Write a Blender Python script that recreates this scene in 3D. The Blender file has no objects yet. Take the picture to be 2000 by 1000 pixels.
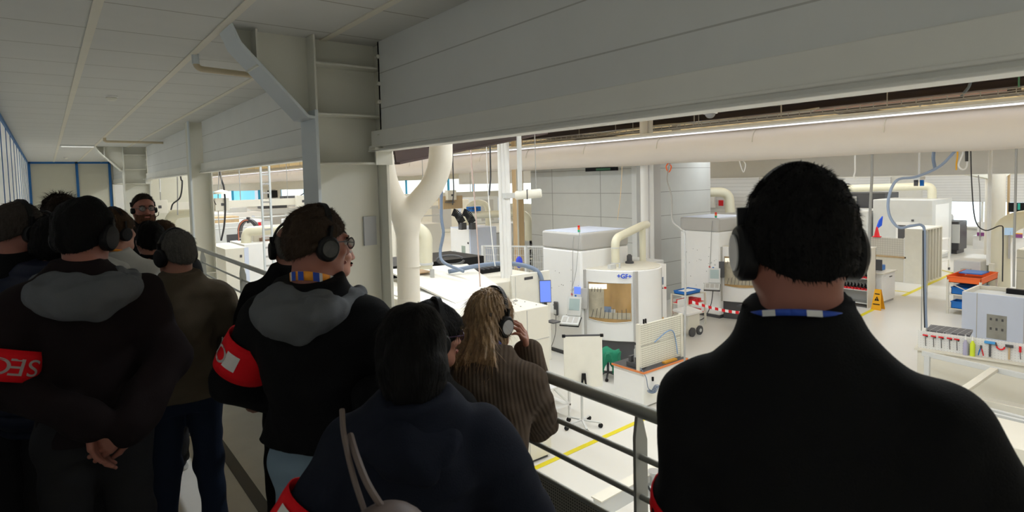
import bpy, bmesh, math, random
import numpy as np
from mathutils import Vector, Matrix, Euler
SC = bpy.context.scene
COL = SC.collection
PI = math.pi
random.seed(7)

# ---------------------------------------------------------------- camera
CAMZ = 1.85
cam_d = bpy.data.cameras.new('camera'); cam = bpy.data.objects.new('camera', cam_d); COL.objects.link(cam)
YAW, PITCH, ROLL = 0.664059, 0.053842, -0.024487
def cam_axes():
    d = Vector((math.sin(YAW)*math.cos(PITCH), math.cos(YAW)*math.cos(PITCH), -math.sin(PITCH)))
    r0 = Vector((math.cos(YAW), -math.sin(YAW), 0)); u0 = r0.cross(d)
    r = r0*math.cos(ROLL)+u0*math.sin(ROLL); u = -r0*math.sin(ROLL)+u0*math.cos(ROLL)
    return r, u, d
_r, _u, _d = cam_axes()
cam.matrix_world = Matrix(((_r.x, _u.x, -_d.x, 0), (_r.y, _u.y, -_d.y, 0), (_r.z, _u.z, -_d.z, CAMZ), (0, 0, 0, 1)))
cam_d.sensor_width = 36; cam_d.lens = 1161.256/2000*36; cam_d.shift_y = (416-500)/2000
cam_d.clip_start = 0.05; cam_d.clip_end = 300
cam_d.dof.use_dof = True; cam_d.dof.focus_distance = 11.0; cam_d.dof.aperture_fstop = 8.0
SC.camera = cam

# ---------------------------------------------------------------- colour management, world
SC.view_settings.view_transform = 'Standard'; SC.view_settings.look = 'None'
SC.view_settings.gamma = 1; SC.view_settings.use_curve_mapping = False
SC.view_settings.exposure = 0.0
SC.cycles.max_bounces = 10; SC.cycles.diffuse_bounces = 6; SC.cycles.sample_clamp_indirect = 4
w = bpy.data.worlds.new('World'); SC.world = w; w.use_nodes = True
w.node_tree.nodes['Background'].inputs[0].default_value = (0.80, 0.90, 1.0, 1)
w.node_tree.nodes['Background'].inputs[1].default_value = 0.9

FZ = -2.65      # factory floor below the gallery floor
def lin(c):
    if isinstance(c, str): c = tuple(int(c[i:i+2], 16)/255 for i in (0, 2, 4))
    return tuple(((v+0.055)/1.055)**2.4 if v > 0.04045 else v/12.92 for v in c)

# ---------------------------------------------------------------- materials
MATS = {}
def mat(name, c, rough=0.6, metal=0.0, var=0.06, scale=3.0, bump=0.0, bscale=60.0, spec=0.4, emit=None, trans=0.0, sheen=0.0, stretch=None):
    if name in MATS: return MATS[name]
    m = bpy.data.materials.new(name); m.use_nodes = True; nt = m.node_tree; N = nt.nodes; L = nt.links
    b = N['Principled BSDF']; c = lin(c) if isinstance(c, str) else c
    b.inputs['Roughness'].default_value = rough; b.inputs['Metallic'].default_value = metal
    b.inputs['Specular IOR Level'].default_value = spec
    b.inputs['Base Color'].default_value = (*c, 1)
    tc = N.new('ShaderNodeTexCoord'); src = tc.outputs['Object']
    if stretch:
        mp = N.new('ShaderNodeMapping'); mp.inputs['Scale'].default_value = stretch; L.new(src, mp.inputs['Vector']); src = mp.outputs['Vector']
    if var:
        nz = N.new('ShaderNodeTexNoise'); nz.inputs['Scale'].default_value = scale; nz.inputs['Detail'].default_value = 5; L.new(src, nz.inputs['Vector'])
        mx = N.new('ShaderNodeMix'); mx.data_type = 'RGBA'
        mx.inputs[6].default_value = (*[v*(1-var) for v in c], 1); mx.inputs[7].default_value = (*[min(1, v*(1+var)) for v in c], 1)
        L.new(nz.outputs['Fac'], mx.inputs[0]); L.new(mx.outputs[2], b.inputs['Base Color'])
    if bump:
        n2 = N.new('ShaderNodeTexNoise'); n2.inputs['Scale'].default_value = bscale; n2.inputs['Detail'].default_value = 3; L.new(src, n2.inputs['Vector'])
        bp = N.new('ShaderNodeBump'); bp.inputs['Strength'].default_value = bump; bp.inputs['Distance'].default_value = 0.01
        L.new(n2.outputs['Fac'], bp.inputs['Height']); L.new(bp.outputs['Normal'], b.inputs['Normal'])
    if emit:
        b.inputs['Emission Color'].default_value = (*c, 1); b.inputs['Emission Strength'].default_value = emit
    if trans:
        b.inputs['Transmission Weight'].default_value = trans; b.inputs['IOR'].default_value = 1.45
    if sheen:
        b.inputs['Sheen Weight'].default_value = sheen; b.inputs['Sheen Roughness'].default_value = 0.5
    MATS[name] = m; return m

def line_mat(name, c, c2, axis, period, width, offset=0.0, rough=0.6, axis2=None, period2=1.0, width2=0.01, offset2=0.0, bump=0.4):
    """A surface divided by thin joints along one or two object axes."""
    if name in MATS: return MATS[name]
    m = mat(name, c, rough, var=0.05); nt = m.node_tree; N = nt.nodes; L = nt.links; b = N['Principled BSDF']
    tc = [n for n in N if n.type == 'TEX_COORD'][0]
    sp = N.new('ShaderNodeSeparateXYZ'); L.new(tc.outputs['Object'], sp.inputs[0])
    def grooves(ax, per, wd, off):
        a = N.new('ShaderNodeMath'); a.operation = 'ADD'; a.inputs[1].default_value = off; L.new(sp.outputs[ax], a.inputs[0])
        p = N.new('ShaderNodeMath'); p.operation = 'PINGPONG'; p.inputs[1].default_value = per/2; L.new(a.outputs[0], p.inputs[0])
        q = N.new('ShaderNodeMath'); q.operation = 'LESS_THAN'; q.inputs[1].default_value = wd/2; L.new(p.outputs[0], q.inputs[0]); return q.outputs[0]
    g = grooves(axis, period, width, offset)
    if axis2 is not None:
        g2 = grooves(axis2, period2, width2, offset2); mm = N.new('ShaderNodeMath'); mm.operation = 'MAXIMUM'; L.new(g, mm.inputs[0]); L.new(g2, mm.inputs[1]); g = mm.outputs[0]
    mx = N.new('ShaderNodeMix'); mx.data_type = 'RGBA'; old = b.inputs['Base Color'].links[0].from_socket
    L.new(old, mx.inputs[6]); mx.inputs[7].default_value = (*(lin(c2) if isinstance(c2, str) else c2), 1); L.new(g, mx.inputs[0]); L.new(mx.outputs[2], b.inputs['Base Color'])
    return m

def dot_mat(name, c, c2, ax, per, rad, rough=0.5):
    """Perforated sheet: round holes on a square pitch in the plane of the two given axes."""
    if name in MATS: return MATS[name]
    m = mat(name, c, rough, var=0.03); nt = m.node_tree; N = nt.nodes; L = nt.links; b = N['Principled BSDF']
    tc = [n for n in N if n.type == 'TEX_COORD'][0]; sp = N.new('ShaderNodeSeparateXYZ'); L.new(tc.outputs['Object'], sp.inputs[0])
    sq = []
    for a in ax:
        p = N.new('ShaderNodeMath'); p.operation = 'PINGPONG'; p.inputs[1].default_value = per/2; L.new(sp.outputs[a], p.inputs[0])
        q = N.new('ShaderNodeMath'); q.operation = 'POWER'; q.inputs[1].default_value = 2; L.new(p.outputs[0], q.inputs[0]); sq.append(q)
    s = N.new('ShaderNodeMath'); s.operation = 'ADD'; L.new(sq[0].outputs[0], s.inputs[0]); L.new(sq[1].outputs[0], s.inputs[1])
    t = N.new('ShaderNodeMath'); t.operation = 'LESS_THAN'; t.inputs[1].default_value = rad*rad; L.new(s.outputs[0], t.inputs[0])
    mx = N.new('ShaderNodeMix'); mx.data_type = 'RGBA'; old = b.inputs['Base Color'].links[0].from_socket
    L.new(old, mx.inputs[6]); mx.inputs[7].default_value = (*lin(c2), 1); L.new(t.outputs[0], mx.inputs[0]); L.new(mx.outputs[2], b.inputs['Base Color'])
    return m

# ---------------------------------------------------------------- mesh building
class MB:
    """Collects shapes (in world coordinates) into one mesh."""
    def __init__(s): s.v = []; s.f = []
    def add(s, vs, fs):
        o = len(s.v); s.v += [tuple(map(float, p)) for p in vs]; s.f += [tuple(i+o for i in f) for f in fs]; return s
    def box(s, lo, hi):
        x0, y0, z0 = lo; x1, y1, z1 = hi
        return s.add([(x0,y0,z0),(x1,y0,z0),(x1,y1,z0),(x0,y1,z0),(x0,y0,z1),(x1,y0,z1),(x1,y1,z1),(x0,y1,z1)],
                     [(0,3,2,1),(4,5,6,7),(0,1,5,4),(1,2,6,5),(2,3,7,6),(3,0,4,7)])
    def obox(s, c, half, ax=None):
        """oriented box; ax = 3 unit vectors"""
        c = Vector(c); ax = ax or (Vector((1,0,0)), Vector((0,1,0)), Vector((0,0,1)))
        P = []
        for k in (-1, 1):
            for (i, j) in ((-1,-1),(1,-1),(1,1),(-1,1)):
                P.append(c+ax[0]*half[0]*i+ax[1]*half[1]*j+ax[2]*half[2]*k)
        return s.add(P, [(0,3,2,1),(4,5,6,7),(0,1,5,4),(1,2,6,5),(2,3,7,6),(3,0,4,7)])
    def bar(s, a, b, w, h=None, up=(0,0,1)):
        a = Vector(a); b = Vector(b); d = b-a; l = d.length; d.normalize(); up = Vector(up)
        if abs(d.dot(up)) > 0.98: up = Vector((0,1,0))
        sx = d.cross(up).normalized(); u = sx.cross(d)
        return s.obox((a+b)/2, (w/2, l/2, (h or w)/2), (sx, d, u))
    def tube(s, pts, r, n=10, cap=True, radii=None):
        pts = [Vector(p) for p in pts]; m = len(pts); T = []
        for i in range(m):
            t = (pts[min(i+1, m-1)]-pts[max(i-1, 0)]); T.append(t.normalized() if t.length > 1e-9 else Vector((0,0,1)))
        u = T[0].orthogonal().normalized(); vs = []; fs = []
        for i in range(m):
            u = (u-T[i]*u.dot(T[i])); u = u.normalized() if u.length > 1e-6 else T[i].orthogonal().normalized(); w_ = T[i].cross(u)
            rr = radii[i] if radii else r
            for k in range(n):
                a = 2*PI*k/n; vs.append(pts[i]+(u*math.cos(a)+w_*math.sin(a))*rr)
        for i in range(m-1):
            for k in range(n):
                fs.append((i*n+k, i*n+(k+1)%n, (i+1)*n+(k+1)%n, (i+1)*n+k))
        if cap: fs += [tuple(reversed(range(n))), tuple(range((m-1)*n, m*n))]
        return s.add(vs, fs)
    def cyl(s, a, b, r, n=16, r2=None): return s.tube([a, b], r, n, True, [r, r if r2 is None else r2])
    def lathe(s, c, prof, n=20):
        vs = []; fs = []
        for (r, z) in prof:
            for k in range(n): vs.append((c[0]+r*math.cos(2*PI*k/n), c[1]+r*math.sin(2*PI*k/n), c[2]+z))
        for i in range(len(prof)-1):
            for k in range(n): fs.append((i*n+k, i*n+(k+1)%n, (i+1)*n+(k+1)%n, (i+1)*n+k))
        fs += [tuple(reversed(range(n))), tuple(range((len(prof)-1)*n, len(prof)*n))]
        return s.add(vs, fs)
    def prism(s, poly, a, b):
        """poly: 3D points of a planar outline, extruded by vector b-a"""
        d = Vector(b)-Vector(a); n = len(poly); P = [Vector(p) for p in poly]; Q = [p+d for p in P]
        fs = [tuple(range(n)), tuple(reversed(range(n, 2*n)))] + [(i, i+n, (i+1)%n+n, (i+1)%n) for i in range(n)]
        return s.add(P+Q, fs)
    def ell(s, c, r, n=16, m=10):
        vs = [(c[0], c[1], c[2]-r[2])]; fs = []
        for i in range(1, m):
            t = -PI/2+PI*i/m
            for k in range(n): vs.append((c[0]+r[0]*math.cos(t)*math.cos(2*PI*k/n), c[1]+r[1]*math.cos(t)*math.sin(2*PI*k/n), c[2]+r[2]*math.sin(t)))
        vs.append((c[0], c[1], c[2]+r[2]))
        for k in range(n):
            fs.append((0, 1+(k+1)%n, 1+k)); fs.append((len(vs)-1, 1+(m-2)*n+k, 1+(m-2)*n+(k+1)%n))
        for i in range(m-2):
            for k in range(n): fs.append((1+i*n+k, 1+i*n+(k+1)%n, 1+(i+1)*n+(k+1)%n, 1+(i+1)*n+k))
        return s.add(vs, fs)
    def sheet(s, grid, th=None):
        """grid: rows of points -> a surface; th: thickness vector for a closed slab"""
        R = len(grid); Cn = len(grid[0]); vs = [p for row in grid for p in row]; fs = []
        for i in range(R-1):
            for j in range(Cn-1): fs.append((i*Cn+j, i*Cn+j+1, (i+1)*Cn+j+1, (i+1)*Cn+j))
        return s.add(vs, fs)

def put(name, me, m, parent=None):
    o = bpy.data.objects.new(name, me); COL.objects.link(o)
    if m is not None: me.materials.clear(); me.materials.append(m)
    if parent is not None: o.parent = parent
    return o
def finish(me, angle=38):
    for p in me.polygons: p.use_smooth = True
    try: me.set_sharp_from_angle(angle=math.radians(angle))
    except Exception: pass
LOC = {}
def base_of(o):
    x = y = z = 0.0
    while o is not None:
        x += o.location.x; y += o.location.y; z += o.location.z; o = o.parent
    return Vector((x, y, z))
def build(name, mb, m, parent=None, bevel=0.0, at=None, seg=2, fix=True):
    """One mesh object out of a collector. A top-level mesh gets its origin at `at`."""
    off = base_of(parent) if parent is not None else Vector(at or (0, 0, 0))
    me = bpy.data.meshes.new(name); me.from_pydata([(x-off.x, y-off.y, z-off.z) for x, y, z in mb.v], [], mb.f); me.update()
    if fix:
        bm = bmesh.new(); bm.from_mesh(me); bmesh.ops.recalc_face_normals(bm, faces=bm.faces); bm.to_mesh(me); bm.free()
    finish(me)
    o = put(name, me, m, parent)
    if parent is None: o.location = off
    if bevel:
        bv = o.modifiers.new('bevel', 'BEVEL'); bv.width = bevel; bv.segments = seg; bv.limit_method = 'ANGLE'; bv.angle_limit = math.radians(40)
    return o
def thing(name, label, cat, loc=(0, 0, 0), group=None):
    o = bpy.data.objects.new(name, None); COL.objects.link(o); o.location = loc; o.empty_display_size = 0.1
    o['label'] = label; o['category'] = cat
    if group: o['group'] = group
    return o
def tag(o, label, cat, group=None, kind=None):
    o['label'] = label; o['category'] = cat
    if group: o['group'] = group
    if kind: o['kind'] = kind
    return o
def struct(name, mb, m, bevel=0.0, label=None, parent=None):
    o = build(name, mb, m, parent, bevel)
    if parent is None: o['kind'] = 'structure'
    if label: o['label'] = label
    return o
def dup(root, loc, label=None, group=None):
    r = root.copy(); COL.objects.link(r); r.location = loc
    if label: r['label'] = label
    if group: r['group'] = group
    for ch in list(root.children):
        c = ch.copy(); COL.objects.link(c); c.parent = r
        for g in list(ch.children):
            d = g.copy(); COL.objects.link(d); d.parent = c
    return r
def arc(c, r, a0, a1, n, u=(1,0,0), v=(0,0,1)):
    c = Vector(c); u = Vector(u); v = Vector(v)
    return [c+u*r*math.cos(a0+(a1-a0)*i/n)+v*r*math.sin(a0+(a1-a0)*i/n) for i in range(n+1)]
def smooth_path(pts, n=8):
    P = [Vector(p) for p in pts]; P = [P[0]*2-P[1]]+P+[P[-1]*2-P[-2]]; out = []
    for i in range(1, len(P)-2):
        for k in range(n):
            t = k/n; a, b, c, d = P[i-1:i+3]
            out.append(0.5*((2*b)+(c-a)*t+(2*a-5*b+4*c-d)*t*t+(3*b-a-3*c+d)*t**3))
    out.append(P[-2]); return out
def bend_path(pts, r=0.15, n=6):
    """polyline with rounded corners"""
    P = [Vector(p) for p in pts]; out = [P[0]]
    for i in range(1, len(P)-1):
        a = (P[i-1]-P[i]); b = (P[i+1]-P[i]); q = min(r, a.length*0.49, b.length*0.49); A = P[i]+a.normalized()*q; B = P[i]+b.normalized()*q
        for k in range(n+1):
            t = k/n; out.append(A*(1-t)**2+P[i]*2*t*(1-t)+B*t*t)
    out.append(P[-1]); return out
def text_mesh(body, size, extrude=0.001, align='CENTER', bold=0.0):
    cu = bpy.data.curves.new('lettering', 'FONT'); cu.body = body; cu.size = size; cu.extrude = extrude; cu.offset = bold; cu.align_x = align; cu.align_y = 'CENTER'
    o = bpy.data.objects.new('lettering', cu); COL.objects.link(o); bpy.context.view_layer.update()
    dg = bpy.context.evaluated_depsgraph_get(); me = bpy.data.meshes.new_from_object(o.evaluated_get(dg)); bpy.data.objects.remove(o); return me
def letters(body, size, origin, xdir, ydir, m, parent, name='lettering', extrude=0.001, bold=0.0):
    me = text_mesh(body, size, extrude, bold=bold); X = Vector(xdir).normalized(); Y = Vector(ydir).normalized(); Z = X.cross(Y)
    off = base_of(parent) if parent is not None else Vector((0,0,0)); O = Vector(origin)-off
    for v in me.vertices: v.co = O+X*v.co.x+Y*v.co.y+Z*v.co.z
    return put(name, me, m, parent)

# ---------------------------------------------------------------- lights of the hall: rows of LED battens
M_LED = mat('led_diffuser', (0.92, 0.93, 1.0), emit=1.6, var=0)
M_LAMPBODY = mat('lamp_body', 'd8d8d6', 0.4)
M_LEDSOFT = mat('led_diffuser_soft', (0.90, 0.90, 1.0), emit=1.05, var=0)
def led_row(x, y0, y1, z, power, label, soft=False):
    t = thing('led_batten', label, 'light', (x, (y0+y1)/2, z), 'rows of LED battens over the hall')
    build('housing', MB().box((x-0.05, y0, z), (x+0.05, y1, z+0.05)), M_LAMPBODY, t)
    build('diffuser', MB().box((x-0.035, y0, z-0.03), (x+0.035, y1, z-0.001)), M_LEDSOFT if soft else M_LED, t)
    if soft: return t
    ld = bpy.data.lights.new('led_light', 'AREA'); ld.shape = 'RECTANGLE'; ld.size = 0.12; ld.size_y = y1-y0; ld.energy = power; ld.color = (0.88, 0.945, 1.0)
    lo = bpy.data.objects.new('led_light', ld); COL.objects.link(lo); lo.parent = t; lo.location = (0, 0, -0.06)
    return t
led_row(14.56, 1.0, 85, 3.085, 0, 'long LED batten glowing along the top of the fabric duct', True)
for (x, y0, y1, z, p, lb) in ((5.2, -4, 40, 3.85, 1330, 'LED batten nearest the gallery, under the hall roof'), (9.5, -4, 40, 3.95, 1130, 'LED batten under the hall roof between the gallery and the fabric duct'),
                          (20, -6, 42, 3.25, 1130, 'LED batten hanging just behind the fabric duct'), (27, -6, 42, 3.35, 1130, 'LED batten over the second row of machines'),
                          (34, -6, 42, 3.4, 1130, 'LED batten over the farthest aisle'), (40, -6, 42, 3.4, 800, 'LED batten next to the far window wall'),
                          (5.2, 42, 84, 3.85, 1000, 'LED batten nearest the gallery, in the far half of the hall'), (9.5, 42, 84, 3.95, 1000, 'LED batten in the far half of the hall, second from the gallery'), (20, 44, 84, 3.25, 1000, 'LED batten behind the fabric duct in the far half of the hall'), (33, 44, 84, 3.4, 1000, 'LED batten over the far corner of the hall')):
    led_row(x, y0, y1, z, p, lb)
# ---------------------------------------------------------------- gallery (mezzanine) shell
M_CEIL = line_mat('ceiling_tiles', (0.64, 0.635, 0.605), (0.36, 0.345, 0.30), 1, 0.617, 0.012, offset=0.05, rough=0.9)
M_TBAR = mat('ceiling_rail', (0.74, 0.70, 0.60), 0.6)
M_PANEL = line_mat('lintel_panels', (0.78, 0.79, 0.78), (0.52, 0.52, 0.50), 2, 0.235, 0.007, offset=-2.12, rough=0.55)
M_CREAM = mat('cream_paint', (0.72, 0.71, 0.63), 0.5, var=0.05, scale=2.5)
M_GREYPAINT = mat('grey_paint', (0.70, 0.75, 0.78), 0.5, var=0.04)
M_VINYL = mat('grey_vinyl', (0.74, 0.72, 0.67), 0.55, var=0.10, scale=6, bump=0.05)
M_VINYLDARK = mat('dark_floor_strip', (0.10, 0.095, 0.085), 0.6, var=0.1)
M_PART = mat('partition_panel', (0.60, 0.585, 0.49), 0.7, var=0.04)
M_GLOWPANEL = mat('panel_fill_glow', (0.80, 0.82, 0.80), 0.4, emit=0.15, var=0.03)  # partition panels are given a glow to fill the dim gallery
M_BLUE = mat('blue_frame', lin('2468a8'), 0.5, var=0.05)
M_RAIL = mat('rail_grey', (0.30, 0.31, 0.29), 0.42, metal=0.35, var=0.06)
M_BLACK = mat('black_plastic', (0.008, 0.008, 0.009), 0.5, var=0.1, spec=0.2)
M_WHITE = mat('white_enamel', (0.78, 0.78, 0.76), 0.35, var=0.03)
M_STEEL = mat('steel', (0.55, 0.56, 0.57), 0.35, metal=0.9, var=0.05)

struct('floor', MB().box((-0.55, -2.6, -0.20), (1.95, 23.9, 0.0)), M_VINYL)
struct('trim_1', MB().box((0.86, -2.5, 0.0005), (0.93, 23.5, 0.004)), M_VINYLDARK, label='dark strip running along the gallery floor')
struct('trim_2', MB().box((1.34, -2.5, 0.0), (1.40, 23.5, 0.006)), M_VINYLDARK, label='dark strip beside the railing')
struct('ceiling', MB().box((-0.55, -2.6, 2.80), (1.95, 23.9, 2.95)), M_CEIL)
tb = MB()
for x in (0.258, 0.868, 1.478): tb.box((x-0.022, -2.6, 2.793), (x+0.022, 23.6, 2.801))
struct('trim_3', tb, M_TBAR, label='cream bars between the ceiling tiles')
struct('wall_left', MB().box((-0.55, -2.6, 0.0), (-0.39, 23.9, 0.94)), M_PART)
struct('window_20', MB().box((-0.50, -2.6, 0.94), (-0.39, 23.9, 2.80)), M_GLOWPANEL, label='pale side partition panels with an added fill glow')
lm_ = MB()
for i in range(17):
    y = 2.8+1.32*i; lm_.box((-0.392, y-0.022, 0.0), (-0.382, y+0.022, 2.795))
lm_.box((-0.392, -2.6, 2.74), (-0.368, 23.6, 2.797)); lm_.box((-0.392, -2.6, 0.9), (-0.37, 23.6, 0.94))
struct('trim_4', lm_, M_BLUE, label='blue mullions of the side partition')
struct('wall_end', MB().box((-0.55, 23.6, 0.0), (4.2, 23.8, 2.80)), M_PART)
e = MB()
for x in (-0.36, 0.83, 1.70): e.box((x-0.035, 23.56, 0.0), (x+0.035, 23.6, 2.80))
e.box((-0.39, 23.56, 2.74), (1.74, 23.6, 2.80))
struct('trim_5', e, M_BLUE, label='blue frames of the end partition')
d = thing('door_1', 'pale door at the far end of the gallery', 'door', (2.1, 23.55, 0)); d['kind'] = 'structure'
build('door_leaf', MB().box((1.80, 23.50, 0.01), (2.30, 23.55, 2.05)), M_WHITE, d, 0.005)
build('door_frame', MB().box((1.75, 23.49, 0.0), (1.80, 23.58, 2.12)).box((2.30, 23.49, 0), (2.36, 23.58, 2.12)).box((1.75, 23.49, 2.06), (2.36, 23.58, 2.12)), M_CREAM, d)
struct('light_blocker_back', MB().box((-0.55, -2.75, 0.0), (1.95, -2.6, 2.80)), M_PART)  # unseen wall, added to block light at the open gallery end

# lintel: panelled upper wall with a steel channel under it, one length per bay
for k, (y0, y1) in enumerate(((-2.6, 3.72), (4.0, 9.42), (9.78, 15.28), (15.75, 23.6))):
    struct('wall_lintel_%d' % (k+1), MB().box((1.80, y0, 2.20), (1.86, y1, 2.80)), M_PANEL)
    ch = MB().box((1.778, y0-0.12, 2.082), (1.86, y1+0.1, 2.213)).box((1.758, y0-0.12, 2.098), (1.778, y1+0.1, 2.112)).box((1.752, y0-0.12, 2.070), (1.855, y1+0.1, 2.083))
    struct('trim_%d' % (6+k), ch, mat('channel_paint', (0.88, 0.87, 0.82), 0.5), 0.004, label='cream steel channel under the panelled lintel')

# columns
def big_column(yc, label):
    t = thing('gallery_column', label, 'column', (1.6, yc, 0)); t['kind'] = 'structure'
    z1 = 2.80; X0, X1 = 1.37, 1.85
    build('web', MB().box((X0+0.02, yc-0.008, 0), (X1-0.02, yc+0.008, z1)), M_CREAM, t)
    build('flange', MB().box((X0-0.01, yc-0.135, 0), (X0+0.012, yc+0.135, 2.33)), M_GREYPAINT if yc < 5 else M_CREAM, t, 0.003)
    build('flange', MB().box((X0-0.002, yc-0.135, 2.33), (X0+0.012, yc+0.135, z1)), M_CREAM, t, 0.003)
    build('flange', MB().box((X1-0.012, yc-0.135, 0), (X1+0.012, yc+0.135, z1)), M_CREAM, t, 0.003)
    for z in (1.985, 2.30, 2.62): build('stiffener', MB().box((X0+0.01, yc-0.13, z), (X1-0.01, yc+0.13, z+0.012)), M_CREAM, t)
    build('seat_angle', MB().box((X1-0.09, yc-0.145, 1.98), (X1+0.03, yc-0.128, 2.10)).box((X1-0.13, yc-0.22, 2.08), (X1+0.06, yc-0.12, 2.095)), M_CREAM, t)
    build('end_plate', MB().box((X1-0.05, yc-0.16, 2.10), (X1+0.02, yc-0.14, 2.80)), M_CREAM, t)
    bt = MB()
    for z in (2.18, 2.40, 2.52, 2.70): bt.cyl((X1-0.06, yc-0.14, z), (X1-0.06, yc-0.168, z), 0.014, 6)
    build('bolts', bt, M_CREAM, t)
    # haunch: web triangle and sloped flange
    hw = [(X0, yc-0.008, 2.29), (1.32, yc-0.008, 2.295), (0.94, yc-0.008, 2.70), (0.90, yc-0.008, 2.80), (X0, yc-0.008, 2.80)]
    build('haunch_web', MB().prism(hw, (0, 0, 0), (0, 0.016, 0)), M_CREAM, t)
    P = [(1.37, 2.272), (1.315, 2.278), (0.93, 2.69), (0.885, 2.80)]; Q = [(0.903, 2.80), (0.945, 2.70), (1.325, 2.293), (1.37, 2.288)]
    fl = MB().prism([(x, yc-0.135, z) for x, z in P+Q], (0, 0, 0), (0, 0.27, 0))
    build('haunch_flange', fl, M_GREYPAINT if yc < 5 else M_CREAM, t, 0.002)
    build('haunch_rib', MB().box((1.03, yc-0.12, 2.57), (1.042, yc+0.12, 2.79)), M_CREAM, t)
    return t
big_column(3.86, 'big cream steel column with haunch bracket behind the man in the grey hood')
big_column(15.55, 'far cream steel column with haunch bracket beside the bearded guide')
t = thing('gallery_column', 'slim cream steel column between the grey-haired man and the guide', 'column', (1.78, 9.6, 0)); t['kind'] = 'structure'
build('flange', MB().box((1.64, 9.46, 0), (1.655, 9.74, 2.80)), M_CREAM, t, 0.003)
build('flange', MB().box((1.90, 9.46, 0), (1.915, 9.74, 2.80)), M_CREAM, t, 0.003)
build('web', MB().box((1.65, 9.592, 0), (1.905, 9.608, 2.80)), M_CREAM, t)
build('stiffener', MB().box((1.655, 9.47, 0.62), (1.90, 9.73, 0.632)), M_CREAM, t)
build('cover_strip', MB().box((1.625, 9.44, 0), (1.645, 9.50, 2.80)), M_GREYPAINT, t)

p = build('notice_sheet', MB().box((1.71, 3.835, 1.43), (1.80, 3.85, 1.63)), mat('grey_card', (0.50, 0.51, 0.53), 0.7), at=(1.75, 3.84, 1.43))
tag(p, 'blank grey sheet fixed to the big cream column', 'sign')

# railing per bay
M_MESH = dot_mat('perforated_sheet', '9d9a90', '3d3b37', (1, 2), 0.012, 0.0035)
def railing(y0, y1, posts, label):
    t = thing('railing', label, 'railing', (1.5, (y0+y1)/2, 0))
    build('handrail', MB().tube([(1.5, y0, 1.085), (1.5, y1, 1.085)], 0.0225, 14), M_RAIL, t)
    for z in (0.93, 0.795): build('mid_rail', MB().tube([(1.5, y0, z), (1.5, y1, z)], 0.0105, 10), M_RAIL, t)
    build('lower_rail', MB().tube([(1.5, y0, 0.672), (1.5, y1, 0.672)], 0.0105, 10), M_RAIL, t)
    build('infill_panel', MB().box((1.497, y0, 0.06), (1.503, y1, 0.668)), M_MESH, t)
    for y in posts:
        P = [(1.475, y-0.006, 0.0), (1.535, y-0.006, 0.0), (1.535, y-0.006, 0.98), (1.508, y-0.006, 1.075), (1.488, y-0.006, 1.075), (1.475, y-0.006, 1.0)]
        build('post', MB().prism(P, (0, 0, 0), (0, 0.012, 0)), M_RAIL, t, 0.001)
        build('post_foot', MB().box((1.45, y-0.05, 0.0), (1.56, y+0.05, 0.012)), M_RAIL, t)
railing(-1.2, 3.70, (-0.55, 1.265, 3.05), 'grey tubular railing in front of the machine hall beside the blond woman')
railing(4.02, 9.45, (4.4, 6.3, 8.2), 'grey tubular railing between the big column and the slim column')
railing(9.75, 15.3, (10.2, 12.5, 14.7), 'grey tubular railing behind the bearded guide')

# things on the ceiling
def detector(x, y, label):
    t = thing('smoke_detector', label, 'smoke detector', (x, y, 2.80))
    build('base_ring', MB().lathe((x, y, 2.80), [(0.058, 0), (0.058, -0.012), (0.05, -0.018)]), M_WHITE, t)
    build('sensor_head', MB().lathe((x, y, 2.782), [(0.046, 0), (0.05, -0.012), (0.036, -0.03), (0.02, -0.034)]), mat('detector_cream', (0.7, 0.68, 0.6), 0.5), t)
detector(0.57, 7.19, 'white smoke detector on the ceiling tiles, the nearer one')
detector(0.49, 20.4, 'small smoke detector on the ceiling near the end partition')
M_PIPE = mat('beige_pipe', (0.62, 0.52, 0.36), 0.5, var=0.08)
def cpipe(pts, label, elbow):
    t = thing('ceiling_pipe', label, 'pipe', pts[0])
    build('pipe_run', MB().tube(bend_path(pts, 0.06), 0.021, 12), M_PIPE, t)
    build('end_sleeve', MB().cyl(pts[0], (pts[0][0], pts[0][1], pts[0][2]-0.07), 0.025, 12), M_GREYPAINT if elbow else M_PIPE, t)
cpipe([(0.885, 4.72, 2.80), (0.885, 4.72, 2.70), (1.90, 4.92, 2.70)], 'beige pipe elbow under the ceiling behind the haunch bracket', True)
cpipe([(0.88, 12.85, 2.80), (0.88, 12.85, 2.73), (1.84, 12.95, 2.73)], 'beige pipe across the ceiling in front of the far column', False)
t = thing('ceiling_light', 'narrow white light fitting on the gallery ceiling', 'light', (0.57, 15.2, 2.8))
build('fitting', MB().box((0.28, 15.05, 2.77), (0.86, 15.22, 2.80)), M_WHITE, t, 0.004)
gl = bpy.data.lights.new('gallery_light', 'AREA'); gl.shape = 'RECTANGLE'; gl.size = 0.55; gl.size_y = 0.14; gl.energy = 6; go = bpy.data.objects.new('gallery_light', gl); COL.objects.link(go); go.parent = t; go.location = (0, -0.065, -0.05)
build('diffuser', MB().box((0.30, 15.07, 2.762), (0.84, 15.20, 2.771)), mat('lamp_diffuser', (0.85, 0.85, 0.8), 0.3, emit=0.6, var=0), t)

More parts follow.
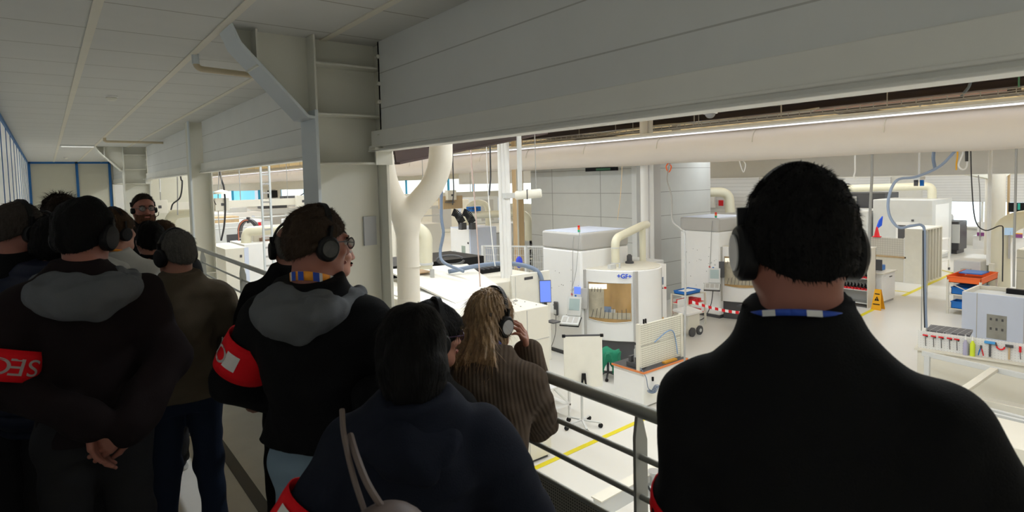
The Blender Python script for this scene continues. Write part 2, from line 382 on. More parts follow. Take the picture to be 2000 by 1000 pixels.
for yy, lb in ((-1.9, 'added fill light on the gallery ceiling behind the camera'),):  # unseen lamp added behind the camera to brighten the gallery
    t = thing('ceiling_light', lb, 'light', (0.57, yy, 2.8)); build('fitting', MB().box((0.28, yy-0.3, 2.77), (0.86, yy+0.3, 2.80)), M_WHITE, t, 0.004); build('diffuser', MB().box((0.30, yy-0.28, 2.762), (0.84, yy+0.28, 2.771)), MATS['lamp_diffuser'], t)
    gl = bpy.data.lights.new('gallery_light', 'AREA'); gl.shape = 'RECTANGLE'; gl.size = 0.5; gl.size_y = 0.5; gl.energy = 4; go = bpy.data.objects.new('gallery_light', gl); COL.objects.link(go); go.parent = t; go.location = (0, 0, -0.05)

# ---------------------------------------------------------------- machine hall shell
M_HFLOOR = mat('hall_floor', (0.66, 0.645, 0.60), 0.28, var=0.05, scale=0.6, spec=0.35)
M_YEL = mat('yellow_line', lin('d8c81e'), 0.45, var=0.06, scale=8)
M_HWALL = mat('hall_wall', (0.66, 0.65, 0.60), 0.6)
M_DECK = line_mat('roof_deck', (0.88, 0.66, 0.32), (0.55, 0.38, 0.16), 1, 0.9, 0.22, rough=0.6)
struct('floor_hall', MB().box((1.9, -9, FZ-0.2), (43.4, 88, FZ)), M_HFLOOR, label='pale shiny floor of the machine hall')
def strip(a, b, w_, nm, lb):
    a = Vector((*a, FZ+0.002)); b = Vector((*b, FZ+0.002)); n = Vector((-(b-a).y, (b-a).x, 0)).normalized()*w_/2
    struct(nm, MB().prism([a-n, b-n, b+n, a+n], (0, 0, 0), (0, 0, 0.003)), M_YEL, label=lb)
strip((3.0, 6.87), (13.2, 7.30), 0.10, 'trim_20', 'yellow floor line in front of the workbench')
strip((15.4, 7.5), (21.3, 7.95), 0.12, 'trim_21', 'yellow floor line past the tool cabinet')
strip((24.2, 8.1), (36.0, 8.75), 0.14, 'trim_22', 'yellow floor line along the far aisle')
strip((25.1, 8.15), (24.9, 10.6), 0.12, 'trim_23', 'yellow floor line turning off behind the booth')
strip((31.0, 8.4), (33.5, 11.0), 0.12, 'trim_24', 'yellow floor line crossing the far aisle')
struct('roof', MB().box((1.9, -9, 4.35), (43.4, 88, 4.5)), M_DECK, label='timber-coloured roof deck of the hall')
struct('wall_hall_south', MB().box((1.9, -9.2, FZ), (43.4, -9, 4.4)), M_HWALL)
struct('wall_under_gallery', MB().box((1.80, -9, FZ), (1.95, 88, -0.2)), M_HWALL)
struct('wall_gallery_top', MB().box((1.97, -9, 2.8), (2.1, 88, 4.4)), M_HWALL)

# far wall with bright window and roller shutter band
M_SHUT = line_mat('shutter_slats', (0.66, 0.66, 0.65), (0.55, 0.55, 0.54), 2, 0.16, 0.03, rough=0.5)
M_WINDAY = mat('window_daylight', (0.80, 0.92, 1.0), emit=1.3, var=0)
wf = MB().box((43.2, -9, FZ), (43.4, 88, -1.55)).box((43.2, -9, 2.3), (43.4, 88, 4.4)).box((43.2, -9, 1.5), (43.4, 33, 2.3)).box((43.2, 33, -1.55), (43.4, 88, -0.8))
for (a, b) in ((-9, 0.5), (13.4, 15.2), (27.0, 33)): wf.box((43.2, a, -1.55), (43.4, b, 1.5))
struct('wall_far', wf, M_HWALL)
struct('window_1', MB().box((43.22, 0.5, -1.55), (43.3, 13.4, 0.1)), M_WINDAY, label='bright window band at the far end of the aisle')
struct('window_2', MB().box((43.22, 15.2, -1.55), (43.3, 27.0, 0.1)), M_WINDAY, label='bright window band behind the far machines')
struct('trim_30', MB().box((43.05, 0.5, -0.05), (43.2, 13.4, 1.5)), M_SHUT, label='grey slatted shutter above the bright window')
struct('trim_31', MB().box((43.05, 15.2, -0.05), (43.2, 27.0, 1.5)), M_SHUT, label='grey slatted shutter above the windows at the back')
wm = MB()
for y in (2.6, 5.2, 7.8, 10.4, 12.9, 15.4, 18.0, 21.0, 24.0): wm.box((43.1, y-0.05, -1.6), (43.22, y+0.05, 0.0))
wm.box((43.1, 0.5, -1.62), (43.22, 27, -1.52))
struct('trim_32', wm, M_HWALL, label='window posts of the far wall')

# left end wall with blue-tinted windows
M_WINBLUE = mat('window_cyan', (0.22, 0.62, 0.86), emit=0.7, var=0.5, scale=1.2, stretch=(1, 1, 0.1))
M_WINWHITE = mat('window_white', (0.84, 0.94, 1.0), emit=0.95, var=0.1, scale=1.0)
M_CYANFRAME = mat('cyan_frame', lin('2f9cc8'), 0.5)
wl = MB().box((1.9, 86, FZ), (43.4, 86.2, -0.14)).box((1.9, 86, 1.40), (43.4, 86.2, 4.4))
struct('wall_hall_north', wl, M_HWALL)
n = 3
K = 86/44
spans = [(2.2+0.72*k, 2.2+0.72*(k+1), (1, 1, 0, 1, 0, 0, 1, 0, 1, 1, 0, 1, 1)[k]) for k in range(13)]+[(13.4, 15.0, 0), (15.1, 17.6, 0), (18.0, 22.0, 0)]
for x0, x1, bl in spans:
    struct('window_%d' % n, MB().box((x0*K, 86.05, -0.14), (x1*K, 86.12, 1.40)), M_WINBLUE if bl else M_WINWHITE, label='window of the hall end wall'); n += 1
for k in range(9):
    struct('window_%d' % n, MB().box((43.22, 33.2+6*k, -0.8), (43.3, 39.0+6*k, 2.3)), M_WINWHITE, label='tall bright window far along the hall'); n += 1
wp = MB()
for x in (2.0, 4.36, 6.5, 8.0, 10.1, 11.85, 13.3, 15.05, 17.8, 22.0): wp.box(((x-0.07)*K, 85.9, -0.2), ((x+0.07)*K, 86.1, 1.45))
for k in range(10): wp.box((43.05, 33.0+6*k-0.15, -0.85), (43.22, 33.0+6*k+0.15, 2.35))
struct('trim_33', wp, M_CYANFRAME, label='blue window posts of the hall end wall')
struct('trim_34', MB().box((12.1*K, 85.8, -0.35), (13.3*K, 86.1, 1.65)), M_HWALL, label='pale wall pier between the end windows')

# roof steel: dark beams and cable tray
M_DARKSTEEL = mat('dark_red_steel', (0.045, 0.028, 0.024), 0.55, var=0.15)
def ibeam(a, b, w_, h_, nm, lb):
    a = Vector(a); b = Vector(b); m = MB(); m.bar(a, b, w_*0.15, h_)
    for s in (-1, 1): m.bar(a+Vector((0, 0, s*h_/2)), b+Vector((0, 0, s*h_/2)), w_, 0.03)
    o = struct(nm, m, M_DARKSTEEL, label=lb); return o
ibeam((4.25, 8.32, 2.30), (9.18, 10.45, 3.07), 0.20, 0.28, 'beam_1', 'dark sloping roof beam beside the Y-shaped duct')
ibeam((18.6, -6, 3.94), (18.6, 40, 3.94), 0.22, 0.20, 'beam_2', 'dark roof beam behind the fabric duct')
for k, y in enumerate((9.5, 23.5)): ibeam((14.0, y, 4.18), (30.0, y+0.6, 4.18), 0.22, 0.30, 'beam_%d' % (3+k), 'dark cross beam of the hall roof')
# ---------------------------------------------------------------- helpers that turn a sighting into a place in the hall
CAMP = Vector((0, 0, CAMZ)); AX = cam_axes()
def ray(px, py): return AX[2]+AX[0]*((px-1000)/1161.256)+AX[1]*((416-py)/1161.256)
def at(px, py, dep): return CAMP+ray(px, py)*dep
def onz(px, py, z): d = ray(px, py); return CAMP+d*((z-CAMZ)/d.z)
def onx(px, py, x): d = ray(px, py); return CAMP+d*(x/d.x)
def ony(px, py, y): d = ray(px, py); return CAMP+d*(y/d.y)
def cbox(xc, yb, xl, xr, yt):
    """near corner on the hall floor, extents along +Y and +X, and top height of an axis-aligned block"""
    P = onz(xc, yb, FZ); dep = (P-CAMP).dot(AX[2])
    return P.x, P.y, P.x+max(0.2, onx if False else ony(xr, yb, P.y).x-P.x), P.y+max(0.2, onx(xl, yb, P.x).y-P.y), at(xc, yt, dep).z

M_MW = mat('machine_white', (0.83, 0.83, 0.82), 0.38, var=0.03)
M_MG = mat('machine_grey', (0.46, 0.45, 0.43), 0.45, var=0.04)
M_LG = mat('light_grey', (0.60, 0.61, 0.60), 0.45, var=0.04)
M_MBLUE = mat('machine_pale_blue', (0.62, 0.68, 0.82), 0.4, var=0.03)
M_BEIGE = mat('machine_beige', (0.70, 0.67, 0.58), 0.45, var=0.04)
M_DARK = mat('dark_grey', (0.07, 0.07, 0.075), 0.5, var=0.1)
M_BOARD = mat('cover_board', (0.79, 0.77, 0.69), 0.5, var=0.08, scale=4)
M_CREAMPIPE = mat('cream_duct', (0.71, 0.68, 0.53), 0.32, var=0.05)
M_DUCTW = mat('white_duct', (0.70, 0.66, 0.575), 0.5, var=0.04)
M_SCREEN = mat('screen_blue', lin('6a86e6'), 0.2, emit=0.45, var=0)
M_SCREENG = mat('screen_grey', (0.36, 0.45, 0.45), 0.2, var=0.1)
M_RED = mat('red_plastic', lin('d8202a'), 0.45, var=0.08)
M_BLUEP = mat('blue_crate', lin('1d6fc4'), 0.45, var=0.08)
M_ORANGE = mat('orange_plastic', lin('ef6a2c'), 0.5, var=0.06)
M_GREEN = mat('green_cloth', lin('1f7a5c'), 0.85, var=0.15, scale=20)
M_GLASSW = mat('machine_window', (0.40, 0.25, 0.10), 0.10, var=0.6, scale=2.2, stretch=(1, 1, 0.5), spec=0.6)
M_INNER = mat('machine_interior', (0.42, 0.38, 0.29), 0.3, var=0.45, scale=5)
M_CABLE = mat('dark_cable', (0.03, 0.03, 0.032), 0.5)
M_HOSE = mat('blue_grey_hose', (0.17, 0.22, 0.31), 0.4)
M_GREYCABLE = mat('grey_cable', (0.34, 0.34, 0.33), 0.5)
M_TURQ = mat('turquoise', lin('2fb5a5'), 0.4)
M_TIMBER = mat('timber', (0.50, 0.36, 0.20), 0.6, var=0.2, scale=8, stretch=(1, 1, 0.2))

# ---- fabric air duct and its straps
t = thing('fabric_duct', 'huge off-white fabric air duct running the length of the hall', 'duct', (15.05, 20, 2.70))
pts = []; rad = []
for i in range(178):
    y = -3+0.5*i; pts.append((15.05, y, 2.70+0.012*math.sin(y*1.3))); rad.append(0.45+0.006*math.sin(y*2.1)+0.004*math.sin(y*5.3))
build('fabric_sleeve', MB().tube(pts, 0.45, 40, True, rad), mat('duct_fabric', (0.72, 0.66, 0.60), 0.85, var=0.03, scale=1.5, bump=0.1, bscale=9), t)
for i in range(26):
    y = 2.2+3.1*i; build('strap', MB().tube([(15.05+0.458*math.cos(a), y, 2.70+0.458*math.sin(a)) for a in [PI*(0.55+0.04*k) for k in range(12)]], 0.012, 6), M_BEIGE, t)
build('top_rail', MB().box((14.66, -3, 3.155), (15.2, 86, 3.21)), M_BEIGE, t)

# ---- machining centre: tall tower, round door cabin, control panel
def machining_centre(X, Y, label, full):
    t = thing('machining_centre', label, 'machine', (X, Y, FZ), 'machining centres with round cabins'); z0 = FZ
    zt = z0+3.17
    body = build('tower', MB().box((X, Y, z0+0.1), (X+1.75, Y+1.45, zt-0.43)), M_MW, t, 0.05, seg=3)
    build('tower_cap', MB().box((X-0.006, Y-0.006, zt-0.43), (X+1.756, Y+1.456, zt)), M_MG, t, 0.05, seg=3)
    build('tower_roof', MB().box((X+0.05, Y+0.05, zt), (X+1.70, Y+1.40, zt+0.012)), M_MBLUE, t)
    build('plinth', MB().box((X+0.05, Y+0.03, z0), (X+1.7, Y+1.4, z0+0.1)), M_DARK, t)
    # cabin footprint: flat window panel then a round side
    A = Vector((X+0.13, Y+0.02)); B = Vector((X+0.74, Y-1.09)); Cc = Vector((X+1.23, Y-0.30)); r = (B-Cc).length
    a0 = math.atan2(B.y-Cc.y, B.x-Cc.x); arcp = [Cc+Vector((math.cos(a0+q), math.sin(a0+q)))*r for q in [2.3*k/22 for k in range(23)]]
    nrm = Vector(((B-A).y, -(B-A).x)).normalized()
    if nrm.x > 0: nrm = -nrm
    belly = [A+(B-A)*k/10+nrm*0.10*math.sin(PI*k/10) for k in range(11)]
    foot = belly+arcp[1:]+[Vector((X+1.6, Y+0.05))]
    def prism(z1, z2, pl): return MB().prism([(p.x, p.y, z1) for p in pl], (0, 0, 0), (0, 0, z2-z1))
    build('cabin', prism(z0+0.55, z0+2.28, foot), M_MW, t, 0.02)
    inner = [Cc+(p-Cc)*0.93 for p in foot]
    build('cabin_base', prism(z0, z0+0.55, inner), M_DARK, t)
    build('cabin_roof', prism(z0+2.28, z0+2.295, [Cc+(p-Cc)*0.97 for p in foot]), M_BEIGE, t)
    # window in the panel (follows the belly)
    def on_panel(k, z, out): p = A+(B-A)*k+nrm*(0.10*math.sin(PI*k)+out); return (p.x, p.y, z)
    g = [[on_panel(0.07+0.85*i/12, z0+(1.05-0.05*math.sin(PI*i/12))+(1.98-1.05+0.05*math.sin(PI*i/12))*j/6, 0.006) for i in range(13)] for j in range(7)]
    pane = build('window_pane', MB().sheet(g), M_GLASSW, t, fix=False)
    g2 = MB()
    edge = g[0]+[r_[-1] for r_ in g[1:]]+list(reversed(g[-1]))[1:]+[r_[0] for r_ in reversed(g[:-1])]
    build('window_frame', g2.tube(edge, 0.012, 6), M_LG, t)
    def patch(k0, k1, za, zb, out=0.010, slope=0.0, n=6): return MB().sheet([[on_panel(k0+(k1-k0)*i/n, z0+z_+slope*i/n, out) for i in range(n+1)] for z_ in (za, zb)])
    build('inner_wall', patch(0.08, 0.40, 1.10, 1.94), M_INNER, t, fix=False)
    build('inner_table', patch(0.10, 0.90, 1.10, 1.26, 0.011, 0.0), M_INNER, t, fix=False); build('workpiece', patch(0.40, 0.54, 1.26, 1.40, 0.013), M_HOSE, t, fix=False); build('workpiece', patch(0.54, 0.62, 1.26, 1.34, 0.013), M_MG, t, fix=False)
    hs = MB()
    for q in range(9): hs.tube([on_panel(0.14+0.085*q, z0+1.10, 0.014), on_panel(0.18+0.08*q, z0+1.30+0.03*(q % 3), 0.014)], 0.006, 5)
    for q in range(4): hs.tube([on_panel(0.16+0.06*q, z0+1.86, 0.014), on_panel(0.15+0.06*q, z0+1.74, 0.014)], 0.006, 5)
    build('coolant_nozzles', hs, M_DARK, t)
    li = patch(0.09, 0.46, 1.80, 1.92, 0.012, 0.03)
    build('work_light', li, mat('work_light', (1, 0.93, 0.75), emit=0.6, var=0), t, fix=False)
    for s in (0.0, 1.0):
        e = A if s == 0 else B; d2 = (B-A).normalized()*(0.05 if s else -0.06); q = e+nrm*0.02
        build('door_seal', MB().bar((q.x, q.y, z0+0.56), (q.x, q.y, z0+2.27), 0.10, 0.06), M_MG, t)
    for k in (10, 14):
        p = Cc+(arcp[k]-Cc)*1.004; build('panel_joint', MB().bar((p.x, p.y, z0+0.58), (p.x, p.y, z0+2.25), 0.012, 0.012), M_MG, t)
    gp = [Cc+(arcp[k]-Cc)*1.006 for k in (11, 12, 13)]
    build('side_slot', MB().sheet([[(p.x, p.y, z0+0.95) for p in gp], [(p.x, p.y, z0+1.85) for p in gp]]), M_MG, t, fix=False)
    if full:
        pth = on_panel(0.80, z0+2.15, 0.045); dx = Vector(((B-A).x, (B-A).y, 0)).normalized()
        letters('+GF+', 0.15, pth, dx, (0, 0, 1), mat('logo_blue', lin('1f4fd0'), 0.4), t, 'logo', 0.002, 0.004)
    # control desk on an arm
    base = Vector((X-0.02, Y+0.12, z0+1.35)); out = Vector((-0.80, -0.45, 0)).normalized(); sd = Vector((-out.y, out.x, 0))
    def panel(nm, c, w_, h_, th, tilt, m):
        n = (out*math.cos(tilt)+Vector((0, 0, 1))*math.sin(tilt)); up = sd.cross(n)*-1
        if up.z < 0: up = -up
        return build(nm, MB().obox(c, (w_/2, h_/2, th/2), (sd, up, n)), m, t, 0.008), n, up
    c = base+out*0.22+sd*(-0.02)
    build('arm', MB().tube(bend_path([base+Vector((0.1, 0, -0.2)), base+out*0.12+Vector((0, 0, -0.2)), c+Vector((0, 0, -0.1))], 0.05), 0.04, 10), M_MG, t)
    panel('arm_cover', base+out*0.05+sd*0.18+Vector((0, 0, 0.22)), 0.16, 0.50, 0.05, 0.1, M_DARK if not full else M_MG)
    _, n, up = panel('monitor', c+Vector((0, 0, 0.05)), 0.34, 0.46, 0.07, 0.25, M_LG)
    build('display', MB().obox(c+Vector((0, 0, 0.05))+n*0.037+up*0.04, (0.13, 0.14, 0.003), (sd, up, n)), M_SCREENG, t)
    kc = c+out*0.18-sd*0.06+Vector((0, 0, -0.27))
    _, n2, up2 = panel('keyboard', kc, 0.46, 0.30, 0.05, 1.05, M_LG)
    for q in range(3): build('key_block', MB().obox(kc+n2*0.028+sd*(-0.14+0.14*q)+up2*0.01, (0.05, 0.09, 0.004), (sd, up2, n2)), M_MG, t)
    build('key_rim', MB().obox(kc-n2*0.03, (0.24, 0.165, 0.012), (sd, up2, n2)), M_BLACK, t)
    if full:
        panel('small_screen', base+out*0.10+sd*0.02+Vector((0, 0, 0.42)), 0.16, 0.18, 0.04, 0.1, M_SCREEN)
        tx, ty = X-0.012, Y+0.92
        build('handset', MB().box((tx-0.05, ty-0.07, z0+1.0), (tx, ty+0.07, z0+1.36)), M_DARK, t, 0.02)
        build('handset_face', MB().box((tx-0.056, ty-0.035, z0+1.03), (tx-0.05, ty+0.055, z0+1.15)), M_LG, t)
        build('handset_cord', MB().tube(smooth_path([(tx-0.03, ty, z0+1.0), (tx-0.05, ty+0.02, z0+0.5), (tx-0.06, ty+0.22, z0+0.05)]), 0.008, 6), M_CABLE, t)
    # stickers and screws on the tower flank
    st = MB(); rr = random.Random(3)
    for k in range(18):
        yy = Y+0.1+1.2*rr.random(); zz = z0+(1.45+0.5*rr.random() if k < 10 else 0.4+1.9*rr.random()); q = 0.005+0.006*rr.random()
        st.box((X-0.003, yy-q, zz-q), (X+0.001, yy+q, zz+q))
    build('screws', st, M_DARK, t)
    for k, (yy, zz, m) in enumerate(((0.35, 1.62, M_RED), (0.22, 1.60, M_BLUEP), (0.16, 1.70, M_LG), (0.3, 1.74, M_LG), (0.2, 1.50, M_LG))):
        build('sticker', MB().box((X-0.004, Y+yy-0.03, z0+zz-0.025), (X+0.001, Y+yy+0.03, z0+zz+0.025)), m, t)
    # signal lamp with its cable
    lx, ly = X+0.16, Y+0.22
    for k, m in enumerate((mat('lamp_green', lin('2fae7a'), 0.3), mat('lamp_amber', lin('e8761c'), 0.3), mat('lamp_red', lin('e02020'), 0.3))):
        build('signal_lamp', MB().cyl((lx, ly, zt+0.02+0.055*k), (lx, ly, zt+0.07+0.055*k), 0.034, 14), m, t)
    build('lamp_foot', MB().cyl((lx, ly, zt), (lx, ly, zt+0.03), 0.022, 10), M_DARK, t)
    build('lamp_cable', MB().tube(smooth_path([(lx, ly, zt+0.02), (X-0.02, ly+0.02, zt-0.15), (X-0.015, ly+0.08, zt-1.1), (X-0.01, ly+0.14, zt-1.75)]), 0.007, 6), M_GREYCABLE, t)
    # services panel beside the cabin and equipment cabinet behind
    build('service_panel', MB().box((X+1.95, Y-0.75, z0+0.25), (X+2.35, Y-0.30, z0+2.25)), M_MW, t, 0.01)
    sx = X+1.95; build('service_display', MB().box((sx-0.004, Y-0.62, z0+1.75), (sx+0.002, Y-0.46, z0+1.95)), M_SCREEN, t)
    fy = Y-0.75
    build('service_screen', MB().box((X+2.06, fy-0.006, z0+1.72), (X+2.22, fy+0.002, z0+1.92)), M_HOSE, t)
    bt = MB()
    for q in range(3): bt.cyl((X+2.04+0.07*q, fy+0.01, z0+1.63), (X+2.04+0.07*q, fy-0.02, z0+1.63), 0.015, 10)
    build('push_buttons', bt, M_DARK, t); build('emergency_stop', MB().cyl((X+2.27, fy+0.01, z0+1.63), (X+2.27, fy-0.04, z0+1.63), 0.028, 12), M_RED, t)
    build('service_label', MB().box((X+2.12, fy-0.004, z0+0.75), (X+2.21, fy+0.001, z0+0.87)), mat('label_amber', lin('d8a040'), 0.5), t)
    build('rear_cabinet', MB().box((X+2.0, Y-0.25, z0+0.05), (X+2.9, Y+0.9, z0+2.25)), M_LG, t, 0.015)
    build('rear_cabinet_joint', MB().box((X+2.0, Y-0.256, z0+1.45), (X+2.9, Y-0.249, z0+1.47)).box((X+2.52, Y-0.256, z0+0.1), (X+2.535, Y-0.249, z0+2.2)), M_MG, t)
    # extraction pipe from the cabin roof
    s = Vector((X+0.85, Y-0.35, z0+2.28))
    build('extraction_pipe', MB().tube(bend_path([s, s+Vector((0, 0, 0.72)), s+Vector((1.35, 0.25, 0.95)), s+Vector((1.65, 0.35, 0.95))], 0.20, 8), 0.105, 20), M_CREAMPIPE, t)
    for z in (0.10, 0.48): build('pipe_clamp', MB().cyl(s+Vector((0, 0, z)), s+Vector((0, 0, z+0.025)), 0.113, 20), M_LG, t)
    q = s+Vector((1.35, 0.25, 0))
    build('extraction_riser', MB().cyl(q+Vector((0.0, 0, -0.02)), q+Vector((0, 0, 0.92)), 0.085, 18), M_CREAMPIPE, t)
    build('roof_motor', MB().lathe((X+1.55, Y-0.2, z0+2.29), [(0.11, 0), (0.11, 0.05), (0.07, 0.07), (0.07, 0.20), (0.03, 0.24)]), M_DARK, t)
    build('roof_fitting', MB().box((X+0.45, Y-0.55, z0+2.29), (X+0.65, Y-0.45, z0+2.40)).cyl((X+0.72, Y-0.6, z0+2.29), (X+0.72, Y-0.6, z0+2.42), 0.025, 10), M_LG, t, 0.005)
    return t
machining_centre(10.27, 10.41, 'white milling machine with blue plus-sign lettering on its round cabin', True)
machining_centre(16.50, 10.60, 'white milling machine behind the barrier tape, next to the big dark-haired head', False)

# ---- foreground enclosure (pale cabinet with seams)
t = thing('machine_enclosure', 'pale machine enclosure with panel seams right beside the blond woman', 'machine', (5.6, 7.12, FZ))
build('housing', MB().box((4.75, 7.12, FZ+0.05), (6.27, 7.95, -0.16)), M_BEIGE, t, 0.01)
build('plinth', MB().box((4.8, 7.16, FZ), (6.22, 7.9, FZ+0.06)), M_DARK, t)
sm = MB().box((5.815, 7.114, FZ+0.1), (5.825, 7.122, -0.18)).box((4.75, 7.114, -0.68), (6.27, 7.122, -0.67)).box((4.75, 7.114, -1.6), (6.27, 7.122, -1.59))
build('panel_seam', sm, M_MG, t)
rr = random.Random(5); sc = MB()
for k in range(9):
    x, y = 5.6+0.6*rr.random(), 7.2+0.6*rr.random(); sc.cyl((x, y, -0.16), (x, y, -0.152), 0.010, 8)
build('screw_heads', sc, M_DARK, t)
build('pull_wire', MB().cyl((6.1, 7.75, -0.16), (6.1, 7.75, 0.25), 0.004, 6).cyl((6.1, 7.75, -0.16), (6.1, 7.75, -0.145), 0.035, 10), M_GREYCABLE, t)

# ---- big table machine behind it with loose cover boards, hoses and black bellows
zt = -0.36
t = thing('table_machine', 'long low machine with open top, boards and black bellows behind the blond woman', 'machine', (7.2, 11.5, FZ))
build('bed', MB().box((5.2, 8.35, FZ), (6.75, 14.5, zt)), M_BEIGE, t, 0.02)
build('bed', MB().box((6.75, 10.35, FZ), (9.1, 14.8, zt)), M_BEIGE, t, 0.02)
build('bed_seam', MB().box((5.192, 8.5, zt-0.30), (5.2, 14.4, zt-0.285)), M_MG, t)
build('end_panel', MB().box((8.0, 10.28, FZ+0.3), (9.12, 10.36, zt+0.12)), M_BOARD, t, 0.01)
build('bellows', MB().box((6.9, 11.6, zt), (9.0, 12.0, zt+0.10)).box((5.25, 12.75, zt), (9.0, 14.4, zt+0.26)).box((5.4, 12.6, zt), (6.9, 13.3, zt+0.07)), M_BLACK, t)
bl = MB()
for k in range(14): bl.box((7.0+0.14*k, 11.55, zt+0.1), (7.05+0.14*k, 12.05, zt+0.13))
build('bellows_ribs', bl, M_DARK, t)
build('grip_post', MB().cyl((6.55, 11.25, zt), (6.55, 11.25, zt+0.33), 0.05, 16), M_STEEL, t)
build('grip_base', MB().cyl((6.55, 11.25, zt), (6.55, 11.25, zt+0.05), 0.07, 16), M_LG, t)
build('nameplate', MB().box((8.35, 10.274, zt-0.02), (8.6, 10.281, zt+0.04)), M_DARK, t)
cv = build('cover_board', MB().prism([(5.7, 9.0, zt+0.004), (7.2, 9.6, zt+0.004), (8.1, 12.2, zt+0.16), (6.1, 12.6, zt+0.20)], (0, 0, 0), (0, 0, 0.035)), M_BOARD, at=(6.8, 10.8, zt))
tag(cv, 'cream board lying aslant over the long machine bed', 'board')
cv = build('cover_board', MB().box((5.3, 8.6, zt+0.002), (6.4, 10.9, zt+0.03)), M_MW, at=(5.8, 9.7, zt))
tag(cv, 'white board flat on the near end of the machine bed', 'board')
cv = build('cardboard_sheet', MB().box((6.25, 11.55, zt+0.21), (6.75, 12.1, zt+0.225)), mat('cardboard', (0.42, 0.29, 0.17), 0.8), at=(6.5, 11.8, zt))
tag(cv, 'brown cardboard piece on the cream board beside the steel post', 'cardboard')
hp = at(1045, 590, 12.6)
o = build('hose', MB().tube(smooth_path([(7.0, 11.3, zt+0.22), (7.8, 11.1, zt+0.30), (8.4, 10.75, zt+0.30), (8.75, 10.35, zt+0.16), (8.82, 10.2, zt-0.15), (8.84, 10.18, zt-0.7)], 8), 0.05, 12), M_HOSE, at=(8, 11, zt))
tag(o, 'thick blue-grey hose looping over the end of the long machine bed', 'hose')
o = build('hose', MB().tube(smooth_path([at(863, 330, 13.5), at(862, 420, 13.5), at(866, 455, 13.5), at(860, 490, 13.5), at(866, 512, 13.3), at(905, 530, 12.8)], 8), 0.035, 10), M_HOSE, at=at(863, 450, 13.5))
tag(o, 'blue-grey hose hanging down right of the Y-shaped duct onto the machine', 'hose')
o = build('hose', MB().tube([at(880+26*math.cos(a), 512+9*math.sin(a)-4, 14.6) for a in [2*PI*k/28 for k in range(27)]], 0.03, 8), M_DARK, at=at(880, 512, 14.6))
tag(o, 'dark ring of hose lying on the black bellows', 'hose')
t = thing('elbow_pipe', 'cream pipe elbow standing behind the trunk of the Y-shaped duct', 'pipe', at(832, 525, 13.2))
build('elbow', MB().tube(bend_path([at(832, 525, 13.2), at(832, 455, 13.2), at(800, 440, 13.2)], 0.5, 8), 0.145, 24), M_CREAMPIPE, t)
c = at(832, 517, 13.2); build('flange_ring', MB().cyl(c, c+Vector((0, 0, 0.05)), 0.165, 24), M_LG, t)
t = thing('monitor', 'blue computer screen at the end of the long machine, left of the lettered milling machine', 'monitor', at(1064, 590, 12.2))
c = at(1065, 569, 12.2); n = Vector((-0.55, -0.8, 0.1)).normalized(); sd = n.cross(Vector((0, 0, 1))).normalized(); up = sd.cross(n)
build('screen', MB().obox(c, (0.12, 0.23, 0.02), (sd, up, n)), M_DARK, t, 0.005)
build('display', MB().obox(c+n*0.021, (0.11, 0.215, 0.002), (sd, up, n)), M_SCREEN, t)
build('stand', MB().bar(c-n*0.03, c-n*0.03-Vector((0, 0, 0.6)), 0.05), M_DARK, t)
b = at(1080, 628, 12.0)
o = build('mouse_shelf', MB().obox(b, (0.10, 0.12, 0.012)), M_DARK, at=b); tag(o, 'small black tray beside the enclosure under the blue screen', 'tray')

# ---- whiteboard on castors
t = thing('whiteboard', 'white mobile board on a castor stand beside the workbench', 'whiteboard', (7.51, 7.69, FZ)); z0 = FZ
n = Vector((-0.62, -0.78, 0)); sd = Vector((0.78, -0.62, 0)); C0 = Vector((7.40, 7.50, 0))
build('board', MB().obox(C0+Vector((0, 0, -1.40)), (0.345, 0.46, 0.018), (sd, Vector((0, 0, 1)), n)), M_BOARD, t, 0.004)
build('top_clamp', MB().obox(C0+Vector((0, 0, -0.93)), (0.35, 0.012, 0.02), (sd, Vector((0, 0, 1)), n)), M_DARK, t)
for s in (-1, 1): build('corner_cap', MB().obox(C0+sd*s*0.34+Vector((0, 0, -0.935)), (0.03, 0.025, 0.025), (sd, Vector((0, 0, 1)), n)), M_BLACK, t, 0.005)
build('pole', MB().cyl((7.47, 7.62, z0+0.12), (7.47, 7.62, -1.0), 0.022, 12), M_LG, t)
build('clamp', MB().prism([tuple(C0+n*0.05+sd*a+Vector((0, 0, zz))) for a, zz in ((-0.05, -1.80), (-0.035, -1.60), (0.035, -1.60), (0.05, -1.80), (0.02, -1.78), (0, -1.70), (-0.02, -1.78))], (0, 0, 0), tuple(n*0.03)), M_BLACK, t)
for k in range(5):
    a = 2*PI*k/5+0.4; e = Vector((7.47+0.33*math.cos(a), 7.62+0.33*math.sin(a), z0+0.09))
    build('leg', MB().bar((7.47, 7.62, z0+0.13), e, 0.035, 0.025), M_LG, t)
    build('castor', MB().cyl(e+Vector((0, -0.02, -0.05)), e+Vector((0, 0.02, -0.05)), 0.042, 12), M_BLACK, t)

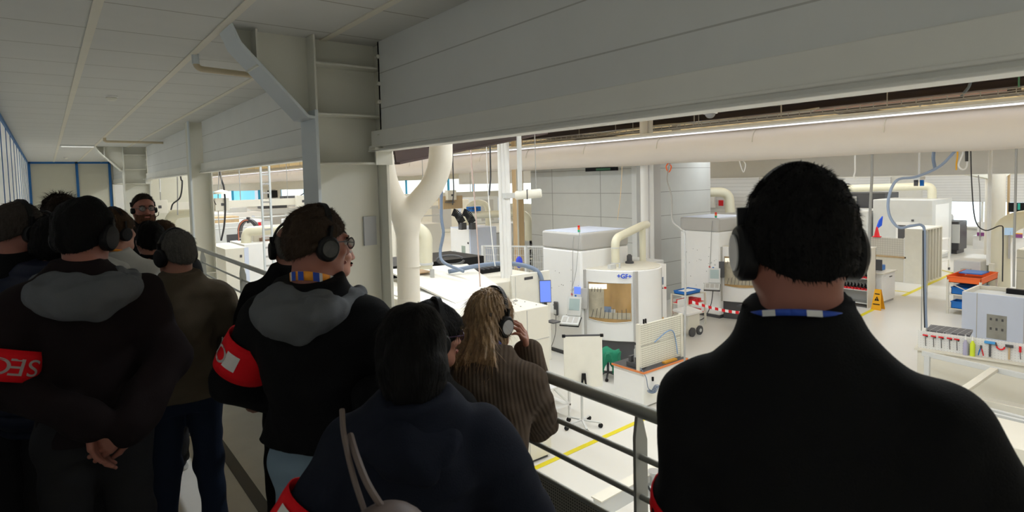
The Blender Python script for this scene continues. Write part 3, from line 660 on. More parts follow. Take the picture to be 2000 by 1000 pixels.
# ---- white trolley with blue crates to its left
t = thing('trolley', 'white low trolley between the enclosure and the mobile board', 'trolley', (7.15, 8.4, FZ))
T0, T1 = (6.65, 8.1), (7.65, 8.75)
for z in (0.22, 0.62): build('shelf', MB().box((T0[0], T0[1], FZ+z), (T1[0], T1[1], FZ+z+0.03)), M_MW, t)
for x in (T0[0]+0.02, T1[0]-0.02):
    for y in (T0[1]+0.02, T1[1]-0.02): build('leg', MB().box((x-0.02, y-0.02, FZ), (x+0.02, y+0.02, FZ+0.65)), M_MW, t)
build('brace', MB().bar((T1[0]-0.02, T0[1]+0.02, FZ+0.24), (T1[0]-0.4, T0[1]+0.02, FZ+0.62), 0.03), M_MW, t)
def crate(lo, hi, m, nm, label, cat, group=None):
    x0, y0, z0 = lo; x1, y1, z1 = hi; th = 0.015; b = MB()
    b.box((x0, y0, z0), (x1, y1, z0+th)); b.box((x0, y0, z0), (x0+th, y1, z1)); b.box((x1-th, y0, z0), (x1, y1, z1)); b.box((x0, y0, z0), (x1, y0+th, z1)); b.box((x0, y1-th, z0), (x1, y1, z1))
    t = thing(nm, label, cat, ((x0+x1)/2, (y0+y1)/2, z0), group); build('tub', b, m, t)
    build('rim', MB().box((x0-0.012, y0-0.012, z1-0.03), (x1+0.012, y0, z1)).box((x0-0.012, y1, z1-0.03), (x1+0.012, y1+0.012, z1)).box((x0-0.012, y0, z1-0.03), (x0, y1, z1)).box((x1, y0, z1-0.03), (x1+0.012, y1, z1)), m, t)
    return t
crate((6.68, 8.15, FZ+0.655), (7.15, 8.6, FZ+0.82), M_BLUEP, 'crate', 'blue crate on the white trolley, lower of two', 'crate')
crate((6.74, 8.30, FZ+0.825), (7.05, 8.7, FZ+0.97), M_BLUEP, 'crate', 'blue crate on the white trolley, on top of the other', 'crate')
o = build('paper_sheet', MB().box((6.85, 8.16, FZ+0.822), (7.12, 8.29, FZ+0.826)), M_MW, at=(7, 8.2, FZ)); tag(o, 'white sheet lying across the lower blue crate', 'paper')

# ---- workbench with pegboard
t = thing('workbench', 'workbench with black top, orange edge and perforated back panel', 'workbench', (9.6, 7.8, FZ))
W0, W1 = (8.93, 7.40), (10.30, 8.22); zb = FZ+0.70
build('cabinet', MB().box((W0[0]+0.03, W0[1]+0.03, FZ+0.03), (W1[0], W1[1]-0.02, zb)), M_MW, t, 0.006)
build('worktop', MB().box((W0[0], W0[1], zb), (W1[0]+0.03, W1[1], zb+0.035)), M_DARK, t)
build('worktop_edge', MB().box((W0[0]-0.012, W0[1]-0.014, zb-0.002), (W1[0]+0.04, W0[1], zb+0.037)).box((W0[0]-0.012, W0[1], zb-0.002), (W0[0], W1[1], zb+0.037)), mat('orange_edge', lin('d9824a'), 0.5), t)
M_PEG = dot_mat('perforated_panel', (0.72, 0.70, 0.60), '8c887a', (0, 2), 0.042, 0.011)
for z in (0.06, 0.50): build('perforated_panel', MB().box((W0[0]+0.06, W0[1]+0.13, zb+z), (W1[0]+0.02, W0[1]+0.16, zb+z+0.425)), M_PEG, t, 0.004)
for x in (W0[0]+0.03, W1[0]+0.01): build('upright', MB().box((x-0.03, W0[1]+0.11, zb+0.035), (x+0.03, W0[1]+0.18, zb+0.95)), M_BEIGE, t)
build('wall_plug', MB().box((9.2, 7.39, FZ+0.5), (9.23, 7.42, FZ+0.58)), M_BLACK, t)
o = build('air_hose', MB().tube([(9.02+0.17*k/60+0.05*math.cos(k*0.7), 7.33+0.05*math.sin(k*0.7), zb-0.33-0.05*math.sin(k/60*PI)) for k in range(90)], 0.008, 6).tube(smooth_path([(8.98, 7.55, zb+0.12), (8.95, 7.36, zb-0.05), (8.97, 7.33, zb-0.25), (9.05, 7.33, zb-0.33)]), 0.008, 6), M_HOSE, at=(9.1, 7.33, zb-0.3))
tag(o, 'coiled blue air hose hanging down the front of the workbench', 'hose')
o = build('air_hose', MB().tube(smooth_path([(9.4, 7.50, zb+0.52), (9.75, 7.49, zb+0.66), (9.95, 7.49, zb+0.66), (10.05, 7.49, zb+0.5), (10.1, 7.47, zb+0.15)]), 0.011, 8), mat('pale_blue_hose', lin('7c9cc4'), 0.4), at=(9.8, 7.5, zb))
tag(o, 'pale blue hose lying against the perforated back panel', 'hose')
t = thing('vise', 'dark machine vise with silver spindle on the left end of the workbench', 'vise', (9.12, 7.75, zb+0.035)); v = zb+0.035
build('base', MB().box((9.0, 7.6, v), (9.25, 7.9, v+0.10)), M_DARK, t, 0.01)
build('jaw', MB().box((9.0, 7.62, v+0.10), (9.25, 7.68, v+0.22)), M_DARK, t, 0.008); build('jaw', MB().box((9.0, 7.78, v+0.10), (9.25, 7.84, v+0.22)), M_DARK, t, 0.008)
build('spindle', MB().lathe((9.1, 7.73, v+0.10), [(0.05, 0), (0.05, 0.10), (0.035, 0.12), (0.035, 0.25), (0.02, 0.27), (0.02, 0.33)], 14), M_STEEL, t)
o = build('cleaning_rag', MB().ell((9.36, 7.78, v+0.06), (0.09, 0.08, 0.06)), M_MW, at=(9.36, 7.78, v)); tag(o, 'white cloth bundle beside the vise', 'cloth')
o = build('wooden_block', MB().box((9.65, 7.44, v+0.001), (10.05, 7.52, v+0.035)), mat('amber_wood', lin('c8902c'), 0.5), at=(9.85, 7.48, v)); tag(o, 'amber wooden strip along the bench edge under the perforated panel', 'block')
t = thing('pointer_clip', 'two small dark clips on top of the perforated panel', 'clip', (9.15, 7.55, zb+0.95))
for k in range(2): build('clip_jaw', MB().box((9.12+0.06*k, 7.53, zb+0.93), (9.14+0.06*k, 7.56, zb+1.02)), M_BLACK, t)

# ---- green cloth over a stool
t = thing('work_stool', 'dark castor stool under a green cloth, between the board and the workbench', 'stool', (9.79, 9.13, FZ))
build('seat', MB().lathe((9.79, 9.13, FZ+0.55), [(0.18, 0), (0.19, 0.03), (0.17, 0.06)]), M_DARK, t); build('gas_lift', MB().cyl((9.79, 9.13, FZ+0.1), (9.79, 9.13, FZ+0.55), 0.03, 10), M_DARK, t)
for k in range(5):
    a = 2*PI*k/5; e = Vector((9.79+0.26*math.cos(a), 9.13+0.26*math.sin(a), FZ+0.08)); build('leg', MB().bar((9.79, 9.13, FZ+0.14), e, 0.04, 0.03), M_DARK, t); build('castor', MB().cyl(e+Vector((0, -0.02, -0.045)), e+Vector((0, 0.02, -0.045)), 0.035, 10), M_BLACK, t)
g = []
for i in range(17):
    row = []
    for j in range(17):
        u = (i-8)/8; v_ = (j-8)/8; d2 = max(abs(u), abs(v_)); h = 0.64+0.05*math.sin(5*u+2)*math.cos(4*v_)-max(0, d2-0.55)*0.75*(1+0.4*math.sin(6*math.atan2(v_, u)))
        k = 0.22 if d2 > 0.55 else 0.30
        rr_ = min(d2, 0.62)/max(d2, 1e-6)
        row.append((9.79+u*rr_*0.34*(1+0.12*math.sin(9*v_)), 9.13+v_*rr_*0.34*(1+0.12*math.sin(7*u)), FZ+h))
    g.append(row)
o = build('green_cloth', MB().sheet(g), M_GREEN, at=(9.79, 9.13, FZ+0.6), fix=False); sd_ = o.modifiers.new('solid', 'SOLIDIFY'); sd_.thickness = 0.012
tag(o, 'crumpled green cloth draped over the stool', 'cloth')

# ---- trolleys with red tool trays to the right of the milling machine
t = thing('tool_trolley', 'cream trolley with castor between the two milling machines', 'trolley', (14.0, 10.2, FZ))
build('body', MB().box((13.95, 9.95, FZ+0.2), (14.5, 10.45, FZ+0.62)), M_BEIGE, t, 0.02)
build('panel', MB().box((14.2, 10.46, FZ+0.2), (14.62, 10.5, FZ+0.95)), M_MW, t, 0.01)
for x in (14.1, 14.45): build('castor', MB().cyl((x, 9.9, FZ+0.13), (x, 9.96, FZ+0.13), 0.13, 18), M_DARK, t)
build('castor_hub', MB().cyl((14.45, 9.885, FZ+0.13), (14.45, 9.9, FZ+0.13), 0.05, 12), M_LG, t)
t = thing('tray_rack', 'cream rack with two red trays and a blue top tray, beside the lettered milling machine', 'rack', (15.2, 10.8, FZ))
X0, Y0, X1, Y1 = 14.75, 10.55, 15.65, 11.1
for x in (X0, X1):
    for y in (Y0, Y1): build('post', MB().box((x-0.025, y-0.025, FZ), (x+0.025, y+0.025, FZ+0.98)), M_BEIGE, t)
for z in (0.35, 0.68, 0.95): build('shelf', MB().box((X0, Y0, FZ+z), (X1, Y1, FZ+z+0.025)), M_BEIGE, t)
rt = MB()
for i in range(5):
    for j in range(3): rt.box((X0+0.03+0.15*i, Y0+0.04+0.13*j, 0), (X0+0.15+0.15*i, Y0+0.15+0.13*j, 0.10))
for z, lb in ((0.705, 'red compartment tray on the middle shelf of the cream rack'), (0.375, 'red compartment tray on the bottom shelf of the cream rack')):
    m = MB(); m.v = [(a, b, c+FZ+z+0.012) for a, b, c in rt.v]; m.f = list(rt.f)
    t = thing('red_tray', lb, 'tray', (X0+0.5, Y0+0.3, FZ+z)); build('tray_base', MB().box((X0+0.02, Y0+0.02, FZ+z), (X1-0.05, Y1-0.03, FZ+z+0.012)), M_RED, t); build('compartments', m, M_RED, t)
crate((14.8, 10.62, FZ+0.98), (15.5, 11.05, FZ+1.08), M_BLUEP, 'blue_tray', 'blue tray with papers on top of the cream rack', 'tray')
o = build('paper_stack', MB().box((14.86, 10.68, FZ+0.996), (15.42, 11.0, FZ+1.06)), M_MW, at=(15.1, 10.8, FZ+1)); tag(o, 'stack of white paper in the blue tray', 'paper')
t = thing('box', 'white tilted box on the cream trolley', 'box', (14.2, 10.1, FZ+0.63)); build('lid', MB().prism([(13.85, 9.9, FZ+0.63), (14.55, 9.9, FZ+0.63), (14.55, 10.4, FZ+0.70), (13.85, 10.4, FZ+0.70)], (0, 0, 0), (0, 0, 0.05)), M_MW, t)
# barrier tape
a, b = at(1352, 590, 17.0), at(1500, 613, 15.6); m1 = MB(); m2 = MB(); up = Vector((0, 0, 0.04)); N_ = 22
for k in range(N_):
    p = a+(b-a)*k/N_; q = a+(b-a)*(k+1)/N_; p.z -= 0.10*math.sin(PI*k/N_); q.z -= 0.10*math.sin(PI*(k+1)/N_)
    if k == 0: t = thing('barrier_tape', 'red and white barrier tape stretched in front of the second milling machine', 'tape', a)
    build('red_band' if k % 2 else 'white_band', MB().prism([p-up, q-up, q+up, p+up], (0, 0, 0), (0.003, 0.003, 0)), M_RED if k % 2 else M_MW, t)
t = thing('stool', 'black castor stool in front of the second milling machine', 'stool', onz(1458, 640, FZ)); P = onz(1458, 640, FZ)
build('seat', MB().box((P.x-0.22, P.y-0.18, FZ+0.62), (P.x+0.22, P.y+0.18, FZ+0.69)), M_DARK, t, 0.02); build('column', MB().cyl((P.x, P.y, FZ+0.08), (P.x, P.y, FZ+0.62), 0.03, 10), M_DARK, t)
build('foot_ring', MB().tube(arc((P.x, P.y, FZ+0.2), 0.24, 0, 2*PI, 28, (1, 0, 0), (0, 1, 0)), 0.014, 6), M_LG, t)
for k in range(5):
    a = 2*PI*k/5; build('leg', MB().bar((P.x, P.y, FZ+0.10), (P.x+0.3*math.cos(a), P.y+0.3*math.sin(a), FZ+0.04), 0.04, 0.03), M_DARK, t)
P = onz(1478, 668, FZ); t = thing('bin', 'green waste bin beside the black stool', 'bin', P)
build('bucket', MB().prism([(P.x-0.18, P.y-0.15, FZ), (P.x+0.18, P.y-0.15, FZ), (P.x+0.18, P.y+0.15, FZ), (P.x-0.18, P.y+0.15, FZ)], (0, 0, 0), (0, 0, 0.45)), mat('bin_green', lin('1f8a50'), 0.5), t, 0.02)
P = onz(1488, 660, FZ); t = thing('side_table', 'small table with brown top behind the green bin', 'table', P)
build('top', MB().box((P.x, P.y, FZ+0.72), (P.x+0.9, P.y+0.5, FZ+0.76)), M_TIMBER, t)
for x in (0.04, 0.86):
    for y in (0.04, 0.46): build('leg', MB().box((P.x+x-0.025, P.y+y-0.025, FZ), (P.x+x+0.025, P.y+y+0.025, FZ+0.72)), M_BEIGE, t)
o = build('floor_cable', MB().tube(smooth_path([(16.4, 10.75, FZ+1.0), (16.3, 10.8, FZ+0.4), (16.0, 10.9, FZ+0.02), (15.5, 11.1, FZ+0.015), (15.7, 11.5, FZ+0.015)]), 0.014, 8), M_DARK, at=(16, 11, FZ)); tag(o, 'dark cable hanging from the second control panel onto the floor', 'cable')
# ---------------------------------------------------------------- right part of the hall
# tool cabinet with red holders
t = thing('tool_cabinet', 'open cream cabinet with rows of red tool holders right of the big man', 'cabinet', (21.3, 8.6, FZ))
X0, Y0, X1, Y1, ZT = 21.24, 8.13, 21.85, 9.25, FZ+1.95
build('side_panel', MB().box((X0, Y0, FZ), (X1, Y0+0.03, ZT)), M_BEIGE, t); build('side_panel', MB().box((X0, Y1-0.03, FZ), (X1, Y1, ZT)), M_BEIGE, t)
build('back_panel', MB().box((X1-0.02, Y0, FZ), (X1, Y1, ZT)), M_LG, t); build('top_panel', MB().box((X0-0.02, Y0-0.02, ZT), (X1, Y1+0.02, ZT+0.04)), M_BEIGE, t)
for z in (0.12, 0.55, 0.95, 1.30, 1.62): build('shelf', MB().box((X0+0.01, Y0+0.03, FZ+z), (X1-0.02, Y1-0.03, FZ+z+0.02)), M_LG, t)
build('door_edge', MB().box((X0-0.015, Y1-0.01, FZ+0.1), (X0, Y1+0.02, ZT)), M_RED, t)
first = None
for z, nrow in ((0.57, 2), (0.97, 2), (1.32, 2), (1.64, 1)):
    for r_ in range(nrow):
        for k in range(9):
            loc = (X0+0.10+0.2*r_, Y0+0.10+0.108*k, FZ+z)
            lb = 'small black tool in a red holder on the shelves of the cream tool cabinet'
            if first is None:
                first = thing('tool_holder', lb, 'tool holder', loc, 'red tool holders in the cream cabinet')
                build('socket', MB().lathe(loc, [(0.045, 0), (0.045, 0.05), (0.035, 0.06)], 10), M_RED, first)
                build('tool', MB().lathe(loc, [(0.03, 0.055), (0.034, 0.10), (0.018, 0.12), (0.014, 0.19), (0.006, 0.20)], 8), M_BLACK, first)
            else: dup(first, loc)
P = onz(1672, 612, FZ); o = build('red_bucket', MB().lathe((20.9, 8.9, FZ), [(0.10, 0), (0.13, 0.24), (0.135, 0.25)]), M_RED, at=(20.9, 8.9, FZ)); tag(o, 'red bucket on the floor in front of the tool cabinet', 'bucket')
# wet-floor sign
t = thing('floor_sign', 'yellow folding warning sign leaning beside the tool cabinet', 'sign', (21.45, 7.86, FZ)); M_SIGN = mat('sign_yellow', lin('e8a818'), 0.5)
for q in (-1, 1):
    pl = [(21.30+q*0.16, 7.70, FZ), (21.30+q*0.16, 8.00, FZ), (21.30+q*0.02, 7.94, FZ+0.66), (21.30+q*0.02, 7.76, FZ+0.66)]
    build('sign_panel', MB().prism(pl, (0, 0, 0), (q*0.012, 0, 0)), M_SIGN, t)
fx = lambda z: 21.30-0.16+0.14*z/0.66-0.014
tri = MB().prism([(fx(.30), 7.92, FZ+.30), (fx(.30), 7.78, FZ+.30), (fx(.44), 7.85, FZ+.44)], (0, 0, 0), (-0.004, 0, 0)); build('warning_triangle', tri, M_BLACK, t)
letters('!', 0.10, (fx(.345)-.006, 7.85, FZ+.345), (0, -1, 0), (0.14, 0, 0.66), M_SIGN, t)
for z0, z1, hw in ((.17, .20, .10), (.50, .53, .07)): build('sign_lines', MB().prism([(fx(z0), 7.85-hw, FZ+z0), (fx(z0), 7.85+hw, FZ+z0), (fx(z1), 7.85+hw, FZ+z1), (fx(z1), 7.85-hw, FZ+z1)], (0, 0, 0), (-0.003, 0, 0)), M_BLACK, t)
# desk unit with monitor
t = thing('desk_cabinet', 'white drawer cabinet behind the yellow warning sign', 'cabinet', (22.6, 8.3, FZ))
build('body', MB().box((22.15, 8.05, FZ+0.08), (23.3, 8.75, FZ+1.02)), M_MW, t, 0.01); build('kick_plate', MB().box((22.2, 8.09, FZ), (23.28, 8.7, FZ+0.08)), M_MG, t); build('top', MB().box((22.1, 8.0, FZ+1.02), (23.35, 8.8, FZ+1.06)), M_BEIGE, t)
build('handle', MB().box((22.8, 8.035, FZ+0.86), (23.0, 8.05, FZ+0.89)), M_DARK, t)
t = thing('desk_monitor', 'dark monitor on the white drawer cabinet', 'monitor', (22.35, 8.4, FZ+1.06)); build('screen', MB().box((22.33, 8.12, FZ+1.12), (22.38, 8.72, FZ+1.50)), M_DARK, t, 0.01); build('stand', MB().box((22.34, 8.38, FZ+1.06), (22.40, 8.46, FZ+1.15)), M_DARK, t)
o = build('blue_case', MB().box((22.75, 8.3, FZ+1.06), (23.15, 8.6, FZ+1.24)), M_BLUEP, bevel=0.02, at=(22.95, 8.45, FZ+1.06)); tag(o, 'blue case on the white drawer cabinet', 'case')
# partition panels behind (mesh fronted)
M_GRID = line_mat('pale_grid', (0.66, 0.64, 0.58), (0.50, 0.48, 0.43), 1, 0.09, 0.012, axis2=2, period2=0.09, width2=0.012)
t = thing('mesh_partition', 'low pale mesh partition behind the white drawer cabinet', 'partition', (27.0, 10.5, FZ))
build('mesh_panel', MB().box((27.2, 9.05, FZ+1.0), (27.25, 12.2, FZ+1.78)), M_GRID, t); build('lower_panel', MB().box((27.2, 9.05, FZ), (27.28, 12.2, FZ+1.0)), M_BEIGE, t); build('rail', MB().box((27.15, 9.0, FZ+0.98), (27.3, 12.2, FZ+1.05)), M_TIMBER, t)
for y in (9.05, 10.6, 12.2): build('post', MB().box((27.18, y-0.04, FZ), (27.28, y+0.04, FZ+1.82)), M_MW, t)
o = build('notice_board', MB().box((27.15, 11.05, FZ+1.35), (27.19, 11.55, FZ+1.8)), M_MW, at=(27.17, 11.3, FZ+1.35)); tag(o, 'white notice sheet on the mesh partition', 'notice')
c = Vector((27.23, 10.1, FZ+2.04)); o = build('traffic_cone', MB().lathe((c.x, c.y, c.z-0.25), [(0.17, 0), (0.17, 0.03), (0.11, 0.04), (0.03, 0.42), (0.0, 0.43)], 14), M_RED, at=c-Vector((0, 0, 0.25))); tag(o, 'red cone on top of the mesh partition', 'cone')
c = at(1719, 435, 25.5); o = build('blue_flag', MB().prism([tuple(c+AX[0]*a+Vector((0, 0, b))) for a, b in ((-0.16, -0.30), (0.08, -0.12), (0.12, 0.28), (-0.02, 0.10))], (0, 0, 0), (0, 0.04, 0)), mat('flag_blue', lin('1d55d8'), 0.6), at=c); tag(o, 'blue pennant hanging above the red cone', 'flag')
# booth of shelving
t = thing('shelving_booth', 'tall cream cupboard with open slatted side standing in the aisle', 'cupboard', (27.9, 8.6, FZ))
X0, Y0, X1, Y1, ZT = 27.15, 8.39, 29.25, 9.05, FZ+2.15
build('end_panel', MB().box((X0, Y0, FZ), (X0+0.04, Y1, ZT)), M_BOARD, t); build('back_panel', MB().box((X0+0.041, Y1-0.03, FZ), (X1, Y1, ZT)), M_BEIGE, t); build('top_panel', MB().box((X0-0.01, Y0-0.02, ZT), (X1, Y1, ZT+0.05)), M_BOARD, t)
for k in range(7): x = X0+0.35*k+0.04; build('divider', MB().box((x-0.03+(0.035 if k == 0 else 0), Y0+0.004, FZ+0.05), (x+0.03, Y1-0.03, ZT)), M_BEIGE, t)
build('base', MB().box((X0+0.042, Y0-0.004, FZ), (X1, Y1-0.032, FZ+0.06)), M_BEIGE, t)
# small table frame beside it
t = thing('frame_table', 'white tubular trolley behind the cream cupboard', 'trolley', (31.5, 9.6, FZ))
for x in (30.6, 32.0):
    for y in (8.9, 9.6): build('leg', MB().box((x-0.03, y-0.03, FZ+0.1), (x+0.03, y+0.03, FZ+1.45)), M_MW, t); 
for z in (0.45, 0.85, 1.42): build('shelf', MB().box((30.6, 8.9, FZ+z), (32.0, 9.6, FZ+z+0.03)), M_MW, t)
for x in (30.6, 32.0): build('castor', MB().cyl((x, 8.86, FZ+0.06), (x, 8.92, FZ+0.06), 0.06, 10), M_DARK, t)
# far machines
def block(nm, label, x0, y0, x1, y1, zt, m, parts=(), bevel=0.03, z0=FZ, cat='machine'):
    t = thing(nm, label, cat, ((x0+x1)/2, (y0+y1)/2, z0)); build('housing', MB().box((x0, y0, z0), (x1, y1, zt)), m, t, bevel)
    for (pn, lo, hi, pm) in parts: build(pn, MB().box(lo, hi), pm, t)
    return t
z = FZ
block('large_machine', 'huge pale machine housing far behind the cream cupboard', 34.5, 10.3, 37.4, 13.0, FZ+3.05, M_LG, (
    ('side_door', (34.9, 10.29, z+0.2), (36.9, 10.3, z+2.8), M_MW), ('front_recess', (34.47, 10.9, z+0.7), (34.5, 11.9, z+1.9), M_MW), ('dark_niche', (34.46, 11.45, z+0.75), (34.47, 11.8, z+1.75), M_DARK), ('keypad', (34.44, 11.0, z+1.3), (34.47, 11.25, z+1.8), M_MG), ('lamp_box', (34.45, 11.1, z+1.95), (34.5, 11.2, z+2.05), M_DARK)))
block('window_machine', 'pale machine with square window far left of the huge housing', 34.0, 13.1, 37.0, 16.8, FZ+2.45, M_LG, (
    ('window', (33.97, 13.9, z+1.1), (34.0, 15.1, z+2.25), M_GLASSW), ('front_plate', (33.975, 15.5, z+1.3), (34.0, 16.0, z+1.7), M_MG), ('top_rim', (33.97, 13.1, z+2.4), (34.2, 16.8, z+2.48), M_MW)))
o = thing('roof_unit', 'dark grey machine top behind the pale machine with square window', 'machine', (38, 16, FZ)); build('housing', MB().box((37.5, 13.5, FZ), (39.5, 19.0, FZ+3.3)), M_DARK, o, 0.03); build('vent', MB().box((37.45, 15, FZ+2.7), (37.5, 18, FZ+3.1)), M_MG, o)
t = thing('elbow_pipe', 'cream pipe bridging over the far pale machines', 'pipe', (35.3, 15.2, -0.2)); build('pipe_run', MB().tube(bend_path([(35.3, 15.2, -0.2), (35.3, 15.2, 0.95), (36.4, 10.9, 1.05), (36.4, 10.9, 0.40)], 0.6, 8), 0.20, 16), M_CREAMPIPE, t)
t = thing('dark_machine', 'black-grey machine standing in front of the bright window', 'machine', (39.5, 11.4, FZ)); M_DGM = mat('dark_machine', (0.055, 0.055, 0.06), 0.4)
build('housing', MB().box((38.6, 10.9, FZ), (40.6, 12.2, FZ+1.55)), M_DGM, t, 0.06); build('hood', MB().box((38.7, 11.0, FZ+1.55), (40.4, 12.2, FZ+2.05)), M_MG, t, 0.15); build('front_unit', MB().box((38.2, 10.2, FZ+0.2), (39.6, 10.9, FZ+1.75)), M_DGM, t, 0.04); build('side_panel', MB().box((38.15, 10.15, FZ+0.6), (38.2, 10.5, FZ+1.6)), M_LG, t); build('foot', MB().box((38.3, 10.3, FZ), (39.5, 10.8, FZ+0.2)), M_DGM, t)
o = thing('office_desk', 'white desk with a printed banner in front of the bright window', 'desk', (41.5, 9.6, FZ)); build('banner', MB().box((41.4, 8.2, FZ+0.75), (41.45, 10.2, FZ+1.55)), M_MW, o); build('banner_stripe', MB().box((41.38, 8.2, FZ+0.75), (41.4, 10.2, FZ+0.95)), mat('purple_stripe', lin('8a4a86'), 0.5), o); build('banner_stripe', MB().box((41.38, 8.2, FZ+0.95), (41.4, 9.4, FZ+1.0)), M_SIGN, o); build('counter', MB().box((41.45, 8.0, FZ), (42.2, 10.4, FZ+0.75)), M_MW, o)
letters('Tec', 0.42, (41.37, 8.95, FZ+1.25), (0, -1, 0), (0, 0, 1), mat('banner_blue', lin('3c57a8'), 0.5), o)
# orange cart
t = thing('shelf_cart', 'cream shelf cart with orange tray and blue bins', 'cart', (22.8, 6.0, FZ)); X0, Y0, X1, Y1 = 22.15, 5.35, 23.9, 6.18
for x in (X0, X1):
    for y in (Y0, Y1): build('post', MB().box((x-0.03, y-0.03, FZ), (x+0.03, y+0.03, FZ+1.08)), M_BEIGE, t)
for z in (0.15, 0.60): build('shelf', MB().box((X0, Y0, FZ+z), (X1, Y1, FZ+z+0.03)), M_BEIGE, t)
build('brace', MB().bar((X0, Y1, FZ+1.0), (X0, Y0, FZ+0.62), 0.04, 0.02), M_BEIGE, t)
crate((X0-0.02, Y0-0.02, FZ+1.0), (X1, Y1+0.02, FZ+1.2), M_ORANGE, 'orange_tray', 'orange tray on top of the cream shelf cart', 'tray')
for k, (x, y, z, lb) in enumerate(((22.2, 5.40, 0.63, 'blue bin on the middle shelf of the cream cart, the near one'), (22.75, 5.40, 0.63, 'blue bin on the middle shelf of the cream cart, the far one'), (22.2, 5.40, 0.18, 'blue bin on the bottom shelf of the cream cart'))):
    crate((x, y, FZ+z), (x+0.48, y+0.70, FZ+z+0.22), M_BLUEP, 'bin', lb, 'bin', 'blue bins on the cream cart')
o = build('blue_ruler', MB().box((22.9, 5.5, FZ+1.2), (23.7, 6.1, FZ+1.23)), M_BLUEP, at=(23.3, 5.8, FZ+1.2)); tag(o, 'flat blue lid lying over the orange tray', 'lid')
# right-hand white machine with open top
X = 17.7
t = thing('white_machine', 'white machine with open top and small window at the right edge', 'machine', (18.4, 3.2, FZ)); zt = FZ+1.5
build('front_panel', MB().box((X, 1.2, FZ+0.1), (X+0.05, 4.64, zt)), M_MBLUE, t, 0.01); build('side_wall', MB().box((X+0.052, 4.588, FZ+0.1), (X+1.3, 4.638, zt+0.004)), M_BEIGE, t, 0.008); build('side_wall', MB().box((X+0.052, 1.202, FZ+0.1), (X+1.3, 1.25, zt+0.004)), M_BEIGE, t); build('rear_wall', MB().box((X+1.25, 1.2, FZ+0.1), (X+1.3, 4.64, zt)), M_BEIGE, t)
build('inner_deck', MB().box((X+0.05, 1.25, zt-0.14), (X+1.25, 4.59, zt-0.10)), M_LG, t); build('plinth', MB().box((X+0.05, 1.25, FZ), (X+1.25, 4.6, FZ+0.1)), M_DARK, t)
build('panel_joint', MB().box((X-0.003, 4.33, FZ+0.12), (X, 4.345, zt)).box((X-0.003, 3.44, FZ+0.12), (X, 3.455, zt)), M_MG, t)
build('window', MB().box((X-0.006, 3.76, zt-1.06), (X, 4.14, zt-0.48)), mat('grey_window', (0.30, 0.30, 0.27), 0.15, var=0.3, scale=4), t)
nb = MB()
for y in (3.84, 3.95, 4.06):
    for zz in (0.62, 0.85): nb.box((X-0.010, y-0.02, zt-zz), (X-0.005, y+0.02, zt-zz+0.06))
build('window_knobs', nb, M_DARK, t)
build('deck_unit', MB().box((X+0.35, 2.2, zt-0.10), (X+1.0, 3.4, zt-0.0)), M_BEIGE, t, 0.01); build('deck_motor', MB().box((X+0.4, 2.7, zt), (X+0.6, 3.1, zt+0.06)), M_DARK, t, 0.02); build('deck_track', MB().box((X+1.0, 1.6, zt-0.1), (X+1.15, 4.0, zt+0.02)), M_BLACK, t)
o = build('cable_loop', MB().tube(smooth_path([(X+0.9, 3.3, zt+0.03), (X+1.0, 2.8, zt+0.12), (X+1.0, 2.2, zt+0.12), (X+0.8, 1.7, zt+0.05)]), 0.03, 8), mat('brown_cable', (0.20, 0.09, 0.06), 0.5), at=(X+0.9, 2.5, zt)); tag(o, 'brown cable bundle lying on the open white machine', 'cable')
# bench with tool board
a = Vector((14.30, 4.50, 0)); b = Vector((14.62, 2.30, 0)); dy = (b-a).normalized(); nx = Vector((-dy.y, dy.x, 0))
if nx.x < 0: nx = -nx
t = thing('tool_bench', 'long bench with a white tool board hung with red and blue tools', 'bench', (14.9, 3.4, FZ)); zb = -1.86
M_PEGW = dot_mat('white_pegboard', (0.74, 0.74, 0.72), 'b4b4b4', (1, 2), 0.05, 0.006)
q = lambda s, d, zz: tuple(a+dy*s+nx*d+Vector((0, 0, zz)))
build('tool_board', MB().prism([q(0, 0, zb), q(2.3, 0, zb), q(2.3, 0, -1.50), q(0, 0, -1.50)], (0, 0, 0), tuple(nx*0.02)), M_PEGW, t)
build('bench_top', MB().prism([q(-0.05, -0.1, zb-0.04), q(2.3, -0.1, zb-0.04), q(2.3, 1.2, zb-0.04), q(-0.05, 1.2, zb-0.04)], (0, 0, 0), (0, 0, 0.04)), M_BEIGE, t)
build('front', MB().prism([q(0, -0.05, FZ), q(2.3, -0.05, FZ), q(2.3, -0.05, zb-0.04), q(0, -0.05, zb-0.04)], (0, 0, 0), tuple(nx*1.1)), M_BEIGE, t)
M_MATB = line_mat('grid_mat', (0.10, 0.10, 0.11), (0.30, 0.30, 0.31), 0, 0.12, 0.015, axis2=1, period2=0.12, width2=0.015)
o = build('storage_tray', MB().prism([q(0.05, 0.55, -1.64), q(0.80, 0.55, -1.64), q(0.80, 1.15, -1.64), q(0.05, 1.15, -1.64)], (0, 0, 0), (0, 0, 0.05)), M_MATB, at=q(0.4, 0.8, -1.64)); tag(o, 'dark grid-patterned tray beside the white tool board', 'tray')
t2 = thing('tray_support', 'white block carrying the dark grid tray', 'block', q(0.4, 0.8, zb)); build('block', MB().prism([q(0.08, 0.58, zb), q(0.78, 0.58, zb), q(0.78, 1.1, zb), q(0.08, 1.1, zb)], (0, 0, 0), (0, 0, -1.64-zb)), M_MW, t2)
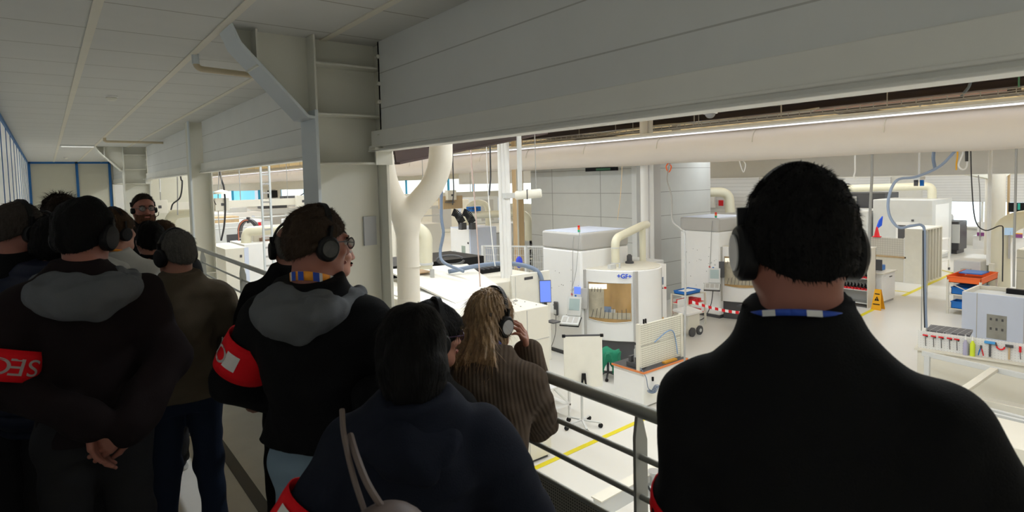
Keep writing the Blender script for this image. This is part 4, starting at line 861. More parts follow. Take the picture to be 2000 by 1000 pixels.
for k, s in enumerate((0.13, 0.27, 0.40, 0.54, 0.66)):
    t = thing('hex_key', ('red T-handled key at the far end of the white tool board', 'red T-handled key second from the far end of the tool board', 'red T-handled key in the middle of the row of five', 'red T-handled key second from the squeeze bottle', 'red T-handled key closest to the squeeze bottle')[k], 'tool', q(s, -0.03, -1.6), 'T-handled keys on the tool board')
    build('handle', MB().bar(q(s-0.045, -0.03, -1.575), q(s+0.045, -0.03, -1.575), 0.028), M_RED, t, 0.005); build('shaft', MB().cyl(q(s, -0.03, -1.58), q(s+0.01, -0.03, -1.80), 0.007, 6), M_DARK, t); build('hook', MB().cyl(q(s+0.03, 0, -1.60), q(s+0.03, -0.04, -1.60), 0.014, 8), M_BLACK, t)
def bottle(s, col, cap, lb):
    t = thing('bottle', lb, 'bottle', q(s, -0.06, zb)); c = q(s, -0.06, zb); build('body', MB().lathe(c, [(0.045, 0), (0.045, 0.24), (0.02, 0.29), (0.02, 0.31)], 12), col, t); build('nozzle', MB().lathe(c, [(0.018, 0.31), (0.012, 0.36), (0.004, 0.41)], 8), cap, t)
bottle(0.81, mat('lilac_plastic', (0.42, 0.40, 0.55), 0.3), M_MW, 'lilac squeeze bottle standing against the tool board')
bottle(0.92, mat('lime_plastic', lin('cfe03a'), 0.3), M_MW, 'yellow-green squeeze bottle next to the lilac one')
t = thing('hammer', 'blue-headed mallet hanging on the tool board', 'hammer', q(1.17, -0.03, -1.6)); build('head', MB().bar(q(1.10, -0.03, -1.55), q(1.27, -0.03, -1.55), 0.05), mat('mallet_blue', lin('4a9ad8'), 0.4), t, 0.008); build('handle', MB().bar(q(1.19, -0.03, -1.57), q(1.19, -0.03, -1.83), 0.03), M_DARK, t)
t = thing('pliers', 'pliers with pink handles hanging on the tool board', 'pliers', q(1.05, -0.03, -1.7))
for s in (-1, 1): build('handle', MB().tube(smooth_path([q(1.05, -0.03, -1.68), q(1.05+0.025*s, -0.03, -1.75), q(1.05+0.04*s, -0.03, -1.83)]), 0.010, 6), M_RED if s > 0 else M_BLUEP, t)
build('jaws', MB().bar(q(1.05, -0.03, -1.69), q(1.05, -0.03, -1.63), 0.03), M_DARK, t)
t = thing('wrench', 'red-handled wrench hanging next to the blue mallet', 'wrench', q(1.35, -0.03, -1.6)); build('grip', MB().tube(arc(q(1.35, -0.03, -1.60), 0.06, PI, 2*PI, 10, dy, (0, 0, 1)), 0.014, 6), M_RED, t); build('head', MB().bar(q(1.29, -0.03, -1.60), q(1.27, -0.03, -1.53), 0.025), M_DARK, t)
t = thing('screwdriver', 'red screwdriver hanging at the near end of the tool board', 'screwdriver', q(1.64, -0.03, -1.6)); build('handle', MB().cyl(q(1.64, -0.03, -1.55), q(1.64, -0.03, -1.66), 0.02, 10), M_RED, t); build('shaft', MB().cyl(q(1.64, -0.03, -1.66), q(1.65, -0.03, -1.80), 0.006, 6), M_DARK, t)
t = thing('hammer', 'brown-handled hammer next to the red wrench', 'hammer', q(1.48, -0.03, -1.6)); build('head', MB().bar(q(1.42, -0.03, -1.57), q(1.54, -0.03, -1.57), 0.045), M_DARK, t); build('handle', MB().bar(q(1.48, -0.03, -1.58), q(1.48, -0.03, -1.83), 0.026), M_TIMBER, t)
# open frame of beams below the gallery, in front of the tool bench
t = thing('beam_frame', 'open pale frame of beams in front of the tool bench', 'frame', (12.8, 3.2, FZ)); B_ = lambda p, q_, w_, h_: build('beam', MB().bar(p, q_, w_, h_), M_LG if w_ < 0.1 else M_BEIGE, t, 0.006)
z = -1.78
B_((13.6, 4.2, z), (13.0, 1.0, z), 0.06, 0.10); B_((13.35, 3.0, z+0.01), (11.75, 3.05, z-0.02), 0.12, 0.06); B_((12.2, 4.2, z-0.35), (11.8, 0.8, z-0.35), 0.08, 0.12); B_((11.75, 4.2, -2.05), (11.6, 0.8, -2.05), 0.06, 0.06)
for (x, y) in ((13.55, 4.1), (13.2, 2.2), (12.05, 3.4), (11.9, 1.8)): B_((x, y, FZ), (x, y, z-0.02), 0.09, 0.09)
build('inner_plate', MB().box((12.3, 1.5, -2.4), (12.34, 3.6, -2.05)), M_BEIGE, t)
t = thing('pale_housing', 'pale housing with curved pipe under the right edge of the gallery', 'machine', (10.2, 2.4, FZ)); build('housing', MB().box((10.3, 1.0, FZ), (11.4, 3.5, -1.98)), M_BEIGE, t, 0.01); build('seam', MB().box((10.293, 2.84, FZ), (10.3, 2.85, -2.0)), M_MG, t)
build('pipe_bend', MB().tube(bend_path([(9.2, 1.3, -3.0+0.5), (9.6, 1.6, -1.72), (10.5, 1.2, -1.72)], 0.4, 8), 0.16, 20), M_CREAMPIPE, t)
# beams low beside the railing post
t = thing('conveyor_frame', 'pale steel channel with valve below the railing post', 'frame', (5.4, 4.0, FZ)); c1 = onz(1165, 995, -1.9); c2 = onz(1290, 925, -1.9)
build('channel', MB().bar(c1, c2, 0.10, 0.22), M_LG, t, 0.006); build('channel_lip', MB().bar(c1+Vector((0, 0, 0.115)), c2+Vector((0, 0, 0.115)), 0.16, 0.015), M_BEIGE, t)
for s in (0.05, 0.95): p = c1+(c2-c1)*s; build('leg', MB().bar((p.x, p.y, FZ), (p.x, p.y, -1.95), 0.08), M_LG, t)
p = onz(1278, 945, -1.85); build('valve', MB().lathe((p.x, p.y, -2.0), [(0.09, 0), (0.09, 0.12), (0.05, 0.14), (0.05, 0.26), (0.08, 0.27), (0.08, 0.31)], 14), M_STEEL, t)
o = build('valve_cable', MB().tube(smooth_path([onz(1265, 950, -1.8), onz(1275, 962, -1.78), onz(1288, 958, -1.8), onz(1296, 975, -1.8)]), 0.014, 6), M_BLACK, at=p); tag(o, 'black cable beside the valve below the railing', 'cable')
o = build('grey_tank', MB().lathe((6.3, 3.6, FZ), [(0.5, 0), (0.5, 0.5), (0.42, 0.62), (0.1, 0.66)], 28), M_LG, at=(6.3, 3.6, FZ)); tag(o, 'round grey tank cover on the hall floor below the railing', 'tank')
# cabinets and pipe group at the right edge
P = onz(1907, 560, FZ)
block('control_cabinet', 'grey control cabinet behind the orange-topped cart', 24.2, 5.85, 26.4, 6.6, FZ+1.45, M_LG, (('door_joint', (25.2, 5.843, FZ+0.1), (25.22, 5.85, FZ+1.4), M_MG), ('lock', (24.5, 5.83, FZ+0.9), (24.6, 5.85, FZ+1.0), M_DARK), ('side_box', (24.0, 6.1, FZ+0.8), (24.2, 6.35, FZ+1.2), M_MG)), cat='cabinet')
block('beige_machine', 'beige machine block at the right edge behind the control cabinet', 26.0, 3.4, 28.6, 5.3, FZ+1.75, M_BEIGE, (('seam', (25.993, 3.4, FZ+1.0), (26.0, 5.3, FZ+1.02), M_MG), ('seam', (25.993, 3.4, FZ+1.45), (26.0, 5.3, FZ+1.47), M_MG), ('lock', (25.98, 5.0, FZ+0.8), (26.0, 5.06, FZ+0.9), M_DARK)))
t = thing('bent_duct', 'large cream bent duct at the right edge', 'duct', at(1945, 520, 20)); build('duct_bend', MB().tube(bend_path([at(1951, 560, 20), at(1951, 432, 20), at(2060, 424, 20)], 1.0, 12), 0.30, 24), M_CREAMPIPE, t)
t = thing('support_column', 'cream round column with branching arms near the right edge', 'column', (27.5, 6.25, FZ)); build('shaft', MB().cyl((27.5, 6.25, FZ), (27.5, 6.25, 1.75), 0.30, 24), M_DUCTW, t); build('arm', MB().bar((27.5, 6.25, 1.65), (28.6, 5.45, 2.6), 0.42, 0.42), M_CREAM, t, 0.02); build('arm', MB().bar((27.5, 6.25, 1.55), (26.5, 7.1, 1.85), 0.25, 0.25), M_CREAM, t, 0.02); build('side_plate', MB().box((27.75, 5.90, FZ), (27.85, 5.96, 1.9)), M_TIMBER, t)
t = thing('flat_screen', 'black flat screen with green lamp at the right edge', 'monitor', at(1985, 410, 21)); c = at(1988, 405, 21); n = (CAMP-c).normalized(); sd = n.cross(Vector((0, 0, 1))).normalized(); up = sd.cross(n)
build('panel', MB().obox(c, (0.26, 0.17, 0.03), (sd, up, n)), M_BLACK, t, 0.01); g = at(1990, 403, 20.8); build('green_lamp', MB().cyl(g-Vector((0, 0, 0.12)), g+Vector((0, 0, 0.10)), 0.035, 10), M_TURQ, t)
build('bracket', MB().bar(c-n*0.05, c-n*0.05-Vector((0, 0, 0.6)), 0.05), M_DARK, t)
t = thing('small_panel', 'pale blue operator screen under the bent duct', 'monitor', at(1972, 452, 20)); c = at(1972, 452, 19.6); build('panel', MB().obox(c, (0.15, 0.12, 0.03), (AX[0], Vector((0, 0, 1)), -AX[2])), mat('pale_screen', lin('a8c4e0'), 0.3, emit=0.4, var=0), t)
build('arm', MB().bar(c, c-Vector((0, 0, 0.9)), 0.05), M_MG, t)
# white service pole and conduits
def pole(px, y0, y1, dep, r, m, lb, nm='service_pole', cat='pole', zfix=True):
    a = at(px, y0, dep); b = at(px, y1, dep); b = Vector((a.x, a.y, b.z)); o = build(nm, MB().cyl(a, b, r, 12), m, at=b); tag(o, lb, cat); return o
pole(1935, 270, 520, 14, 0.040, M_MW, 'white service pole hanging in front of the cream round column')
o = build('socket_box', MB().obox(at(1937, 522, 13.95), (0.05, 0.05, 0.09)), M_BEIGE, bevel=0.01, at=at(1937, 522, 13.95)); tag(o, 'small cream socket box at the foot of the white service pole', 'box')
t = thing('air_line', 'blue-grey air line looping down in front of the far machines', 'hose', at(1740, 440, 12.5))
build('hose_loop', MB().tube(smooth_path([at(1865, 296, 12.5), at(1835, 325, 12.5), at(1790, 345, 12.5), at(1752, 352, 12.5), at(1736, 385, 12.5), at(1737, 420, 12.5), at(1755, 444, 12.5), at(1780, 441, 12.5), at(1800, 440, 12.5), at(1806, 460, 12.5), at(1806, 560, 12.5), at(1809, 640, 12.5)], 8), 0.028, 10), mat('pale_hose', lin('93a3bd'), 0.4), t)
build('cord', MB().tube(smooth_path([at(1803, 450, 12.45), at(1804, 560, 12.45), at(1806, 640, 12.45)]), 0.012, 6), M_CABLE, t)
for px in (1802, 1812): build('conduit', MB().cyl(at(px, 452, 12.5), Vector((at(px, 452, 12.5).x, at(px, 452, 12.5).y, -1.6)), 0.010, 6), M_STEEL, t)
# ---------------------------------------------------------------- left and middle distance of the hall
x0, y0, x1, y1, zt = 4.34, 20.7, 4.85, 22.6, 0.0
block('switch_cabinet', 'white switch cabinet between the slim column and the big column', 4.3, 20.0, 4.95, 22.4, -0.05, M_BEIGE, (('door_seam', (4.3, 19.993, -1.4), (4.9, 20.0, -1.385), M_MG), ('lock', (4.72, 19.98, -0.35), (4.78, 20.0, -0.27), M_DARK), ('lock', (4.72, 19.98, -1.75), (4.78, 20.0, -1.67), M_DARK), ('corner_strip', (4.85, 19.99, FZ), (4.98, 20.02, -0.05), M_MBLUE)), 0.01, cat='cabinet')
block('long_housing', 'long white machine housing with two panels behind the railing', 5.25, 21.6, 8.9, 23.6, -0.10, M_MW, (('panel_joint', (6.45, 21.593, FZ), (6.47, 21.6, -0.12), M_MG), ('side_plate', (5.243, 21.8, FZ), (5.25, 23.2, -0.2), M_LG)), 0.01)
block('white_box_unit', 'white box unit beside the head of the balding man', 5.75, 18.2, 7.2, 19.2, -0.55, M_MW, (('lock', (5.80, 18.18, -0.95), (5.86, 18.2, -0.87), M_DARK),), 0.01)
t = thing('chip_conveyor', 'sloping grey chip conveyor in front of the white housing', 'conveyor', (4.9, 15.5, FZ))
A = onz(428, 640, -2.4); Bp = onz(498, 528, -0.95)
a = Vector((4.35, 14.6, -2.15)); b = Vector((5.35, 17.4, -1.05))
build('trough', MB().bar(a, b, 0.85, 0.28, up=(-0.2, -0.3, 1)), M_MG, t, 0.02); build('belt', MB().bar(a+Vector((0.0, -0.05, 0.16)), b+Vector((0, -0.05, 0.16)), 0.55, 0.05, up=(-0.2, -0.3, 1)), M_DARK, t)
for s in (0.15, 0.9): p = a+(b-a)*s; build('leg', MB().bar((p.x, p.y, FZ), (p.x, p.y, p.z), 0.08), M_MG, t)
build('motor', MB().cyl(b+Vector((0.5, 0, 0.05)), b+Vector((0.95, 0, 0.05)), 0.16, 16), M_LG, t)
t = thing('drag_chain', 'black cable drag chain arching above the white housing', 'cable chain', at(487, 465, 21))
ch = MB(); cc = at(486, 452, 22.0)
path = [cc+AX[0]*(0.33*math.cos(q))+Vector((0, 0, 0.42*math.sin(q))) for q in [PI-PI*k/24 for k in range(25)]]; path = [path[0]-Vector((0, 0, 0.5)), path[0]-Vector((0, 0, 0.25))]+path+[path[-1]-Vector((0, 0, 0.25))]
for k in range(len(path)-1): ch.bar(path[k]+(path[k+1]-path[k])*0.08, path[k]+(path[k+1]-path[k])*0.92, 0.22, 0.10, up=tuple(AX[0]))
build('links', ch, M_DARK, t); dts = MB()
for k in range(2, 16): p = path[k]-AX[2]*0.06; dts.obox(p, (0.025, 0.02, 0.03))
build('orange_hose', MB().tube([p-AX[2]*0.12 for p in path[:16]], 0.02, 6), mat('salmon', lin('c87a62'), 0.5), t)
build('foot', MB().obox(path[0]-Vector((0, 0, 0.1)), (0.12, 0.12, 0.12)), M_BEIGE, t)
t = thing('drag_chain', 'pair of black cable drag chains on top of the pale machine behind the Y-shaped duct', 'cable chain', at(905, 425, 24))
for off in (0, 0.42):
    m = MB(); pp = smooth_path([at(884, 414, 24)+AX[0]*off, at(893, 418, 24)+AX[0]*off, at(899, 428, 24)+AX[0]*off, at(903, 435, 24)+AX[0]*off], 5)
    for k in range(len(pp)-1): m.bar(pp[k]+(pp[k+1]-pp[k])*0.1, pp[k+1], 0.30, 0.12, up=tuple(-AX[2]))
    build('links', m, M_BLACK, t); e = pp[-1]; build('foot', MB().box((e.x-0.12, e.y-0.12, -0.06), (e.x+0.12, e.y+0.12, e.z)), M_DARK, t)
t = thing('cream_pipe', 'cream pipe with elbow running above the white housing', 'pipe', at(485, 470, 21)); build('pipe_run', MB().tube(bend_path([at(481, 478, 21), at(481, 452, 21), at(560, 447, 21), at(600, 445, 21)], 0.3, 8), 0.17, 18), M_CREAMPIPE, t)
build('pipe_flange', MB().cyl(at(481, 478, 21), at(481, 474, 21), 0.22, 18), M_CREAMPIPE, t)
t = thing('machine_drive', 'small beige motor block on the white housing under the cream pipe', 'motor', at(506, 465, 22)); c = at(500, 464, 21.5); build('block', MB().obox(c, (0.14, 0.2, 0.15)), M_BEIGE, t, 0.01); c2 = at(516, 468, 21.6); build('gear', MB().obox(c2, (0.2, 0.2, 0.08)), mat('rusty', (0.22, 0.12, 0.08), 0.7), t)
# power rail with junction boxes
t = thing('power_rail', 'cream power rail running across the left of the hall', 'rail', (9, 22, 1.29)); 
build('rail', MB().box((1.95, 21.95, 1.18), (16.5, 22.05, 1.42)), M_BEIGE, t)
for k in range(6): build('hanger', MB().cyl((2.9+2.4*k, 22, 1.42), (2.9+2.4*k, 22, 4.35), 0.015, 6), M_GREYCABLE, t)
for px, py, lb in ((310, 381, 'cream junction box on the power rail nearest the guide'), (433, 400, 'cream junction box on the power rail right of the slim column'), (590, 392, 'cream junction box on the power rail left of the big column'), (880, 378, 'cream junction box on the power rail right of the Y-shaped duct')):
    c = ony(px, py, 21.86); c.z = 1.30; t = thing('junction_box', lb, 'junction box', c, 'junction boxes on the power rail'); build('box', MB().obox(c, (0.22, 0.12, 0.21)), M_BEIGE, t, 0.012); build('socket', MB().obox(c-Vector((0, 0.125, 0)), (0.045, 0.01, 0.045)), M_DARK, t, 0.006)
# hanging ladder track and drops
t = thing('cable_ladder', 'grey cable ladder hanging down left of the big column', 'cable ladder', at(518, 480, 13)); c = at(518, 350, 13)
for s in (-0.09, 0.09): build('side_rail', MB().box((c.x+s-0.018, c.y-0.03, -0.75), (c.x+s+0.018, c.y+0.03, 4.3)), M_GREYPAINT, t)
rg = MB()
for k in range(24): rg.box((c.x-0.09, c.y-0.012, -0.7+0.2*k), (c.x+0.09, c.y+0.012, -0.66+0.2*k))
build('rungs', rg, M_STEEL, t)
def cable(pts, r, m, lb, nm='hanging_cable', cat='cable', hang=None):
    if hang == 'duct':      # hangs from the underside of the fabric duct
        k = 15.05/(ray(pts[0][0], pts[0][1]).x*pts[0][2]); pts = [(a, b, c*k) for a, b, c in pts]
    P = [at(*p) for p in pts]
    if hang == 'duct': P = [Vector((P[0].x, P[0].y, 2.26))]+P
    if hang == 'roof': P = [Vector((P[0].x, P[0].y, 4.35))]+P
    o = build(nm, MB().tube(smooth_path(P, 6), r, 7), m, at=P[-1]); return tag(o, lb, cat)
cable([(430, 335, 20), (437, 365, 20), (440, 400, 20), (438, 440, 20), (432, 470, 20)], 0.03, M_CABLE, 'thick dark cable dropping to the junction box right of the slim column', hang='roof')
cable([(427, 335, 20), (426, 380, 20), (427, 430, 20), (431, 468, 20)], 0.015, M_GREYCABLE, 'thin grey cable beside the thick dark one right of the slim column', hang='roof')
cable([(352, 335, 16), (356, 355, 16), (352, 385, 16), (338, 398, 16), (334, 410, 16)], 0.02, M_CABLE, 'dark cable looping left of the slim column behind the guide', hang='roof')
cable([(346, 335, 16), (347, 420, 16)], 0.015, M_GREYCABLE, 'straight grey drop left of the slim column', hang='roof')
cable([(312, 345, 14), (313, 375, 14)], 0.012, M_MW, 'white cord hanging just right of the guide', hang='roof')
cable([(600, 360, 22), (596, 375, 22), (583, 385, 22), (585, 395, 22)], 0.02, M_CABLE, 'small black cable loop above the box left of the big column', hang='roof')
cable([(405, 355, 18), (415, 385, 18), (422, 400, 18)], 0.012, M_CABLE, 'thin slanting cable beside the slim column', hang='roof')
# pendant saucer lamp and ceiling items in that bay
t = thing('pendant_lamp', 'pale pendant lamp hanging right of the slim column', 'lamp', at(433, 376, 20)); c = at(433, 376, 20); build('shade', MB().lathe(c, [(0.26, -0.05), (0.24, 0.02), (0.1, 0.08), (0.02, 0.1)]), M_BEIGE, t); build('stem', MB().cyl(c, c+Vector((0, 0, 2.2)), 0.012, 6), M_GREYCABLE, t)
t = thing('wall_monitor', 'black square screen on the pale pier between the blue windows', 'monitor', (24.8, 85.6, 0.8)); build('panel', MB().box((24.2, 85.6, 0.35), (25.5, 85.78, 1.35)), M_BLACK, t, 0.01); build('bracket', MB().box((24.4, 85.76, 0.1), (25.3, 85.8, 1.5)), M_MG, t)
block('grey_machine', 'grey machine with red strip left of the drag chain', 5.2, 27.5, 7.9, 30.5, 0.35, M_LG, (('red_strip', (7.3, 27.48, -0.7), (7.42, 27.5, 0.3), M_RED), ('dark_hatch', (6.0, 27.48, -0.5), (6.5, 27.5, -0.15), M_DARK), ('top_gear', (5.4, 27.8, 0.35), (6.6, 29, 0.6), M_TIMBER)))
block('rear_machine', 'white machine top behind the drag chain left of the big column', 9.2, 28.0, 13.0, 30.5, 0.25, M_MW, (('roof_gear', (9.6, 28.2, 0.25), (10.4, 29, 0.5), M_DARK), ('vent', (11.2, 27.98, -0.4), (12.2, 28, 0.0), M_MG)))
block('rear_machine', 'beige machine far behind the guide', 2.6, 26.0, 4.6, 29.5, -0.25, M_BEIGE, (('seam', (3.5, 25.99, FZ), (3.52, 26, -0.3), M_MG),))
t = thing('cream_pipe', 'cream pipe bend behind the guide beside the slim column', 'pipe', at(335, 430, 20)); build('pipe_run', MB().tube(bend_path([at(332, 470, 20), at(332, 418, 20), at(372, 414, 20), at(398, 413, 20)], 0.4, 8), 0.17, 16), M_CREAMPIPE, t)
for k, (y, z) in enumerate(((25.5, 0.62), (25.5, 0.25))):
    o = build('pipe_rail', (lambda m: [m.cyl((q, y, z), (q, y, 4.35), 0.012, 6) for q in (3.0, 8.0, 13.0)] and m)(MB().cyl((1.94, y, z), (15.5, y, z), 0.03, 8)), M_LG, at=(9, y, z)); tag(o, ('upper', 'lower')[k]+' thin grey pipe crossing the left of the hall under the power rail', 'pipe')
# middle group seen right of the Y-shaped duct
X0, Y0, X1, Y1, ZT = 13.6, 20.2, 14.95, 21.7, -0.05
block('pale_machine', 'pale blue-sided machine with a narrow window right of the Y-shaped duct', X0, Y0, X1, Y1, ZT, M_MBLUE, (('front_door', (X0-0.02, Y0+0.05, FZ+0.2), (X0, Y1-0.05, ZT-0.04), M_MW), ('window', (X0-0.03, Y0+0.35, FZ+0.6), (X0-0.02, Y0+0.62, ZT-0.75), mat('green_window', (0.32, 0.38, 0.33), 0.2)), ('sheet', (X0-0.03, Y1-0.45, FZ+1.15), (X0-0.02, Y1-0.22, FZ+1.6), M_LG), ('control_strip', (X0-0.03, Y0+0.15, FZ+0.5), (X0-0.02, Y0+0.3, FZ+1.3), M_BEIGE), ('orange_tag', (X0-0.04, Y0+0.18, FZ+1.15), (X0-0.03, Y0+0.28, FZ+1.28), M_ORANGE), ('lock', (X0-0.04, Y0+0.08, ZT-0.65), (X0-0.02, Y0+0.16, ZT-0.57), M_DARK)), 0.015)
x0, y0, x1, y1, zt = cbox(960, 560, 955, 990, 455)
block('grey_housing', 'grey housing directly right of the pale blue-sided machine', x0, y0, x1+0.3, y1+0.5, zt, M_LG, (('top_edge', (x0-0.01, y0-0.01, zt-0.05), (x1+0.3, y0, zt), M_MG),), 0.01)
x0, y0, x1, y1, zt = cbox(1003, 545, 1000, 1036, 436)
block('panel_cabinet', 'light grey panelled cabinet behind the white double pipes', x0, y0, x1, y1+0.8, zt, M_LG, tuple(('seam', (x0, y0-0.007, FZ+q), (x1, y0, FZ+q+0.012), M_MG) for q in (0.6, 1.1, 1.6)), 0.01, cat='cabinet')
t = thing('cream_pipe', 'long cream pipe with downturned end behind the white double pipes', 'pipe', at(960, 420, 26)); build('pipe_run', MB().tube(bend_path([at(912, 421, 26), at(1032, 415, 26), at(1032, 470, 26)], 0.5, 8), 0.16, 16), M_CREAMPIPE, t)
t = thing('cream_pipe', 'cream hoop of pipe above the drag chains', 'pipe', at(930, 400, 30)); build('pipe_run', MB().tube(bend_path([(at(912, 415, 30).x, at(912, 415, 30).y, FZ), at(913, 398, 30), at(952, 394, 30), (at(955, 415, 30).x, at(955, 415, 30).y, FZ)], 0.5, 8), 0.15, 14), M_CREAMPIPE, t)
for k, (xx, zz) in enumerate(((860, 395), (905, 408))):
    c = at(xx+20, zz, 26); t = thing('gear_box', ('dark control box behind the Y-shaped duct', 'small blue and beige gear on the pale machine top')[k], 'box', c); build('case', MB().obox(c, (0.5 if k == 0 else 0.25, 0.2, 0.28 if k == 0 else 0.1)), M_TIMBER if k == 0 else M_BLUEP, t, 0.01); build('face', MB().obox(c-AX[2]*0.22, (0.2, 0.02, 0.2 if k == 0 else 0.08), (AX[0], Vector((0, 0, 1)), AX[2])), M_DARK, t)
x0, y0, x1, y1, zt = cbox(845, 560, 800, 888, 440)
block('beige_cabinet', 'beige cabinet row behind the cream elbow pipe', x0-1.2, y0+1, x1, y1+0.5, zt, M_BEIGE, (('slot', (x0-0.6, y0+0.985, FZ+1.2), (x0-0.5, y0+1.0, FZ+2.2), M_DARK), ('sheet', (x0-0.2, y0+0.985, FZ+1.3), (x0+0.1, y0+1.0, FZ+1.7), M_LG)), 0.01, cat='cabinet')
x0, y0, x1, y1, zt = cbox(1030, 525, 1024, 1062, 462)
t = thing('open_shelf', 'cream open shelf with dark boxes left of the grey panel building', 'shelf', (x0, y0, FZ)); build('top', MB().box((x0, y0, zt-0.06), (x1, y0+0.6, zt)), M_BEIGE, t)
for x in (x0, (x0+x1)/2+0.3, x1): build('side', MB().box((x-0.06, y0, FZ), (x+0.06, y0+0.6, zt)), M_BEIGE, t)
for q in (0.35, 0.75): build('shelf', MB().box((x0, y0, FZ+q*1.3), (x1, y0+0.6, FZ+q*1.3+0.06)), M_BEIGE, t)
build('back', MB().box((x0, y0+0.55, FZ), (x1, y0+0.6, zt)), M_DARK, t)
for k in range(2):
    o = build('storage_box', MB().box((x0+0.25, y0+0.05, FZ+0.55+0.52*k), (x0+0.95, y0+0.5, FZ+0.72+0.52*k)), M_DARK, at=(x0+0.6, y0+0.3, FZ+0.55+0.52*k)); tag(o, ('dark box on the lower shelf left of the grey panel building', 'dark box on the upper shelf left of the grey panel building')[k], 'box')
o = build('spray_bottle', MB().lathe((x0+0.5, y0+0.3, zt), [(0.12, 0), (0.12, 0.25), (0.05, 0.32), (0.05, 0.4)], 10), M_LG, at=(x0+0.5, y0+0.3, zt)); tag(o, 'grey bottle on the cream open shelf', 'bottle')
o = build('yellow_bottle', MB().lathe((x0+0.95, y0+0.3, zt), [(0.1, 0), (0.1, 0.18), (0.11, 0.2), (0.08, 0.36)], 10), M_SIGN, at=(x0+0.95, y0+0.3, zt)); tag(o, 'yellow-capped bottle on the cream open shelf', 'bottle')
# mesh fence
t = thing('mesh_fence', 'pale wire mesh fence between the long machine and the milling machine', 'fence', (12.4, 14.2, FZ)); fa = Vector((11.0, 15.6, 0)); fb = Vector((12.6, 13.2, 0)); fence = MB(); dd = (fb-fa); L_ = dd.length; dd.normalize()
for k in range(int(L_/0.07)): p = fa+dd*0.07*k; fence.bar((p.x, p.y, FZ+0.3), (p.x, p.y, -0.25), 0.010)
for k in range(11): z = FZ+0.35+0.2*k; fence.bar((fa.x, fa.y, z), (fb.x, fb.y, z), 0.010)
build('mesh', fence, M_LG, t)
for s in (0, 0.5, 1.0): p = fa+dd*L_*s; build('post', MB().bar((p.x, p.y, FZ), (p.x, p.y, -0.2), 0.10), M_LG, t)
build('top_rail', MB().bar((fa.x, fa.y, -0.22), (fb.x, fb.y, -0.22), 0.05), M_LG, t)
c = at(1014, 512, 17); o = build('blue_vest', MB().ell(c, (0.11, 0.08, 0.17)), mat('vest_blue', lin('3f50d8'), 0.7), at=c); tag(o, 'small blue bundle hanging on the mesh fence', 'cloth')
# white double pipes in front of the fence
t = thing('pipe_riser', 'three white vertical pipes rising behind the long machine', 'pipe', at(988, 525, 13.6))
for px, r in ((981, 0.045), (988, 0.055), (994.5, 0.065)):
    a = at(px, 525, 13.6); build('riser', MB().cyl((a.x, a.y, FZ), (a.x, a.y, 4.3), r, 14), M_MW, t)
a = at(990, 382, 13.55); build('clamp', MB().obox(a, (0.13, 0.13, 0.06)), M_LG, t)
# grey panel building
M_PB = line_mat('cabin_panels', (0.50, 0.51, 0.49), (0.24, 0.24, 0.22), 2, 0.86, 0.02, offset=0.33-0.0, axis2=1, period2=2.62, width2=0.03, offset2=-17.4, rough=0.5)
t = thing('panel_cabin', 'big grey panelled cabin in the middle of the hall', 'building', (17, 16, FZ)); t['kind'] = 'structure'
build('wall_panels', MB().box((15.9, 13.55, FZ), (20.5, 19.0, 2.9)), M_PB, t); build('corner_post', MB().box((15.86, 13.35, FZ), (16.25, 13.56, 2.9)), M_LG, t); build('side_return', MB().box((16.25, 13.45, FZ), (17.3, 13.56, 2.9)), M_MG, t)
t = thing('exit_sign', 'black-framed green panel at the top of the grey cabin', 'sign', (15.85, 14.9, 2.2)); build('frame', MB().box((15.84, 14.2, 2.13), (15.9, 15.75, 2.26)), M_BLACK, t); build('green_panel', MB().box((15.83, 14.5, 2.15), (15.845, 15.2, 2.23)), mat('dark_green', (0.05, 0.16, 0.09), 0.5), t)
# columns
for (px, dep, r, m, lb) in ((1259, 19.5, 0.13, M_MW, 'white round column in front of the grey cabin'), (1271, 19.6, 0.10, M_MW, 'thinner white pipe column right of the white round column')):
    a = at(px, 400, dep); o = build('pipe_column', MB().cyl((a.x, a.y, FZ), (a.x, a.y, 4.3), r, 20), m, at=(a.x, a.y, FZ)); tag(o, lb, 'column')
a = at(1012, 400, 24); t = thing('timber_column', 'brown timber-coloured column behind the hanging heater', 'column', (a.x, a.y, FZ)); build('shaft', MB().box((a.x-0.16, a.y-0.16, FZ), (a.x+0.16, a.y+0.16, 4.3)), M_TIMBER, t); build('edge_strip', MB().box((a.x-0.2, a.y-0.17, FZ), (a.x-0.12, a.y-0.155, 4.3)), M_BEIGE, t)
a = at(1322, 400, 22.5); t = thing('steel_column', 'beige steel column with red fire sign left of the second milling machine', 'column', (a.x, a.y, FZ)); build('shaft', MB().box((a.x-0.10, a.y-0.12, FZ), (a.x+0.12, a.y+0.12, 4.3)), M_BEIGE, t); c = at(1322, 428, 22.3); build('round_sign', MB().cyl(c, c-AX[2]*0.02, 0.13, 18), M_RED, t); build('sign_center', MB().cyl(c-AX[2]*0.02, c-AX[2]*0.03, 0.06, 14), M_MW, t); c = at(1322, 408, 22.3); build('plate', MB().obox(c, (0.08, 0.03, 0.08)), mat('maroon', (0.12, 0.03, 0.03), 0.5), t)
t = thing('cream_pipe', 'cream pipe with elbow above the second milling machine', 'pipe', at(1400, 375, 24)); build('pipe_run', MB().tube(bend_path([at(1325, 376, 24), at(1424, 375, 24), at(1426, 415, 24)], 0.5, 8), 0.19, 16), M_CREAMPIPE, t)
